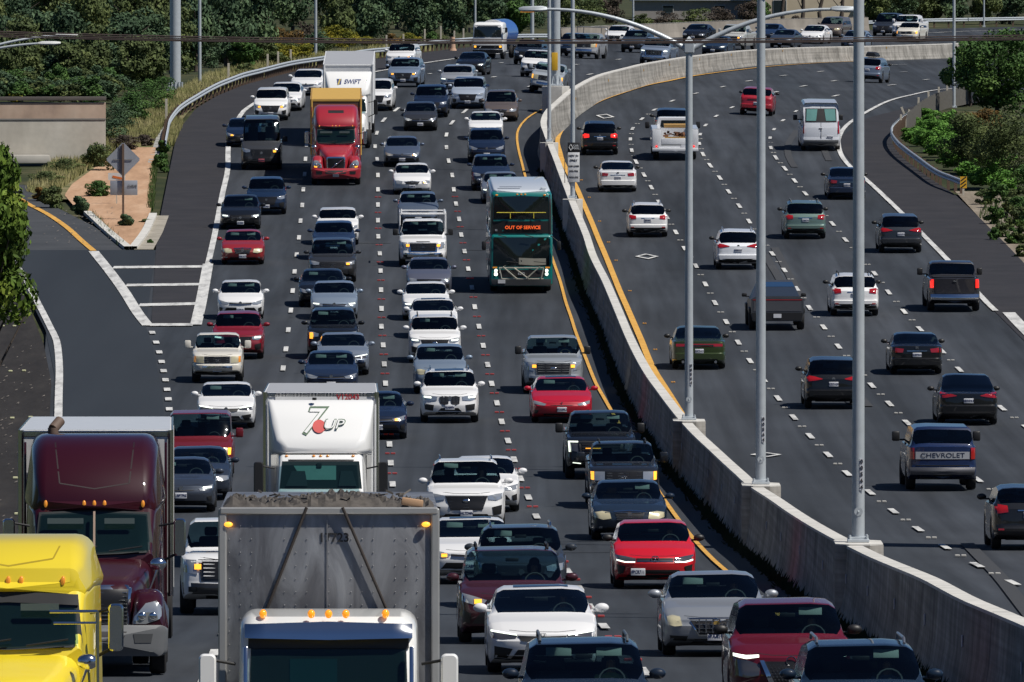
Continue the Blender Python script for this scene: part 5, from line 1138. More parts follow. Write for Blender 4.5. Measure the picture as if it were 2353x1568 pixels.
    for u, v, hw, hl in ((1486.6, 591, .52, 2.4), (1760, 1047, .48, 1.7), (1390.6, 268.6, .52, 3.0)):
        c = at(u, v); a = heading(u, v); t = Vector((math.sin(a), math.cos(a), 0)); n = Vector((t.y, -t.x, 0)); out = [c + t * hl, c + n * hw, c - t * hl, c - n * hw]; k = .68; inn = [c + t * hl * k, c + n * hw * k, c - t * hl * k, c - n * hw * k]
        V = [drop(p, .035) for p in out + inn]; tag(mesh_obj('diamond_marking', V, [(i, (i + 1) % 4, 4 + (i + 1) % 4, 4 + i) for i in range(4)], LINE), kind='structure')
    # tyre marks and thin dark cross lines
    sk = mat('tyre mark', (.036, .038, .042), .9)
    for pts in ([(1831, 300), (1812, 330), (1812, 360), (1826, 385)], [(1902, 300), (1893, 335), (1905, 370)], [(1757, 585), (1790, 640), (1815, 690)], [(1780, 570), (1808, 622), (1842, 690)], [(2222, 1250), (2300, 1330), (2380, 1430)], [(1931, 900), (1960, 930)], [(1968, 905), (1995, 935)]): ribbon('tyre_mark', pts, .34, sk, .022)
    jm = mat('thin line dark', (.018, .020, .024), .9)
    for v, a, b in ((1270, 1000, 1600), (1437, 1560, 1900), (1290, 1040, 1260), (1113, 1000, 1200), (560, 700, 900), (575, 1070, 1180)):
        P = [at(a + (b - a) * k / 6, v + math.sin(k) * .6, .025) for k in range(7)]; V = []
        for p in P: V += [p, p + Vector((0, .25, 0))]
        V = [drop(p, .02) for p in V]; tag(mesh_obj('thin_dark_line', V, [(2 * i, 2 * i + 2, 2 * i + 3, 2 * i + 1) for i in range(6)], jm), kind='structure')
    # raised reflectors
    rd = mat('red reflector', (.30, .05, .05), .3, emit=(1, .1, .08), es=.03); wh = mat('white reflector', (.42, .41, .38), .4); yl = mat('amber reflector', (.60, .28, .05), .4); base = {}
    def reflector(p, m, wd, grp, lab):
        k = (m.name, wd)
        if k not in base:
            bm = bmesh.new()
            for sx in (-1, 1): bx(bm, (sx * wd * .27, 0, .025), (wd * .44, .12, .05), .012, seg=1)
            o = bm_obj('road_reflector', bm, m); base[k] = o.data; bpy.data.objects.remove(o)
        o = bpy.data.objects.new('road_reflector', base[k]); COL.objects.link(o); o.location = p; tag(o, lab, 'road reflector', grp)
    for j in (0, 2):
        for p in RP[j][6:]:
            reflector(p + Vector((0, 0, .0)), rd, .32, 'red reflectors between the dashes of the left carriageway', 'small red raised reflector between two white lane dashes')
    for j in (3, 4, 5):
        for p in RP[j][3:]: reflector(p, wh, .28, 'white reflectors between the dashes of the right carriageway', 'small white raised reflector between two white lane dashes')
    yp = dense([at(u, v) for u, v in [(1324, 415), (1342, 455), (1365, 510), (1385, 558), (1402, 600), (1433, 670), (1466, 745), (1490, 805), (1530, 880)]], 14.6)
    for p in yp: reflector(drop(p + Vector((.25, 0, 0)), 0), yl, .15, 'amber reflectors beside the yellow line', 'small amber raised reflector beside the thick yellow line')
def wall_curve():
    T = [(2420, 93, 1.1), (2250, 97, 1.1), (2175, 100, 1.1), (2075, 103, 1.1), (1965, 106, 1.1), (1865, 108, 1.1), (1765, 112, 1.12), (1680, 118, 1.15), (1601, 127, 1.2), (1526, 138, 1.25), (1452, 152.6, 1.3), (1377, 172.6, 1.36), (1327, 197.7, 1.42), (1288, 228, 1.5), (1262, 252, 1.5), (1250, 280, 1.5), (1257, 305, 1.5), (1266, 330, 1.5), (1278, 360, 1.5), (1295, 405, 1.5), (1316, 460, 1.5), (1346, 532, 1.5), (1364, 585, 1.5), (1394, 645, 1.5), (1424, 715, 1.5), (1454, 784.6, 1.5), (1489, 850, 1.5), (1526, 902, 1.5), (1569, 957, 1.5), (1599, 990, 1.5), (1646, 1034, 1.5), (1700, 1083, 1.5), (1729, 1109, 1.5), (1783, 1144, 1.5), (1830, 1176, 1.5), (1950, 1244, 1.5), (1997, 1267, 1.5), (2115, 1316, 1.5), (2215, 1366, 1.5), (2352, 1424, 1.5), (2700, 1570, 1.5)]
    out = []
    for u, v, h in T: out.append((at(u, top2ground(u, v, h)), h))
    return out
def barrier():
    C = wall_curve(); P = dense([p + Vector((0, 0, h * 1000)) for p, h in C], 2.5)
    # heights were carried in z; separate them again
    Hs = dense([Vector((p.x, p.y, h)) for p, h in C], 2.5); root = empty('median_wall', 'long concrete wall between the two carriageways curving to the right in the distance', 'wall', loc=drop(Vector((Hs[0].x, Hs[0].y, 0)), 0)); inv = root.location
    prof = [(-.34, 0, 0), (-.30, .12, 0), (-.22, .45, 0), (-.17, 1, 1), (.12, 1, 1), (.16, .86, 0), (.22, .35, 0), (.34, .1, 0), (.36, 0, 0)]
    V = []; Fc = []; Vc = []; Fc2 = []
    Hs = [h for i, h in enumerate(Hs)]
    for i, q in enumerate(Hs):
        p = drop(Vector((q.x, q.y, 0)), -.03) - inv; a = Hs[max(0, i - 1)]; b = Hs[min(len(Hs) - 1, i + 1)]; t = Vector((b.x - a.x, b.y - a.y, 0)).normalized(); n = Vector((-t.y, t.x, 0))
        if n.x > 0: pass
        # running from far to near: n points to the right-hand carriageway side when flipped
        nn = n if n.dot(Vector((1, -.3, 0))) > 0 else -n
        for x, z, _ in prof: V.append(p + nn * x + Vector((0, 0, z * q.z)))
        for x in (-.18, .13): Vc.append(p + nn * x + Vector((0, 0, q.z + .012)))
        Vc.append(p + nn * .135 + Vector((0, 0, q.z - .05))); Vc.append(p + nn * -.185 + Vector((0, 0, q.z - .04)))
    m = len(prof)
    for i in range(len(Hs) - 1):
        for k in range(m - 1): a = i * m + k; Fc.append((a, a + m, a + m + 1, a + 1))
        for k, (x, y) in enumerate(((3, 0), (0, 1), (1, 2))): a = i * 4; Fc2.append((a + x, a + 4 + x, a + 4 + y, a + y))
    w = mesh_obj('wall_face', V, Fc, CONC_SHADE, root, smooth=50); mesh_obj('coping', Vc, Fc2, CONCL, root)
    jm = mat('wall joint', (.05, .05, .05), .9)
    for i in range(4, len(Hs) - 4, 5):
        q = Hs[i]; p = drop(Vector((q.x, q.y, 0)), -.03) - inv; a, b = Hs[i - 1], Hs[i + 1]; t = Vector((b.x - a.x, b.y - a.y, 0)).normalized(); nn = Vector((-t.y, t.x, 0)); nn = nn if nn.dot(Vector((1, -.3, 0))) > 0 else -nn
        V2 = []
        for x, z in ((-.345, .0), (-.305, .12), (-.225, .45), (-.176, 1), (-.15, 1.012), (.125, 1.012)):
            for d_ in (-.02, .02): V2.append(p + nn * x + t * d_ + Vector((0, 0, z * q.z + (.006 if z > .9 else 0))))
        mesh_obj('joint', V2, [(2 * k, 2 * k + 1, 2 * k + 3, 2 * k + 2) for k in range(5)], jm, root)
    # square markers on the left face
    mk = mat('marker plate', (.40, .42, .48), .5); C2 = [(q, i) for i, q in enumerate(Hs)]
    for i in range(6, len(Hs) - 6, 4):
        q = Hs[i]
        if q.y < 120: continue
        p = drop(Vector((q.x, q.y, 0)), 0) - inv; a, b = Hs[i - 1], Hs[i + 1]; t = Vector((b.x - a.x, b.y - a.y, 0)).normalized(); nn = Vector((-t.y, t.x, 0)); nn = nn if nn.dot(Vector((1, -.3, 0))) > 0 else -nn
        if q.y < 560:
            bm = bmesh.new(); bx(bm, (0, 0, 0), (.02, .16, .18), 0, Matrix.Rotation(math.atan2(t.y, t.x) - math.pi / 2, 3, 'Z')); o = bm_obj('reflector_plate', bm, mk, root); o.location = p - nn * .225 + Vector((0, 0, .85))
        elif i % 12 == 2:
            bm = bmesh.new(); bx(bm, (0, 0, 0), (.03, .12, .14), 0, Matrix.Rotation(math.atan2(t.y, t.x) - math.pi / 2, 3, 'Z')); o = bm_obj('reflector_plate', bm, mat('amber plate', (.55, .30, .04), .5), root); o.location = p + nn * .20 + Vector((0, 0, .92))
def wedge_pedestal(u, v_top, h=1.5, sx=.5, parent=None):
    g = top2ground(u, v_top, h); p = at(u, g, -.03); bm = bmesh.new()
    bx(bm, (0, 0, h / 2 + .03), (sx * 1.0, 1.5, h + .10), .0)
    for v_ in bm.verts:
        if abs(v_.co.y) > .7: v_.co.x *= .72
        if v_.co.z > 1 and v_.co.y < -1: pass
    o = bm_obj('pedestal', bm, CONCL); return o, p, g
def lamp_post(name, u, v_base, wall_h, height, r0, label, group=None, arms=(), number=None, r1=None, m=None, seg=16):
    g = top2ground(u, v_base, wall_h) if wall_h else v_base; p = at(u, g, wall_h + .02 if wall_h else -.05); m = m or GALV
    root = empty(name, label, 'lamp post' if name == 'lamp_post' else 'pole', group, loc=p); r1 = r1 or r0 * .72
    bm = bmesh.new(); cyl(bm, (0, 0, .12), (0, 0, height), r0, r1, seg); pl = bm_obj('pole', bm, m, root, 50)
    bm = bmesh.new(); bx(bm, (0, 0, .05), (r0 * 3.4, r0 * 3.4, .06), .01); bx(bm, (0, 0, .10), (r0 * 2.6, r0 * 2.6, .05), .01)
    for sx in (-1, 1):
        for sy in (-1, 1): cyl(bm, (sx * r0 * 1.35, sy * r0 * 1.35, .05), (sx * r0 * 1.35, sy * r0 * 1.35, .16), .025)
    bm_obj('base_plate', bm, m, root)
    if wall_h:
        bm = bmesh.new(); cyl(bm, (0, -r0 * .98, .62), (0, -r0 * 1.04, .62), .085, n=14); sph(bm, (0, -r0 * 1.05, .62), .02, 8); bm_obj('hand_hole_cover', bm, m, root, 40)
    if number:
        bm = bmesh.new(); bx(bm, (.06, -r0 - .002, 1.35), (.075, .01, .62)); bm_obj('number_strip', bm, PLATE, root)
        for k, ch in enumerate(number): text_obj('number', ch, .11, (.06, -r0 - .012, 1.60 - .125 * k), BLACK, root, -1, True)
    if arms:
        bm = bmesh.new(); bx(bm, (0, 0, height + .02), (.30, .26, .34), .03); bmesh.ops.create_cone(bm, cap_ends=True, segments=4, radius1=.2, radius2=.02, depth=.16, matrix=Matrix.Translation((0, 0, height + .26)) @ Matrix.Rotation(R(45), 4, 'Z')); bm_obj('arm_bracket', bm, m, root)
        for sg, ln, rise in arms:
            pts = []; rad = []
            for k in range(13):
                t = k / 12; pts.append((sg * (.1 + ln * t), 0, height - .02 + rise * (1 - (1 - t) ** 2.1))); rad.append(.085 - .042 * t)
            bm = bmesh.new(); tube(bm, pts, rad, 10); bm_obj('arm', bm, m, root, 60)
            e = pts[-1]; o = loft_rr('lamp_head', [(-.40, .05, .04, -.05, .04, .03), (-.28, .14, .10, -.07, .08, .05), (.25, .15, .11, -.07, .10, .05), (.42, .10, .07, -.04, .07, .04)], m, root); o.location = (e[0] + sg * .36, 0, e[2]); o.rotation_euler = (0, 0, R(90) * sg)
            l = box_obj('lamp_lens', (0, -.15, -.08), (.2, .4, .03), AMBER if sg < 0 else LENS, o)
    return root
def poles():
    for u, v, h, num in ((1583, 968, 12.0, '08564'), (1748, 1116, 12.0, '00564'), (1972, 1250, 12.6, '00564')):
        r = lamp_post('lamp_post', u, v, 1.5, h if u != 1583 else 10.85, .125, {1583: 'tall lamp post whose two curved arms show whole, on the median wall', 1748: 'middle one of three near wall lamp posts, its arms cut by the top edge', 1972: 'thickest and nearest lamp post on the median wall, running out of the top edge'}[u], 'lamp posts on the median wall', ((-1, 4.1, 1.15), (1, 4.1, 1.15)), num, .10)
        bm = bmesh.new(); h_ = 1.5; bx(bm, (0, 0, -h_ / 2 - .01), (.95, 1.9, h_ - .02))
        for v_ in bm.verts: v_.co.y *= 1
        bmesh.ops.bevel(bm, geom=[e for e in bm.edges if abs(e.verts[0].co.z - e.verts[1].co.z) > 1], offset=.28, segments=1, affect='EDGES')
        o = bm_obj('wall_pedestal', bm, CONC_SHADE); o.location = r.location + Vector((0, 0, 0)); tag(o, {1583: 'concrete pedestal bulging from the wall under the farthest double arm lamp post', 1748: 'concrete pedestal bulging from the wall under the middle lamp post', 1972: 'concrete pedestal bulging from the wall under the nearest lamp post'}[u], 'pedestal', 'pedestals of the median wall')
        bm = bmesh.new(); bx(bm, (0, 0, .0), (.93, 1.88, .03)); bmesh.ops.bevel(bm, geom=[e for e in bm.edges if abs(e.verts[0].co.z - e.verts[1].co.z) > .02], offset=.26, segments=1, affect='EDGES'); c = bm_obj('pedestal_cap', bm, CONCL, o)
    # sign pole and a plain pole further along the wall
    r = lamp_post('lamp_post', 1262, 328, 1.5, 12, .10, 'thin grey pole on the wall just left of the carpool sign', 'lamp posts on the median wall')
    r2 = lamp_post('lamp_post', 1316, 458, 1.5, 12.4, .11, 'grey pole on the wall carrying the white carpool sign', 'lamp posts on the median wall')
    for q, nm, lb in ((r, 'wall_pedestal', 'small concrete pedestal under the thin pole left of the carpool sign'), (r2, 'wall_pedestal', 'concrete pedestal under the pole with the carpool sign')):
        bm = bmesh.new(); bx(bm, (0, 0, -.75), (.90, 1.9, 1.46)); bmesh.ops.bevel(bm, geom=[e for e in bm.edges if abs(e.verts[0].co.z - e.verts[1].co.z) > 1], offset=.26, segments=1, affect='EDGES'); o = bm_obj(nm, bm, CONCL); o.location = q.location; tag(o, lb, 'pedestal', 'pedestals of the median wall')
    s = empty('carpool_sign', 'white carpool lane sign with black diamond header on the wall pole', 'sign', loc=r2.location + Vector((.04, -.16, 1.65)))
    wp = mat('sign white', (.66, .67, .68), .5); bp = mat('sign black', (.015, .015, .017), .5)
    box_obj('panel', (0, 0, -.22), (.54, .03, 1.36), wp, s, .02); hp = box_obj('header', (0, -.004, .68), (.54, .03, .44), bp, s, .02)
    bm = bmesh.new(); tube(bm, [(-.13, -.03, .68 + .14), (-.05, -.03, .68), (-.13, -.03, .68 - .14), (-.21, -.03, .68), (-.13, -.03, .68 + .14)], .014, 6); bm_obj('diamond', bm, wp, s)
    text_obj('lettering', 'CAR\nPOOL', .12, (.10, -.03, .69), wp, s, -1, True)
    for t, z in (('HOV 3+', .30), ('ONLY', .09), ('5AM-10AM', -.17), ('3PM-7PM', -.40), ('MON-FRI', -.68)): text_obj('lettering', t, .13 if len(t) < 7 else .105, (0, -.025, z), bp, s, -1, True)
    bm = bmesh.new(); bx(bm, (-.40, .1, -.08), (.03, .5, 1.7)); bm_obj('back_panel', bm, mat('sign back', (.10, .075, .065), .7), s)
    # overhead sign columns
    r = lamp_post('sign_column', 1277, 199, 1.5, 12, .25, 'thick grey sign column with a yellow plate rising from the wall', 'thick sign columns', r1=.25, seg=20)
    box_obj('yellow_plate', (-.06, -.30, 1.35), (.34, .05, .98), mat('plate yellow', (.62, .36, .02), .5), r, .01)
    bm = bmesh.new()
    for k in range(8):
        a = R(45 * k + 10); cyl(bm, (.36 * math.cos(a), .36 * math.sin(a), .05), (.25 * math.cos(a), .25 * math.sin(a), .55), .03)
    bm_obj('gusset', bm, GALV, r)
    bm = bmesh.new(); bx(bm, (0, 0, -.75), (1.5, 3.2, 1.48)); bmesh.ops.bevel(bm, geom=[e for e in bm.edges if abs(e.verts[0].co.z - e.verts[1].co.z) > 1], offset=.42, segments=1, affect='EDGES'); o = bm_obj('wall_pedestal', bm, CONCL); o.location = r.location; tag(o, 'large concrete block in the wall under the thick column with yellow plate', 'pedestal', 'pedestals of the median wall')
    r = lamp_post('sign_column', 403, 207, 0, 12, .31, 'very thick grey steel column behind the left guardrail', 'thick sign columns', r1=.31, seg=24)
    bm = bmesh.new()
    for k in range(12):
        a = R(30 * k); bx(bm, (.36 * math.cos(a), .36 * math.sin(a), .25), (.16, .02, .5), 0, Matrix.Rotation(a, 3, 'Z'))
    bx(bm, (0, 0, -.02), (1.0, 1.0, .12)); bm_obj('gusset', bm, GALV, r)
    for u, v, rr, lb in ((459, 196, .10, 'thin grey pole just right of the thick column on the left verge'), (725.5, 129, .105, 'thin grey pole behind the guardrail by the yellow bushes'), (1092, 92, .09, 'thin grey pole rising behind the tanker truck'), (1223, 95, .15, 'stout grey pole left of the thick sign column with yellow plate'), (1455, 62, .09, 'thin grey pole behind the far concrete barrier'), (2192, 247, .10, 'grey pole in front of the big tree at the right'), (2261, 62, .075, 'thin grey pole beside the far guardrail at the upper right')):
        lamp_post('lamp_post', u, v, 0, 12, rr, lb, 'poles along the verges')
    # cobra-head lamps reaching in from the left edge
    p = at(-120, 900); r = empty('lamp_post', 'pair of slender street lamp arms reaching in at the upper left edge', 'lamp post', 'poles along the verges', loc=p); sc = scl(-120, 900)
    z1 = (900 - 118) / sc; bm = bmesh.new(); cyl(bm, (0, 0, 0), (0, 0, z1 + .1), .11, .08, 14); bm_obj('pole', bm, GALV, r, 50)
    for (ue, ve), off in (((150, 82), .6), ((112, 100), 0)):
        e = Vector(((ue + 120) / sc, off, (900 - ve) / sc)); bm = bmesh.new(); pts = []; rad = []
        for k in range(11):
            t = k / 10; pts.append((e.x * t, off * t, z1 - .35 + (e.z - z1 + .35) * (1 - (1 - t) ** 1.8))); rad.append(.055 - .02 * t)
        tube(bm, pts, rad, 8); bm_obj('arm', bm, GALV, r, 60)
        o = loft_rr('lamp_head', [(-.36, .05, .04, -.04, .03, .03), (-.2, .13, .10, -.06, .07, .05), (.22, .14, .10, -.06, .07, .05), (.42, .06, .05, -.02, .05, .02)], mat('lamp white', (.62, .63, .62), .5), r); o.location = e; o.rotation_euler = (0, 0, R(-90))
    # cables strung across close to the camera
    root = empty('overhead_cables', 'bundle of dark overhead cables crossing the whole picture near its top', 'cable', loc=Vector((0, 90, 0)))
    cm = mat('cable sheath', (.07, .05, .045), .8)
    for dv, k in ((-7, 0), (-3, 1), (1, 2), (5, 3)):
        pts = []
        for i in range(40):
            u = -400 + 3200 * i / 39; v = 99 - 19 * ((u - 1176) / 1176) ** 2 * (1 if u < 1176 else .55) + dv * (1 - .25 * k * math.sin(u / 900)); pts.append(ray(u, v, F / 92) - root.location)
        bm = bmesh.new(); tube(bm, pts, .0048, 6); bm_obj('cable', bm, cm, root)
    # tall sign column off to the right, whose shadow falls across the near lanes
    p = at(2600, 1262); bm = bmesh.new(); cyl(bm, (0, 0, 0), (0, 0, 2.0), .3, .3, 14); bx(bm, (0, .4, 6.4), (.3, 2.6, 9.0), .04); o = bm_obj('sign_column', bm, GALV, None, 50); o.location = p; tag(o, 'tall grey sign panel just outside the right edge whose long shadow crosses the near lanes', 'sign', 'poles along the verges')
def guardrail(pts, label, top=.75, step=1.9, name='guardrail', wood=True, flipn=False):
    G = [at(u, top2ground(u, v, top)) for u, v in pts]; P = [drop(p, 0) for p in dense(G, 1.2)]; root = empty(name, label, 'guardrail', 'guardrails along the edges', loc=P[0]); o0 = P[0]
    prof = [(0, .75), (-.05, .73), (-.08, .68), (-.05, .62), (0, .595), (-.05, .57), (-.08, .51), (-.05, .455), (0, .44)]; V = []; Fc = []
    N = []
    for i, p in enumerate(P):
        t = P[min(i + 1, len(P) - 1)] - P[max(0, i - 1)]; t.z = 0; t.normalize(); n = Vector((-t.y, t.x, 0)) * (-1 if flipn else 1); N.append(n)
        for x, z in prof: V.append(p - o0 + n * -x + Vector((0, 0, z)))
    m = len(prof)
    for i in range(len(P) - 1):
        for k in range(m - 1): a = i * m + k; Fc.append((a, a + m, a + m + 1, a + 1))
    mesh_obj('rail', V, Fc, GALV, root, smooth=60); acc = 0
    for i in range(1, len(P)):
        acc += (P[i] - P[i - 1]).length
        if acc >= step:
            acc = 0; bm = bmesh.new(); c = P[i] - o0 - N[i] * .14; bx(bm, (c.x, c.y, .33), (.15, .2, .8)); ob = bm_obj('post', bm, WOOD if wood else GALVD, root); ob.location.z = c.z
    return root, P, N
# ------------------------------------------------------------------ vegetation and far things
def leaf_mat(name, dark, mid, light, scale=.9):
    m = ramp_mat(name, [(.30, dark), (.5, mid), (.72, light)], scale, .75, fine=(5, .45), detail=3); return m
LEAF_D = leaf_mat('dark conifer leaves', (.034, .066, .036), (.068, .115, .056), (.12, .175, .072))
LEAF_O = leaf_mat('olive leaves', (.042, .062, .022), (.095, .125, .042), (.18, .205, .065))
LEAF_G = leaf_mat('fresh green leaves', (.026, .065, .014), (.060, .125, .028), (.13, .21, .05))
LEAF_C = leaf_mat('ground cover leaves', (.05, .13, .02), (.10, .23, .035), (.18, .34, .06))
LEAF_Y = leaf_mat('yellow green leaves', (.08, .10, .012), (.22, .20, .018), (.40, .31, .03))
LEAF_R = leaf_mat('rust leaves', (.06, .04, .012), (.16, .09, .02), (.26, .15, .03)); LEAF_B = leaf_mat('brown twigs', (.04, .032, .026), (.075, .058, .045), (.12, .10, .075))
LEAF_N = leaf_mat('glossy citrus leaves', (.03, .055, .008), (.08, .14, .016), (.22, .28, .04), 1.5)
BARK = mat('bark', (.07, .055, .045), .95, var=.4, scale=5, bump=.5)
def leaves(n, blobs, size, seed, flat=.0):
    """n small leaf quads laid over the skins of blobs (x, y, z, r)"""
    g = np.random.default_rng(seed); B = np.array(blobs); w = B[:, 3] ** 2; idx = g.choice(len(B), n, p=w / w.sum())
    d = g.normal(size=(n, 3)); d /= np.linalg.norm(d, axis=1)[:, None]; rad = B[idx, 3] * (.62 + .42 * g.random(n) ** .6)
    c = B[idx, :3] + d * rad[:, None] * np.array([1, 1, .85]); a = g.normal(size=(n, 3)) * .8 + d * 1.5; a /= np.linalg.norm(a, axis=1)[:, None]
    t = np.cross(a, g.normal(size=(n, 3))); t /= np.linalg.norm(t, axis=1)[:, None]; b = np.cross(a, t); s = size * (.45 + 1.25 * g.random(n) ** 1.7)[:, None]
    V = np.empty((n, 4, 3)); V[:, 0] = c - t * s; V[:, 1] = c - b * s * .55; V[:, 2] = c + t * s; V[:, 3] = c + b * s * .55
    return V.reshape(-1, 3), [(4 * i, 4 * i + 1, 4 * i + 2, 4 * i + 3) for i in range(n)]
_cr = {}
def crown_data(kind, seed, n, size):
    k = (kind, seed, n, size)
    if k in _cr: return _cr[k]
    g = random.Random(seed * 31 + 5); bl = []
    # unit crown: radius 1, height 2 centred on z = 1
    for i in range({'round': 26, 'tall': 30, 'bush': 16, 'loose': 22}[kind]):
        a = g.uniform(0, 6.283); h = g.uniform(-.85, .9); rr = math.sqrt(max(.05, 1 - h * h)) * g.uniform(.2, .8)
        if kind == 'tall': rr *= .8 - .35 * h
        bl.append((rr * math.cos(a), rr * math.sin(a), 1 + h * .85, g.uniform(.20, .40) * (1 if kind != 'loose' else .75)))
    if kind != 'loose': bl.append((0, 0, .95, .62))
    V, Fc = leaves(n, bl, size, seed); me = bpy.data.meshes.new('crown'); me.from_pydata(V.tolist(), [], Fc); me.update(); _cr[k] = me; return me
def plant(name, u, v, w, h, m, label, cat='tree', group=None, kind='round', seed=0, n=3500, leaf=.16, trunk=None, lift=0.0, dz=0.0, sink=None):
    p = at(u, v, -.13 + dz); base = crown_data(kind, seed % 5, n, leaf / max(w / 2, .2)); key = 'm' + m.name + base.name
    if key not in _cr:
        me = base.copy(); me.materials.clear(); me.materials.append(m); _cr[key] = me
    root = empty(name, label, cat, group, loc=p); o = bpy.data.objects.new('crown' if cat == 'tree' else 'foliage', _cr[key]); COL.objects.link(o); o.parent = root
    ch = h - lift; o.scale = (w / 2, w / 2, ch / 2); o.location = (0, 0, lift); o.rotation_euler = (0, 0, seed * 1.7)
    if trunk:
        bm = bmesh.new(); g = random.Random(seed); tube(bm, [(0, 0, 0), (g.uniform(-.1, .1) * w * .2, 0, h * .35), (g.uniform(-.1, .1) * w * .3, 0, h * .75)], [trunk, trunk * .75, trunk * .3], 8)
        for k in range(4):
            a = g.uniform(0, 6.28); cyl(bm, (0, 0, h * (.25 + .1 * k)), (math.cos(a) * w * .33, math.sin(a) * w * .33, h * (.5 + .1 * k)), trunk * .4, trunk * .12, 6)
        bm_obj('trunk', bm, BARK, root, 60)
    return root
def vegetation():
    g = random.Random(3)
    # wooded slope on the left, behind the beige wall
    i = 0; lab = {}
    def T(u, v, w, h, m, what, kind='round', **k):
        nonlocal i; i += 1; where = 'at the upper left' if u < 380 else 'behind the left guardrail' if u < 900 else 'behind the far carriageway' if u < 1980 else 'at the upper right'
        tn = {LEAF_D.name: 'dark evergreen', LEAF_O.name: 'olive green', LEAF_G.name: 'mid green', LEAF_Y.name: 'yellowish', LEAF_R.name: 'rust tinged', LEAF_B.name: 'bare brown'}[m.name]
        grp = '%s %ss in the wood %s' % (tn, what, where)
        return plant(what.replace(' ', '_'), u, v, w, h, m, '%s %s in the dense wood %s' % (tn, what, where), 'tree' if what == 'tree' else 'bush', grp, kind, i, trunk=.16 if what == 'tree' else None, **k)
    for k in range(9): T(-30 + k * 47 + g.uniform(-12, 12), 218 - k * 3 + g.uniform(-6, 4), g.uniform(2.2, 3.2), g.uniform(2.2, 3.1), LEAF_D if k % 3 == 0 else LEAF_O, 'tree', n=4500, leaf=.10)
    for k in range(8): T(-20 + k * 60 + g.uniform(-15, 15), 172 + g.uniform(-8, 8), g.uniform(3, 4.4), g.uniform(3.4, 4.6), [LEAF_D, LEAF_O, LEAF_D][k % 3], 'tree', n=5500, leaf=.11)
    for k in range(8): T(-20 + k * 66 + g.uniform(-15, 15), 112 + g.uniform(-8, 8), g.uniform(3.6, 5.2), g.uniform(4.5, 6.0), [LEAF_O, LEAF_D, LEAF_O][k % 3], 'tree', n=6000, leaf=.12)
    for k in range(16): T(-60 + k * 82 + g.uniform(-20, 20), 66 + g.uniform(-8, 6), g.uniform(4.5, 6.5), g.uniform(5, 7), [LEAF_D, LEAF_D, LEAF_O, LEAF_D][k % 4], 'tree', n=6000, leaf=.13)
    for k in range(19): T(-80 + k * 140 + g.uniform(-20, 20), 36 + g.uniform(-6, 5), g.uniform(5.5, 7.5), g.uniform(6, 8), LEAF_D, 'tree', n=6000, leaf=.15)
    for row, (vv, n_) in enumerate(((231, 15), (222, 13), (210, 13), (197, 13), (184, 14), (168, 15))):
        for k in range(n_): T(-60 + k * (300 + row * 26) / n_ * 1.05 + g.uniform(-8, 8), vv + g.uniform(-3, 3), g.uniform(1.5, 2.6), g.uniform(.9, 1.7), [LEAF_D, LEAF_O, LEAF_D, LEAF_G][(k * 7 + row) % 4], 'bush', 'bush', n=2200, leaf=.085)
    for k in range(20): T(-50 + k * 40 + g.uniform(-10, 10), 226 - k * 4.4 + (0 if k < 8 else -14) + g.uniform(-4, 4), g.uniform(2.0, 3.0), g.uniform(1.2, 2.0), [LEAF_O, LEAF_D, LEAF_G][k % 3] if k % 5 else LEAF_D, 'bush', 'bush', n=3000, leaf=.08)
    for u, v, w, h, m in ((520, 150, 4.6, 5.5, LEAF_D), (590, 138, 4.0, 5.8, LEAF_D), (450, 160, 3.6, 4.8, LEAF_D), (560, 158, 2.4, 2.0, LEAF_G), (610, 150, 2.4, 1.8, LEAF_O), (850, 100, 4.5, 4.8, LEAF_D), (960, 92, 4.5, 4.2, LEAF_D), (1040, 88, 3.6, 4.4, LEAF_D), (1130, 84, 4, 4.2, LEAF_D), (1190, 84, 3, 3.0, LEAF_G), (780, 105, 3.6, 4.4, LEAF_O)): T(u, v, w, h, m, 'tree', n=5500, leaf=.12)
    for u, v, w, h, m in ((640, 128, 2.6, 2.2, LEAF_R), (668, 132, 2.4, 2.0, LEAF_R), (650, 142, 2.6, 1.4, LEAF_Y), (690, 138, 2.4, 1.3, LEAF_Y), (700, 118, 2.6, 2.4, LEAF_B), (760, 112, 2.8, 1.9, LEAF_Y), (800, 116, 2.8, 1.7, LEAF_Y), (745, 122, 1.8, 1.3, LEAF_O), (850, 110, 2.4, 1.0, LEAF_Y), (905, 108, 2.6, 1.2, LEAF_R), (940, 102, 2.2, 1.0, LEAF_Y), (1000, 98, 2.4, .9, LEAF_O), (995, 101, 1.2, 1.1, LEAF_G), (640, 152, 2.2, 1.1, LEAF_O), (560, 172, 1.8, .9, LEAF_O)): T(u, v, w, h, m, 'bush', 'bush', n=3200, leaf=.07)
    for u, v, w, h, m in ((1225, 70, 3.4, 3.6, LEAF_D), (1350, 68, 3.4, 3.0, LEAF_O), (1300, 62, 2.8, 3.4, LEAF_O), (1400, 62, 3, 3.0, LEAF_B), (1530, 66, 3.4, 1.7, LEAF_B), (1600, 66, 3.2, 1.9, LEAF_O), (1660, 62, 3.4, 1.8, LEAF_B), (1720, 60, 3.2, 2.4, LEAF_B), (1750, 60, 2.2, 2.6, LEAF_G), (1480, 64, 2.6, 1.4, LEAF_O), (1560, 70, 2.4, 1.0, LEAF_O), (1830, 60, 1.5, 1.0, LEAF_B)): T(u, v, w, h, m, 'bush', 'bush', n=3800, leaf=.08)
    for k in range(7): T(2010 + k * 62, 50 + g.uniform(-4, 4), g.uniform(3, 4), g.uniform(3.0, 3.8), LEAF_D if k % 2 else LEAF_O, 'tree', n=5000, leaf=.12)
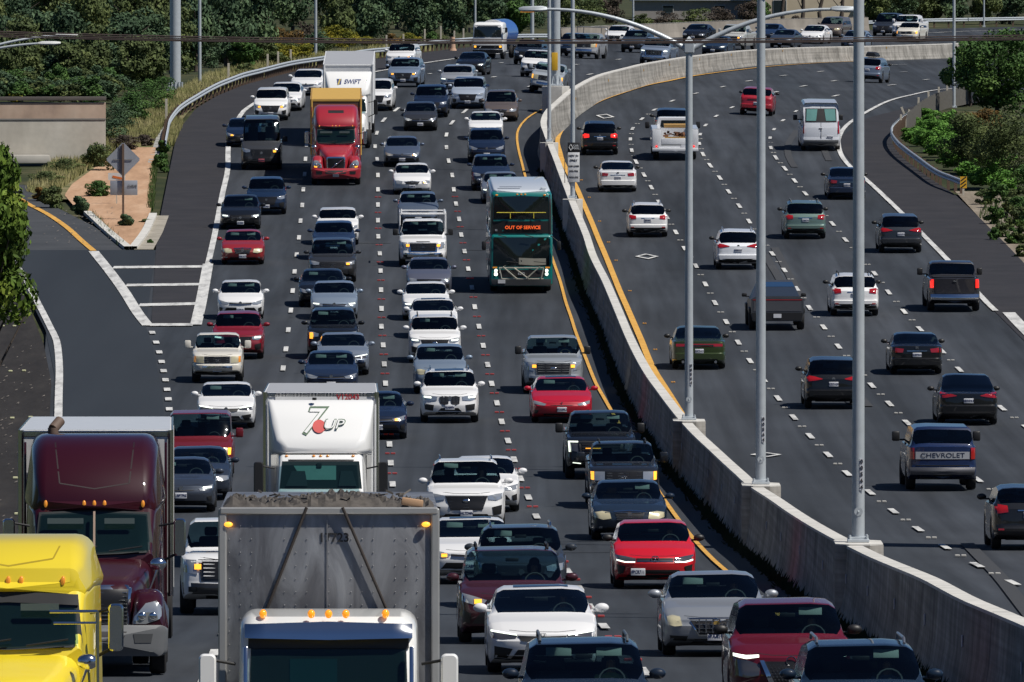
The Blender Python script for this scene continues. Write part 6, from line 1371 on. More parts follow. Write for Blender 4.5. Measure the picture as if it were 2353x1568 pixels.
    for k, (u, v, h, w) in enumerate(((1842, 60, 3.4, .0), (1886, 58, 3.2, 0), (1930, 60, 3.0, 0), (1800, 60, 3.2, 0), (1985, 66, 3.0, 0))):
        p = at(u, v, -.05); r = empty('tree', 'slender dark trunk standing before the cream building', 'tree', 'bare trunks before the cream building', loc=p); bm = bmesh.new(); g2 = random.Random(k)
        tube(bm, [(0, 0, 0), (g2.uniform(-.2, .2), 0, 1.2), (g2.uniform(-.3, .3), 0, 2.6), (g2.uniform(-.5, .5), 0, 4.2)], [.22, .17, .13, .1], 8)
        for q in range(4): cyl(bm, (0, 0, 1.6 + q * .4), (g2.uniform(-1, 1), 0, 2.6 + q * .4), .05, .02, 6)
        bm_obj('trunk', bm, BARK, r, 60)
    # right side
    plant('tree', 2290, 262, 6.4, 5.2, LEAF_G, 'large leafy green tree at the right edge behind the grey pole', 'tree', None, 'round', 2, n=15000, leaf=.11, trunk=.14, lift=.1)
    plant('tree', 2400, 230, 5.6, 5.6, LEAF_G, 'tall leafy tree cut off by the right edge above the hedge', 'tree', None, 'round', 4, n=12000, leaf=.12, trunk=.14, lift=.1)
    plant('tree', 2230, 240, 3.6, 3.6, LEAF_G, 'small leafy green tree directly beside the grey pole at the right', 'tree', None, 'loose', 1, n=9000, leaf=.10, trunk=.1, lift=.2)
    plant('bush', 2245, 395, 4.2, 3.2, LEAF_R if False else LEAF_O, 'big dark rounded bush with olive top below the large right tree', 'bush', None, 'bush', 3, n=14000, leaf=.06)
    plant('bush', 2265, 330, 3.0, 2.0, LEAF_R, 'rounded bush with yellow brown crown between the right tree and the dark bush', 'bush', None, 'bush', 2, n=9000, leaf=.06)
    plant('bush', 2345, 430, 4.8, 3.8, LEAF_O, 'dark rounded bush cut off by the right edge below the trees', 'bush', None, 'bush', 1, n=14000, leaf=.06)
    for k, (u, v, w, h) in enumerate(((2105, 330, 1.6, .9), (2135, 345, 1.8, 1.2), (2165, 362, 1.9, 1.3), (2190, 385, 1.8, 1.1), (2225, 405, 1.8, 1.0), (2150, 320, 1.8, 1.2), (2120, 305, 1.3, .8), (2090, 318, 1.2, .7), (2245, 425, 1.6, .9), (2200, 345, 2.2, 1.5), (2225, 365, 2.2, 1.4), (2260, 385, 2.4, 1.5), (2290, 400, 2.2, 1.5), (2175, 335, 1.9, 1.3), (2140, 300, 1.6, 1.1), (2110, 320, 1.5, .8), (2270, 430, 1.8, 1.1), (2310, 440, 2.0, 1.2), (2150, 355, 1.4, .7), (2175, 300, 2.0, 1.3), (2130, 280, 1.6, .9), (2095, 290, 1.2, .6))):
        plant('bush', u, v, w, h, LEAF_C, 'low bright green shrub on the slope behind the right guardrail', 'bush', 'bright green shrubs behind the right guardrail', 'bush', k, n=3000, leaf=.07)
    for k, (u, v, w, h) in enumerate(((2262, 470, 1.3, .9), (2300, 478, 1.6, 1.4), (2345, 490, 1.6, 1.5), (2290, 515, 1.3, 1.0), (2335, 525, 1.5, 1.2), (2380, 530, 2, 1.6), (2320, 500, 1.5, 1.2), (2350, 515, 1.8, 1.5), (2300, 545, 1.0, .8), (2330, 560, 1.2, .9), (2350, 590, 1.0, .7), (2287, 552, .7, .7), (2350, 560, 1.2, 1.0), (2360, 450, 2.0, 1.7))):
        plant('bush', u, v, w, h, LEAF_G if k % 2 else LEAF_O, 'feathery weed bush on the sandy verge at the right edge', 'bush', 'weed bushes on the sandy right verge', 'loose', k, n=2600, leaf=.06)
    # left slope bushes
    for u, v, w, h, m, lb in ((236, 392, 2.0, 1.5, LEAF_O, 'climbing green shrub hiding the right end of the beige wall'), (222, 384, 1.2, 1.3, LEAF_D, 'dark low shrub against the foot of the beige wall'), (372, 238, 2.6, 1.7, LEAF_G, 'bright green bush touching the base of the thick steel column'), (305, 285, 2.8, 1.9, LEAF_G, 'broad green bush in the middle of the left slope'), (262, 330, 2.4, 1.5, LEAF_D, 'dark spreading bush low on the left slope'), (150, 400, 2.4, .9, LEAF_O, 'olive scrub in front of the beige wall'), (105, 425, 2.2, .8, LEAF_O, 'low olive scrub left of the terracotta island'), (340, 262, 3.4, 1.9, LEAF_G, 'tall bright green bush left of the thick steel column'), (270, 300, 3.0, 1.6, LEAF_D, 'dark green bush halfway down the left grass slope'), (218, 330, 1.9, 1.2, LEAF_D, 'small dark bush at the right end of the beige wall'), (300, 282, 2.6, 1.7, LEAF_D, 'dark bush between the bright green bush and the slope'), (212, 262, 1.2, 1.1, LEAF_G, 'vine clump hanging over the top of the beige wall'), (372, 390, 1.0, 1.0, LEAF_G, 'bright green weed clump at the end of the left guardrail'), (378, 352, .9, .8, LEAF_G, 'small weed clump beside the left guardrail end'), (225, 452, 1.6, .9, LEAF_G, 'round green bush on the terracotta island left of the sign post'), (188, 492, 1.1, 1.0, LEAF_D, 'dark green bush on the kerb edge of the island'), (293, 520, .9, .7, LEAF_D, 'small bush at the foot of the diamond sign post'), (122, 478, 1.4, 1.2, LEAF_O, 'reddish green bush at the left tip of the island'), (98, 462, 1.0, .8, LEAF_R, 'rusty bush beside the leafy tree at the left edge'), (285, 345, 2.0, .9, LEAF_B, 'pinkish brown brush on the slope behind the diamond sign'), (330, 335, 1.4, .7, LEAF_B, 'brown brush beside the concrete strip on the slope'), (345, 560, .3, .3, LEAF_G, 'tiny weed in the gutter apron'), (341, 512, .8, .3, LEAF_O, 'low weed patch along the island kerb'), (35, 232, .9, .6, LEAF_Y, 'yellow green sprig on top of the beige wall')):
        plant('bush', u, v, w, h, m, lb, 'bush', None, 'bush', int(u) % 5, n=4200, leaf=.055)
    # leafy tree at the left edge, close
    plant('tree', -28, 1075, 4.0, 9.8, LEAF_N, 'close leafy tree with glossy leaves cut off by the left edge', 'tree', None, 'tall', 2, n=17000, leaf=.085, trunk=.12, lift=4.4)
    plant('tree', -150, 1080, 3.6, 9.4, LEAF_N, 'leafy tree just outside the left edge', 'tree', None, 'tall', 1, n=9000, leaf=.10, trunk=.12, lift=4.6)
    # grass on the verges: uncountable
    gr = np.random.default_rng(9)
    def grass(name, quads, per, hgt, m, wd=.035):
        V = []; Fc = []
        for (q, n) in quads:
            for _ in range(int(n * per)):
                a, b = gr.random(), gr.random(); u = (q[0][0] * (1 - a) + q[1][0] * a) * (1 - b) + (q[3][0] * (1 - a) + q[2][0] * a) * b; v = (q[0][1] * (1 - a) + q[1][1] * a) * (1 - b) + (q[3][1] * (1 - a) + q[2][1] * a) * b
                p = at(u, v, -.14); h = hgt * (.5 + gr.random()); an = gr.random() * 3.14; dx, dy = math.cos(an) * wd, math.sin(an) * wd; k = len(V)
                V += [(p.x - dx, p.y - dy, p.z), (p.x + dx, p.y + dy, p.z), (p.x + (gr.random() - .5) * h * .7, p.y + (gr.random() - .5) * h * .5, p.z + h)]; Fc.append((k, k + 1, k + 2))
        tag(mesh_obj(name, V, Fc, m), kind='stuff')
    gy = ramp_mat('dry grass', [(.3, (.14, .17, .05)), (.5, (.30, .28, .12)), (.7, (.46, .41, .22))], .6, .9, fine=(3, .3)); gg = ramp_mat('green grass', [(.3, (.03, .06, .015)), (.7, (.09, .13, .04))], .6, .9, fine=(3, .3))
    grass('grass', [([(110, 455), (260, 350), (340, 270), (200, 350)], 3), ([(200, 350), (340, 270), (395, 235), (270, 300)], 3), ([(270, 350), (350, 330), (390, 270), (330, 270)], 2.5), ([(330, 270), (385, 275), (470, 225), (400, 218)], 2.5), ([(400, 218), (470, 226), (560, 185), (480, 175)], 2), ([(480, 175), (560, 186), (740, 148), (640, 140)], 2), ([(640, 140), (740, 148), (1000, 112), (900, 105)], 2), ([(60, 440), (110, 455), (200, 350), (140, 360)], 2), ([(380, 330), (400, 330), (420, 285), (395, 280)], 1)], 2600, .42, gy)
    grass('grass', [([(340, 480), (352, 480), (360, 380), (350, 380)], 1), ([(195, 490), (215, 495), (290, 565), (270, 565)], .5), ([(2060, 300), (2130, 340), (2130, 260), (2080, 262)], 1), ([(2250, 500), (2350, 560), (2380, 470), (2260, 455)], 1)], 700, .35, gg)
    # weeds in the shade along the foot of the wall
    C = wall_curve(); P = dense([p for p, h in C], 1.6); V = []; Fc = []
    for p in P:
        if p.y > 570 or p.y < 110: continue
        for _ in range(26):
            q = drop(p + Vector((-.42 - abs(gr.normal()) * .10, gr.uniform(-.9, .9), 0)), 0); h = gr.uniform(.06, .30) * (1 if gr.random() < .6 else .45); k = len(V); dx = gr.uniform(-.05, .05)
            V += [(q.x - .035, q.y, q.z), (q.x + .035, q.y + .02, q.z), (q.x + dx * 3, q.y, q.z + h)]; Fc.append((k, k + 1, k + 2))
    tag(mesh_obj('weeds', V, Fc, mat('shade weeds', (.02, .032, .012), .9, var=.5)), kind='stuff')
def far_things():
    # beige wall on the left
    a, b = at(-260, 378), at(243, 372); d = (b - a); L = d.length; root = empty('retaining_wall', 'beige stained wall with a dark cap below the wood at the left', 'wall', loc=(a + b) / 2); root.rotation_euler = (0, 0, math.atan2(d.y, d.x))
    H = 3.25; wm = ramp_mat('beige block wall', [(.3, (.38, .35, .30)), (.55, (.48, .45, .39)), (.8, (.54, .51, .45))], .5, .9, bump=.2, stretch=(1, 1, .3), fine=(3, .15)); box_obj('wall_face', (0, .2, H / 2 - .1), (L, .4, H - .2), wm, root)
    box_obj('upper_band', (0, -.015, H - .62), (L, .03, .80), ramp_mat('stained plaster', [(.3, (.20, .15, .13)), (.5, (.42, .31, .24)), (.75, (.50, .40, .32))], .45, .9, stretch=(1, 1, .5), fine=(2, .2)), root); box_obj('ledge', (0, -.02, H - 1.04), (L, .04, .07), mat('ledge grey', (.20, .19, .18), .9), root)
    box_obj('cap', (0, .12, H + .0), (L + .02, .5, .20), mat('dark cap', (.085, .075, .07), .9, var=.25, scale=2), root, .02); box_obj('footing', (1.0, -.45, .2), (3.2, .7, .42), mat('footing', (.42, .40, .36), .9), root, .04)
    # diamond sign seen from behind
    p = at(283, 506, -.03); r = empty('road_sign', 'diamond shaped road sign seen from its grey back on a brown post', 'sign', loc=p); bm = bmesh.new(); bx(bm, (0, 0, 1.75), (.10, .10, 3.6)); bm_obj('post', bm, WOOD, r)
    sb = mat('sign back grey', (.36, .38, .42), .45, .3); bm = bmesh.new(); bx(bm, (0, .08, 2.83), (1.14, .02, 1.14), .0, Matrix.Rotation(R(45), 3, 'Y')); bmesh.ops.bevel(bm, geom=[e for e in bm.edges if abs(e.verts[0].co.y - e.verts[1].co.y) > .01], offset=.05, segments=2, affect='EDGES'); bm_obj('diamond_panel', bm, sb, r)
    box_obj('lower_panel', (.03, .08, 1.52), (1.26, .02, .68), sb, r, .01); text_obj('stencil', 'CURVE', .14, (.42, .05, 1.60), mat('stencil grey', (.08, .08, .09), .7), r, -1, True)
    box_obj('brace', (-.02, .04, 2.83), (.9, .03, .03), mat('brace', (.2, .2, .2), .5), r)
    box_obj('post_shade', (-.09, .05, 2.83), (.22, .02, 1.25), mat('shade grey', (.16, .17, .20), .6), r)  # dark strip painted as the post's shade on the panel back
    p = at(268, 470, -.03); s = empty('barricade_board', 'orange and white board behind the diamond sign', 'sign', loc=p); box_obj('board', (0, 0, 1.35), (.8, .05, .34), mat('board white', (.62, .62, .6), .6), s); box_obj('stripe', (.05, -.03, 1.30), (.5, .02, .10), mat('board orange', (.62, .16, .03), .6), s, rot=Matrix.Rotation(R(12), 3, 'Y')); box_obj('leg', (0, .03, .6), (.06, .04, 1.2), WOODL, s)
    # concrete strip up the slope
    ribbon('drain_strip', [(352, 375), (362, 345), (372, 315), (385, 285)], .55, mat('drain concrete', (.30, .30, .28), .9, var=.25), .03)
    # guardrails
    guardrail([(379, 322), (384, 295), (389, 273), (405, 250), (425, 233), (463, 210), (500, 190), (540, 174), (588, 160), (616, 153), (676, 139), (736, 130), (838, 114), (898, 108), (963, 97), (1036, 90), (1086, 86), (1187, 79), (1262, 78)], 'long galvanised guardrail curving up the left edge of the road', flipn=True)
    guardrail([(2400, 38), (2310, 40), (2200, 42), (2100, 44), (1992, 48)], 'far guardrail beyond the opposite carriageway at the upper right', flipn=False)
    rg, P, N = guardrail([(2100, 250), (2080, 262), (2067, 272), (2052, 287), (2050, 302), (2063, 322), (2084, 340), (2114, 362), (2154, 390), (2189, 404), (2212, 413)], 'galvanised guardrail wrapping round a nose on the right shoulder', flipn=True)
    q = at(2211, top2ground(2211, 413, .75)); s = empty('hazard_marker', 'yellow and black striped marker on the end of the right guardrail', 'sign', loc=q + Vector((.05, -.25, 0))); box_obj('panel', (0, 0, .62), (.32, .02, .56), mat('marker yellow', (.70, .38, .02), .5), s)
    for z in (.45, .62, .79): box_obj('stripe', (0, -.014, z), (.30, .01, .055), BLACK, s, rot=Matrix.Rotation(R(-38), 3, 'Y'))
    box_obj('post', (.0, .04, .3), (.1, .08, .62), WOODL, s)
    for k, (u, v, h) in enumerate(((2069, 300, 1.0), (2084, 292, 1.1), (2078, 276, .9), (2110, 258, 1.0), (2134, 246, 1.05), (2157, 236, 1.1), (2176, 226, 1.0))):
        bm = bmesh.new(); bx(bm, (0, 0, h / 2), (.12, .08, h), .01, Matrix.Rotation(R([4, 14, -22, 2, -3, 0, 2][k]), 3, 'Y')); o = bm_obj('delineator_post', bm, WOODL); o.location = at(u, v + 6); tag(o, 'pale delineator post sticking up along the right guardrail', 'post', 'pale delineator posts by the right guardrail')
    f = empty('slat_fence', 'grey weathered slat fence behind the right guardrail', 'fence', loc=at(2100, 290)); base = f.location; pts = dense([at(2085, 308), at(2110, 284), at(2140, 264), at(2175, 250), at(2230, 238)], .30); bm = bmesh.new(); gx = random.Random(4)
    for p in pts:
        p = drop(p, 0) - base; h = 1.0 + gx.uniform(-.12, .12); bx(bm, (p.x, p.y, p.z + h / 2), (.10, .03, h))
    bm_obj('slats', bm, WOODG, f)
    for k, (u, v, h) in enumerate(((1065, 110, 1.0), (615, 172, .9), (639, 168, .95), (668, 160, .9), (888, 125, .95), (927, 120, .9), (1013, 108, 1.1), (976, 112, 1.0), (525, 196, .9), (382, 292, 1.1), (1044, 112, .9))):
        bm = bmesh.new(); bx(bm, (0, 0, h * .6), (.13, .08, h * 1.2), .01); o = bm_obj('delineator_post', bm, WOODL); o.location = at(u, v - 8); tag(o, 'pale marker post behind the left guardrail', 'post', 'pale marker posts behind the left guardrail')
    # barrels
    bm = bmesh.new(); cyl(bm, (0, 0, 0), (0, 0, .15), .3, .26, 12); cyl(bm, (0, 0, .15), (0, 0, 1.0), .22, .16, 12); o = bm_obj('traffic_drum', bm, mat('faded orange', (.50, .32, .22), .8), None, 40); o.location = at(1040, 117); tag(o, 'faded orange drum standing in front of the left guardrail', 'drum')
    # far concrete barrier
    pts = [at(1285, 99), at(1400, 93), at(1500, 88), at(1700, 79), at(1850, 74), at(1992, 71)]; P = [drop(p, 0) for p in dense(pts, 3)]; r = empty('concrete_barrier', 'long beige concrete barrier beyond the far carriageway', 'wall', loc=P[0]); V = []; Fc = []; V2 = []
    for i, p in enumerate(P):
        t = P[min(i + 1, len(P) - 1)] - P[max(0, i - 1)]; t.z = 0; t.normalize(); n = Vector((t.y, -t.x, 0)); q = p - P[0]
        for x, z in ((.3, -.1), (.2, .4), (.14, 1.15), (-.14, 1.15), (-.2, -.1)): V.append(q + n * x + Vector((0, 0, z)))
        for x in (.17, -.17): V2.append(q + n * x + Vector((0, 0, 1.17)))
    for i in range(len(P) - 1):
        for k in range(4): a = i * 5 + k; Fc.append((a, a + 5, a + 6, a + 1))
    mesh_obj('barrier_face', V, Fc, ramp_mat('beige concrete', [(.3, (.20, .18, .155)), (.7, (.33, .30, .26))], .3, .9, fine=(1.5, .2)), r); mesh_obj('barrier_top', V2, [(2 * i, 2 * i + 2, 2 * i + 3, 2 * i + 1) for i in range(len(P) - 1)], CONCL, r)
    # buildings
    def bld(u0, u1, v, h, depth, m, roofm, label, wins, rh=.5):
        a, b = at(u0, v), at(u1, v); c = (a + b) / 2; w = (b - a).length; r = empty('building', label, 'building', loc=c); box_obj('wall', (0, depth / 2, h / 2), (w, depth, h), m, r); box_obj('roof', (0, depth / 2, h + rh / 2), (w + .6, depth + .6, rh), roofm, r, .05)
        for x, z, ww, hh in wins:
            o = box_obj('window', (x * w, -.02, z), (ww, .08, hh), mat('window frame', (.5, .5, .48), .6), r); box_obj('pane', (x * w, -.07, z), (ww - .12, .04, hh - .12), mat('far pane', (.02, .03, .035), .1), o)
    cream = ramp_mat('cream stucco', [(.3, (.50, .42, .30)), (.7, (.60, .52, .39))], .4, .9, fine=(1.5, .1))
    bld(1768, 2000, 52, 5.5, 9, cream, mat('roof brown', (.15, .12, .10), .8), 'cream stucco building behind slender trunks at the top', [(-.35, 1.4, 1.2, 1.2), (.05, 3.0, 1.6, 1.1), (.42, 1.5, 1.4, 1.4)])
    bld(1475, 1700, 44, 1.6, 6, mat('pale wall', (.30, .28, .26), .9), mat('white roof', (.60, .60, .60), .6, var=.3, scale=2), 'low building with a bright white roof behind the brown bushes', [(-.2, .9, 1.0, .7), (.25, .9, 1.0, .7)], .35)
    # litter on the dirt
    lm = mat('litter yellow', (.55, .55, .33), .8); n = 0
    for (u, v) in ((6, 752), (33, 752), (24, 856), (55, 855), (28, 964), (70, 962), (35, 1222 - 120), (39, 1305 - 120), (115, 1275 - 160)):
        bm = bmesh.new(); bx(bm, (0, 0, .03), (.13, .30, .05), .01); o = bm_obj('road_marker', bm, lm); o.location = at(u, v, .02); tag(o, 'small pale yellow marker lying on the dark dirt at the left', 'marker', 'pale yellow markers on the dirt'); n += 1
    V = []; Fc = []; gr = np.random.default_rng(5)
    for _ in range(200):
        u, v = gr.uniform(-20, 115), gr.uniform(790, 1300)
        if gr.random() < .3: u, v = gr.uniform(100, 260), gr.uniform(480, 560)
        p = at(u, v, .04); s = gr.uniform(.015, .055); k = len(V); a = gr.uniform(0, 3)
        V += [(p.x - s, p.y - s * 2, p.z), (p.x + s, p.y - s, p.z + s * .5), (p.x + s * .6, p.y + s * 2, p.z + s), (p.x - s * .5, p.y + s, p.z + .4 * s)]; Fc.append((k, k + 1, k + 2, k + 3))
    tag(mesh_obj('litter', V, Fc, mat('litter pale', (.16, .14, .12), .9, var=.6)), kind='stuff')
# ------------------------------------------------------------------ the traffic
WHITE = (.74, .74, .74); CREAM = (.66, .63, .56); NAVY = (.008, .016, .04); BLK = (.006, .007, .009); DGREY = (.035, .037, .042); STEEL = (.10, .13, .19); SILV = (.36, .38, .41); SBLUE = (.20, .26, .36); TAUPE = (.13, .105, .095); REDC = (.55, .004, .012); DRED = (.12, .008, .016); TEALG = (.13, .20, .18)
def traffic():
    c = car
    # ---- left carriageway, towards the viewer (leftmost lane first)
    c('sedan', 560, 337, NAVY, 'dark blue car half hidden behind the tall dark grey van', fopt=dict(amb=2))
    c('cargo', 601, 389, DGREY, 'tall dark grey cargo van with amber lamps in the leftmost lane', 'bold', fopt=dict(amb=1, pm=mat('plate red', (.45, .10, .12), .5), chrome=1), bmir=1)
    c('suv', 623, 276, WHITE, 'white suv with a black lower bumper behind the dark grey van', 'bold', fopt=dict(amb=2))
    c('sedan', 656, 254, WHITE, 'white car tucked behind a white suv near the guardrail', 'slim', H=1.5)
    c('sedan', 706, 219, WHITE, 'white saloon just left of the lettered white semi truck', 'slim')
    c('suv', 864, 254, WHITE, 'white suv peeking out right of the lettered white semi truck', 'bold')
    c('suv', 921, 159, WHITE, 'white suv right behind the blue grey suv with amber lamps', 'smooth', fopt=dict(amb=1))
    c('suv', 929, 200, SBLUE, 'blue grey suv with two amber lamps in the upper middle', 'bold', metal=.4, fopt=dict(amb=2))
    c('sedan', 1082, 173, BLK, 'black saloon with a pink plate below the white tanker truck', 'bold', fopt=dict(lit=DRL, pm=mat('plate pink', (.6, .22, .28), .5)))
    c('suv', 1050, 214, SILV, 'silver car with bright lamps behind a silver suv', 'slim', metal=.4, fopt=dict(lit=DRL), H=1.58)
    c('suv', 1076, 249, (.40, .46, .55), 'silver suv with a white front plate between two dark suvs', 'bold', metal=.3)
    c('suv', 990, 269, NAVY, 'very dark suv behind the dark grey hatchback in the third lane', 'bold')
    c('hatch', 966, 300, DGREY, 'dark grey hatchback with swept lamps in the third lane', 'slim', metal=.3)
    c('sedan', 1151, 278, TAUPE, 'taupe brown saloon with clear round lamps in the fourth lane', 'old', fopt=dict(lens=LENS), H=1.6, metal=.3)
    c('sedan', 1116, 321, WHITE, 'white saloon with twin kidney grille behind a navy suv', 'kidney')
    c('suv', 1118, 374, NAVY, 'navy suv with chrome slot grille behind a dark blue suv', 'slim')
    c('suv', 1128, 437, (.012, .022, .05), 'dark blue suv with an amber lamp left of the bus roof', 'bold', fopt=dict(amb=1))
    c('sedan', 1150, 467, (.12, .14, .18), 'grey car half hidden behind the teal bus', 'slim', fopt=dict(lit=DRL))
    c('sedan', 924, 382, STEEL, 'steel blue saloon alone in the third lane right of the red semi truck', 'slim', metal=.5, fopt=dict(amb=1))
    c('sedan', 947, 446, WHITE, 'white older saloon with an oval dark grille', 'old', fopt=dict(lens=LENS, amb=1))
    c('suv', 961, 524, (.11, .14, .19), 'blue grey saloon behind the white work pickup with rack', 'slim', metal=.4, H=1.6)
    r, sh, P, pm = c('pickup', 972, 612, WHITE, 'white work pickup with a ladder rack and two amber lamps', 'truck', fopt=dict(amb=2, gm=CHROME), bmir=1, H=1.98)
    bm = bmesh.new()
    for sx in (-1, 1): tube(bm, [(sx * .98, .55, 1.3), (sx * .98, .55, 2.16), (sx * .98, .75, 2.2), (sx * .98, 2.6, 2.2), (sx * .98, 2.6, 1.3)], .035, 8); cyl(bm, (sx * .92, .55, 2.1), (sx * .92, .55, 2.34), .04)
    cyl(bm, (-.98, .55, 2.14), (.98, .55, 2.14), .04); cyl(bm, (-.98, 2.6, 2.18), (.98, 2.6, 2.18), .035); bm_obj('ladder_rack', bm, pm, r, 50); S(r, sh, P, 'bonnet_scoop', [(-.3, .99), (.3, .99)], [(-.28, .965), (.28, .965)], BLACK, rows=1)
    r, *_ = c('sedan', 986, 676, (.14, .15, .20), 'purplish grey saloon right behind two white saloons', 'bold', metal=.5, fopt=dict(chrome=0))
    c('sedan', 979, 735, WHITE, 'white saloon squeezed between a grey saloon and a white black-roofed car', 'slim', fopt=dict(lit=DRL))
    c('sedan', 996, 776, WHITE, 'white saloon with a dark glass roof ahead of a white wagon', 'slim', roof=mat('dark glass roof', (.01, .014, .02), .06, spec=.7))
    c('suv', 999, 832, WHITE, 'white wagon with black roof rails and lit lamps', 'bold', fopt=dict(lit=DRL, em='oval'), rail=BLACK, H=1.66)
    c('van', 1011, 903, (.22, .28, .36), 'light blue grey compact minivan behind the white suv with kidney grille', 'old', metal=.4, L=4.5, H=1.62, W=1.8, tr=3.9, tb=4.3)
    c('suv', 1033, 970, WHITE, 'white suv with twin kidney grille and ring shaped lamps', 'kidney', fopt=dict(lit=DRL), roof=mat('dark glass roof', (.01, .014, .02), .06, spec=.7), rail=CHROME)
    c('sedan', 868, 1008, NAVY, 'navy saloon passing right of the white box semi truck', 'slim', fopt=dict(amb=2))
    c('suv', 776, 562, WHITE, 'white car with a smooth grille-free nose in the second lane', 'smooth', H=1.6)
    c('suv', 767, 596, (.015, .03, .07), 'dark blue car hidden behind the dark grey suv with big chrome grille', 'slim', H=1.62)
    c('suv', 764, 648, DGREY, 'dark grey suv with big chrome grille and clear lamps', 'bold', metal=.3, fopt=dict(amb=1, em='H', lens=LENS), H=1.78, W=1.98)
    c('sedan', 741, 704, BLK, 'near black saloon between the dark grey suv and a silver blue saloon', 'slim', W=1.9)
    c('sedan', 768, 733, (.24, .30, .38), 'silver blue saloon ahead of the dark suv with amber corner lights', 'slim', metal=.4, fopt=dict(lit=DRL))
    r, sh, P, pm = c('suv', 765, 824, BLK, 'black boxy suv with orange vertical corner lights', 'bold', fopt=dict(chrome=0), H=1.8, zn=1.05, zc=1.2)
    S(r, sh, P, 'corner_light', [(.80, .93), (.93, .93)], [(.80, .72), (.93, .72)], AMB, True, off=.03)
    c('sedan', 788, 861, (.22, .26, .32), 'silver blue saloon with bright slim lamps just behind the white box truck', 'civic', metal=.4)
    c('sedan', 761, 906, (.012, .022, .05), 'dark blue saloon disappearing behind the roof of the white box truck', 'slim')
    c('suv', 612, 492, (.008, .02, .05), 'deep blue suv with silver grille wings left of the empty second lane', 'bold', fopt=dict(chrome=0, lit=None))
    c('sedan', 553, 526, BLK, 'black saloon ahead of the deep blue suv beside the edge line', 'bold', fopt=dict(lit=DRL), H=1.5)
    c('sedan', 558, 607, (.26, .012, .014), 'red older saloon with chrome grille and silver roof', 'upright', fopt=dict(lens=YLENS))
    c('hatch', 553, 733, WHITE, 'white hatchback right above the dark red suv', 'slim')
    c('suv', 547, 824, (.20, .006, .016), 'dark red suv with thin lit lamps', 'bold', fopt=dict(lit=DRL))
    c('pickup', 500, 878, CREAM, 'cream white small older pickup with chrome grille', 'square', L=5.0, W=1.75, H=1.68, zn=1.0, zc=1.15, tr=3.0, tb=3.15, zb=1.15, r=.36, fopt=dict(em='toyota', er=.05))
    c('sedan', 520, 983, WHITE, 'white saloon with a black lower bumper behind the maroon van', 'civic', fopt=dict(), H=1.42)
    c('oldvan', 459, 1100, (.13, .010, .016), 'maroon older van with a wide black windscreen', 'square', fopt=dict(amb=1))
    c('sedan', 455, 1148, (.02, .028, .045), 'dark saloon with tan seats between the maroon van and a slate saloon', 'old', fopt=dict(lens=LENS), seats=TAN)
    c('sedan', 417, 1176, (.04, .05, .07), 'slate grey smooth nosed saloon beside the silver trailer', 'smooth', metal=.3, fopt=dict(lit=DRL))
    c('pickup', 531, 1411, WHITE, 'white big pickup between the maroon semi truck and the grey box truck', 'truck', fopt=dict(amb=2, gm=WHITEP, bm=WHITEP))
    c('suv', 1071, 1215, WHITE, 'white suv with mesh grille and roof rails beside the grey box truck', 'bold', W=2.0, L=5.0, H=1.78, fopt=dict(em='oval', amb=0), rail=CHROME)
    c('sedan', 1115, 1175, WHITE, 'white saloon behind the white suv with mesh grille', 'slim', H=1.46)
    c('sedan', 1082, 1340, WHITE, 'white saloon with one amber lamp lit at the edge of the grey box truck', 'slim', fopt=dict(amb=2), roof=mat('dark glass roof', (.01, .014, .02), .06, spec=.7))
    c('suv', 1197, 1395, (.03, .036, .045), 'dark grey suv mostly hidden behind the maroon minivan', 'bold', rail=CHROME)
    c('van', 1178, 1477, (.045, .010, .016), 'dark maroon minivan with amber lamps behind the bright white saloon', 'slim', fopt=dict(amb=2), rail=BLACK)
    c('sedan', 1245, 1546, WHITE, 'bright white saloon with slanted lit lamps and black roof panel', 'civic', fopt=dict(em='H', er=.055), roof=mat('dark glass roof', (.01, .014, .02), .06, spec=.7))
    c('suv', 1344, 1750, (.010, .018, .034), 'dark wagon with tall roof rails cut off by the bottom edge', 'bold', rail=mat('rail grey', (.08, .09, .10), .4), H=1.7)
    c('hatch', 1503, 1351, REDC, 'bright red hatchback with L shaped lamps and a round badge', 'vw', bmir=1)
    c('sedan', 1445, 1240, (.012, .022, .04), 'dark blue luxury saloon with upright chrome radiator grille', 'upright', W=1.88, L=5.1, H=1.47, fopt=dict(lens=YLENS), seats=TAN)
    c('sedan', 1642, 1506, (.33, .35, .38), 'silver angular saloon with chrome egg-crate grille', 'crest', metal=.5, W=1.85, H=1.47, fopt=dict(ptxt='6VAA191'))
    c('suv', 1813, 1630, (.10, .004, .012), 'dark cherry suv with V shaped chrome grille', 'vgrille', W=1.88, bmir=1, fopt=dict(em='ring', er=.075))
    c('suv', 1984, 1752, (.008, .018, .036), 'dark blue car roof at the bottom right corner', 'bold', rail=ALU)
    c('pickup', 1271, 903, (.34, .37, .40), 'silver pickup with dark grille above the red smooth nosed car', 'truck', metal=.4, fopt=dict(gm=GREYP, bm=mat('bumper silver', (.34, .37, .40), .3, .5), amb=2, em='oval', er=.07), bmir=1)
    c('sedan', 1290, 970, (.42, .004, .02), 'red smooth nosed saloon with black roof', 'smooth', W=1.96, L=4.98, H=1.44, fopt=dict(em='T', er=.05), roof=mat('dark glass roof', (.01, .014, .02), .06, spec=.7))
    r, sh, P, pm = c('pickup', 1380, 1099, BLK, 'black big pickup with C shaped lit lamps', 'truck', fopt=dict(gm=BLACK, bm=BLACK, lens=SMOKE, plate=0), bmir=1)
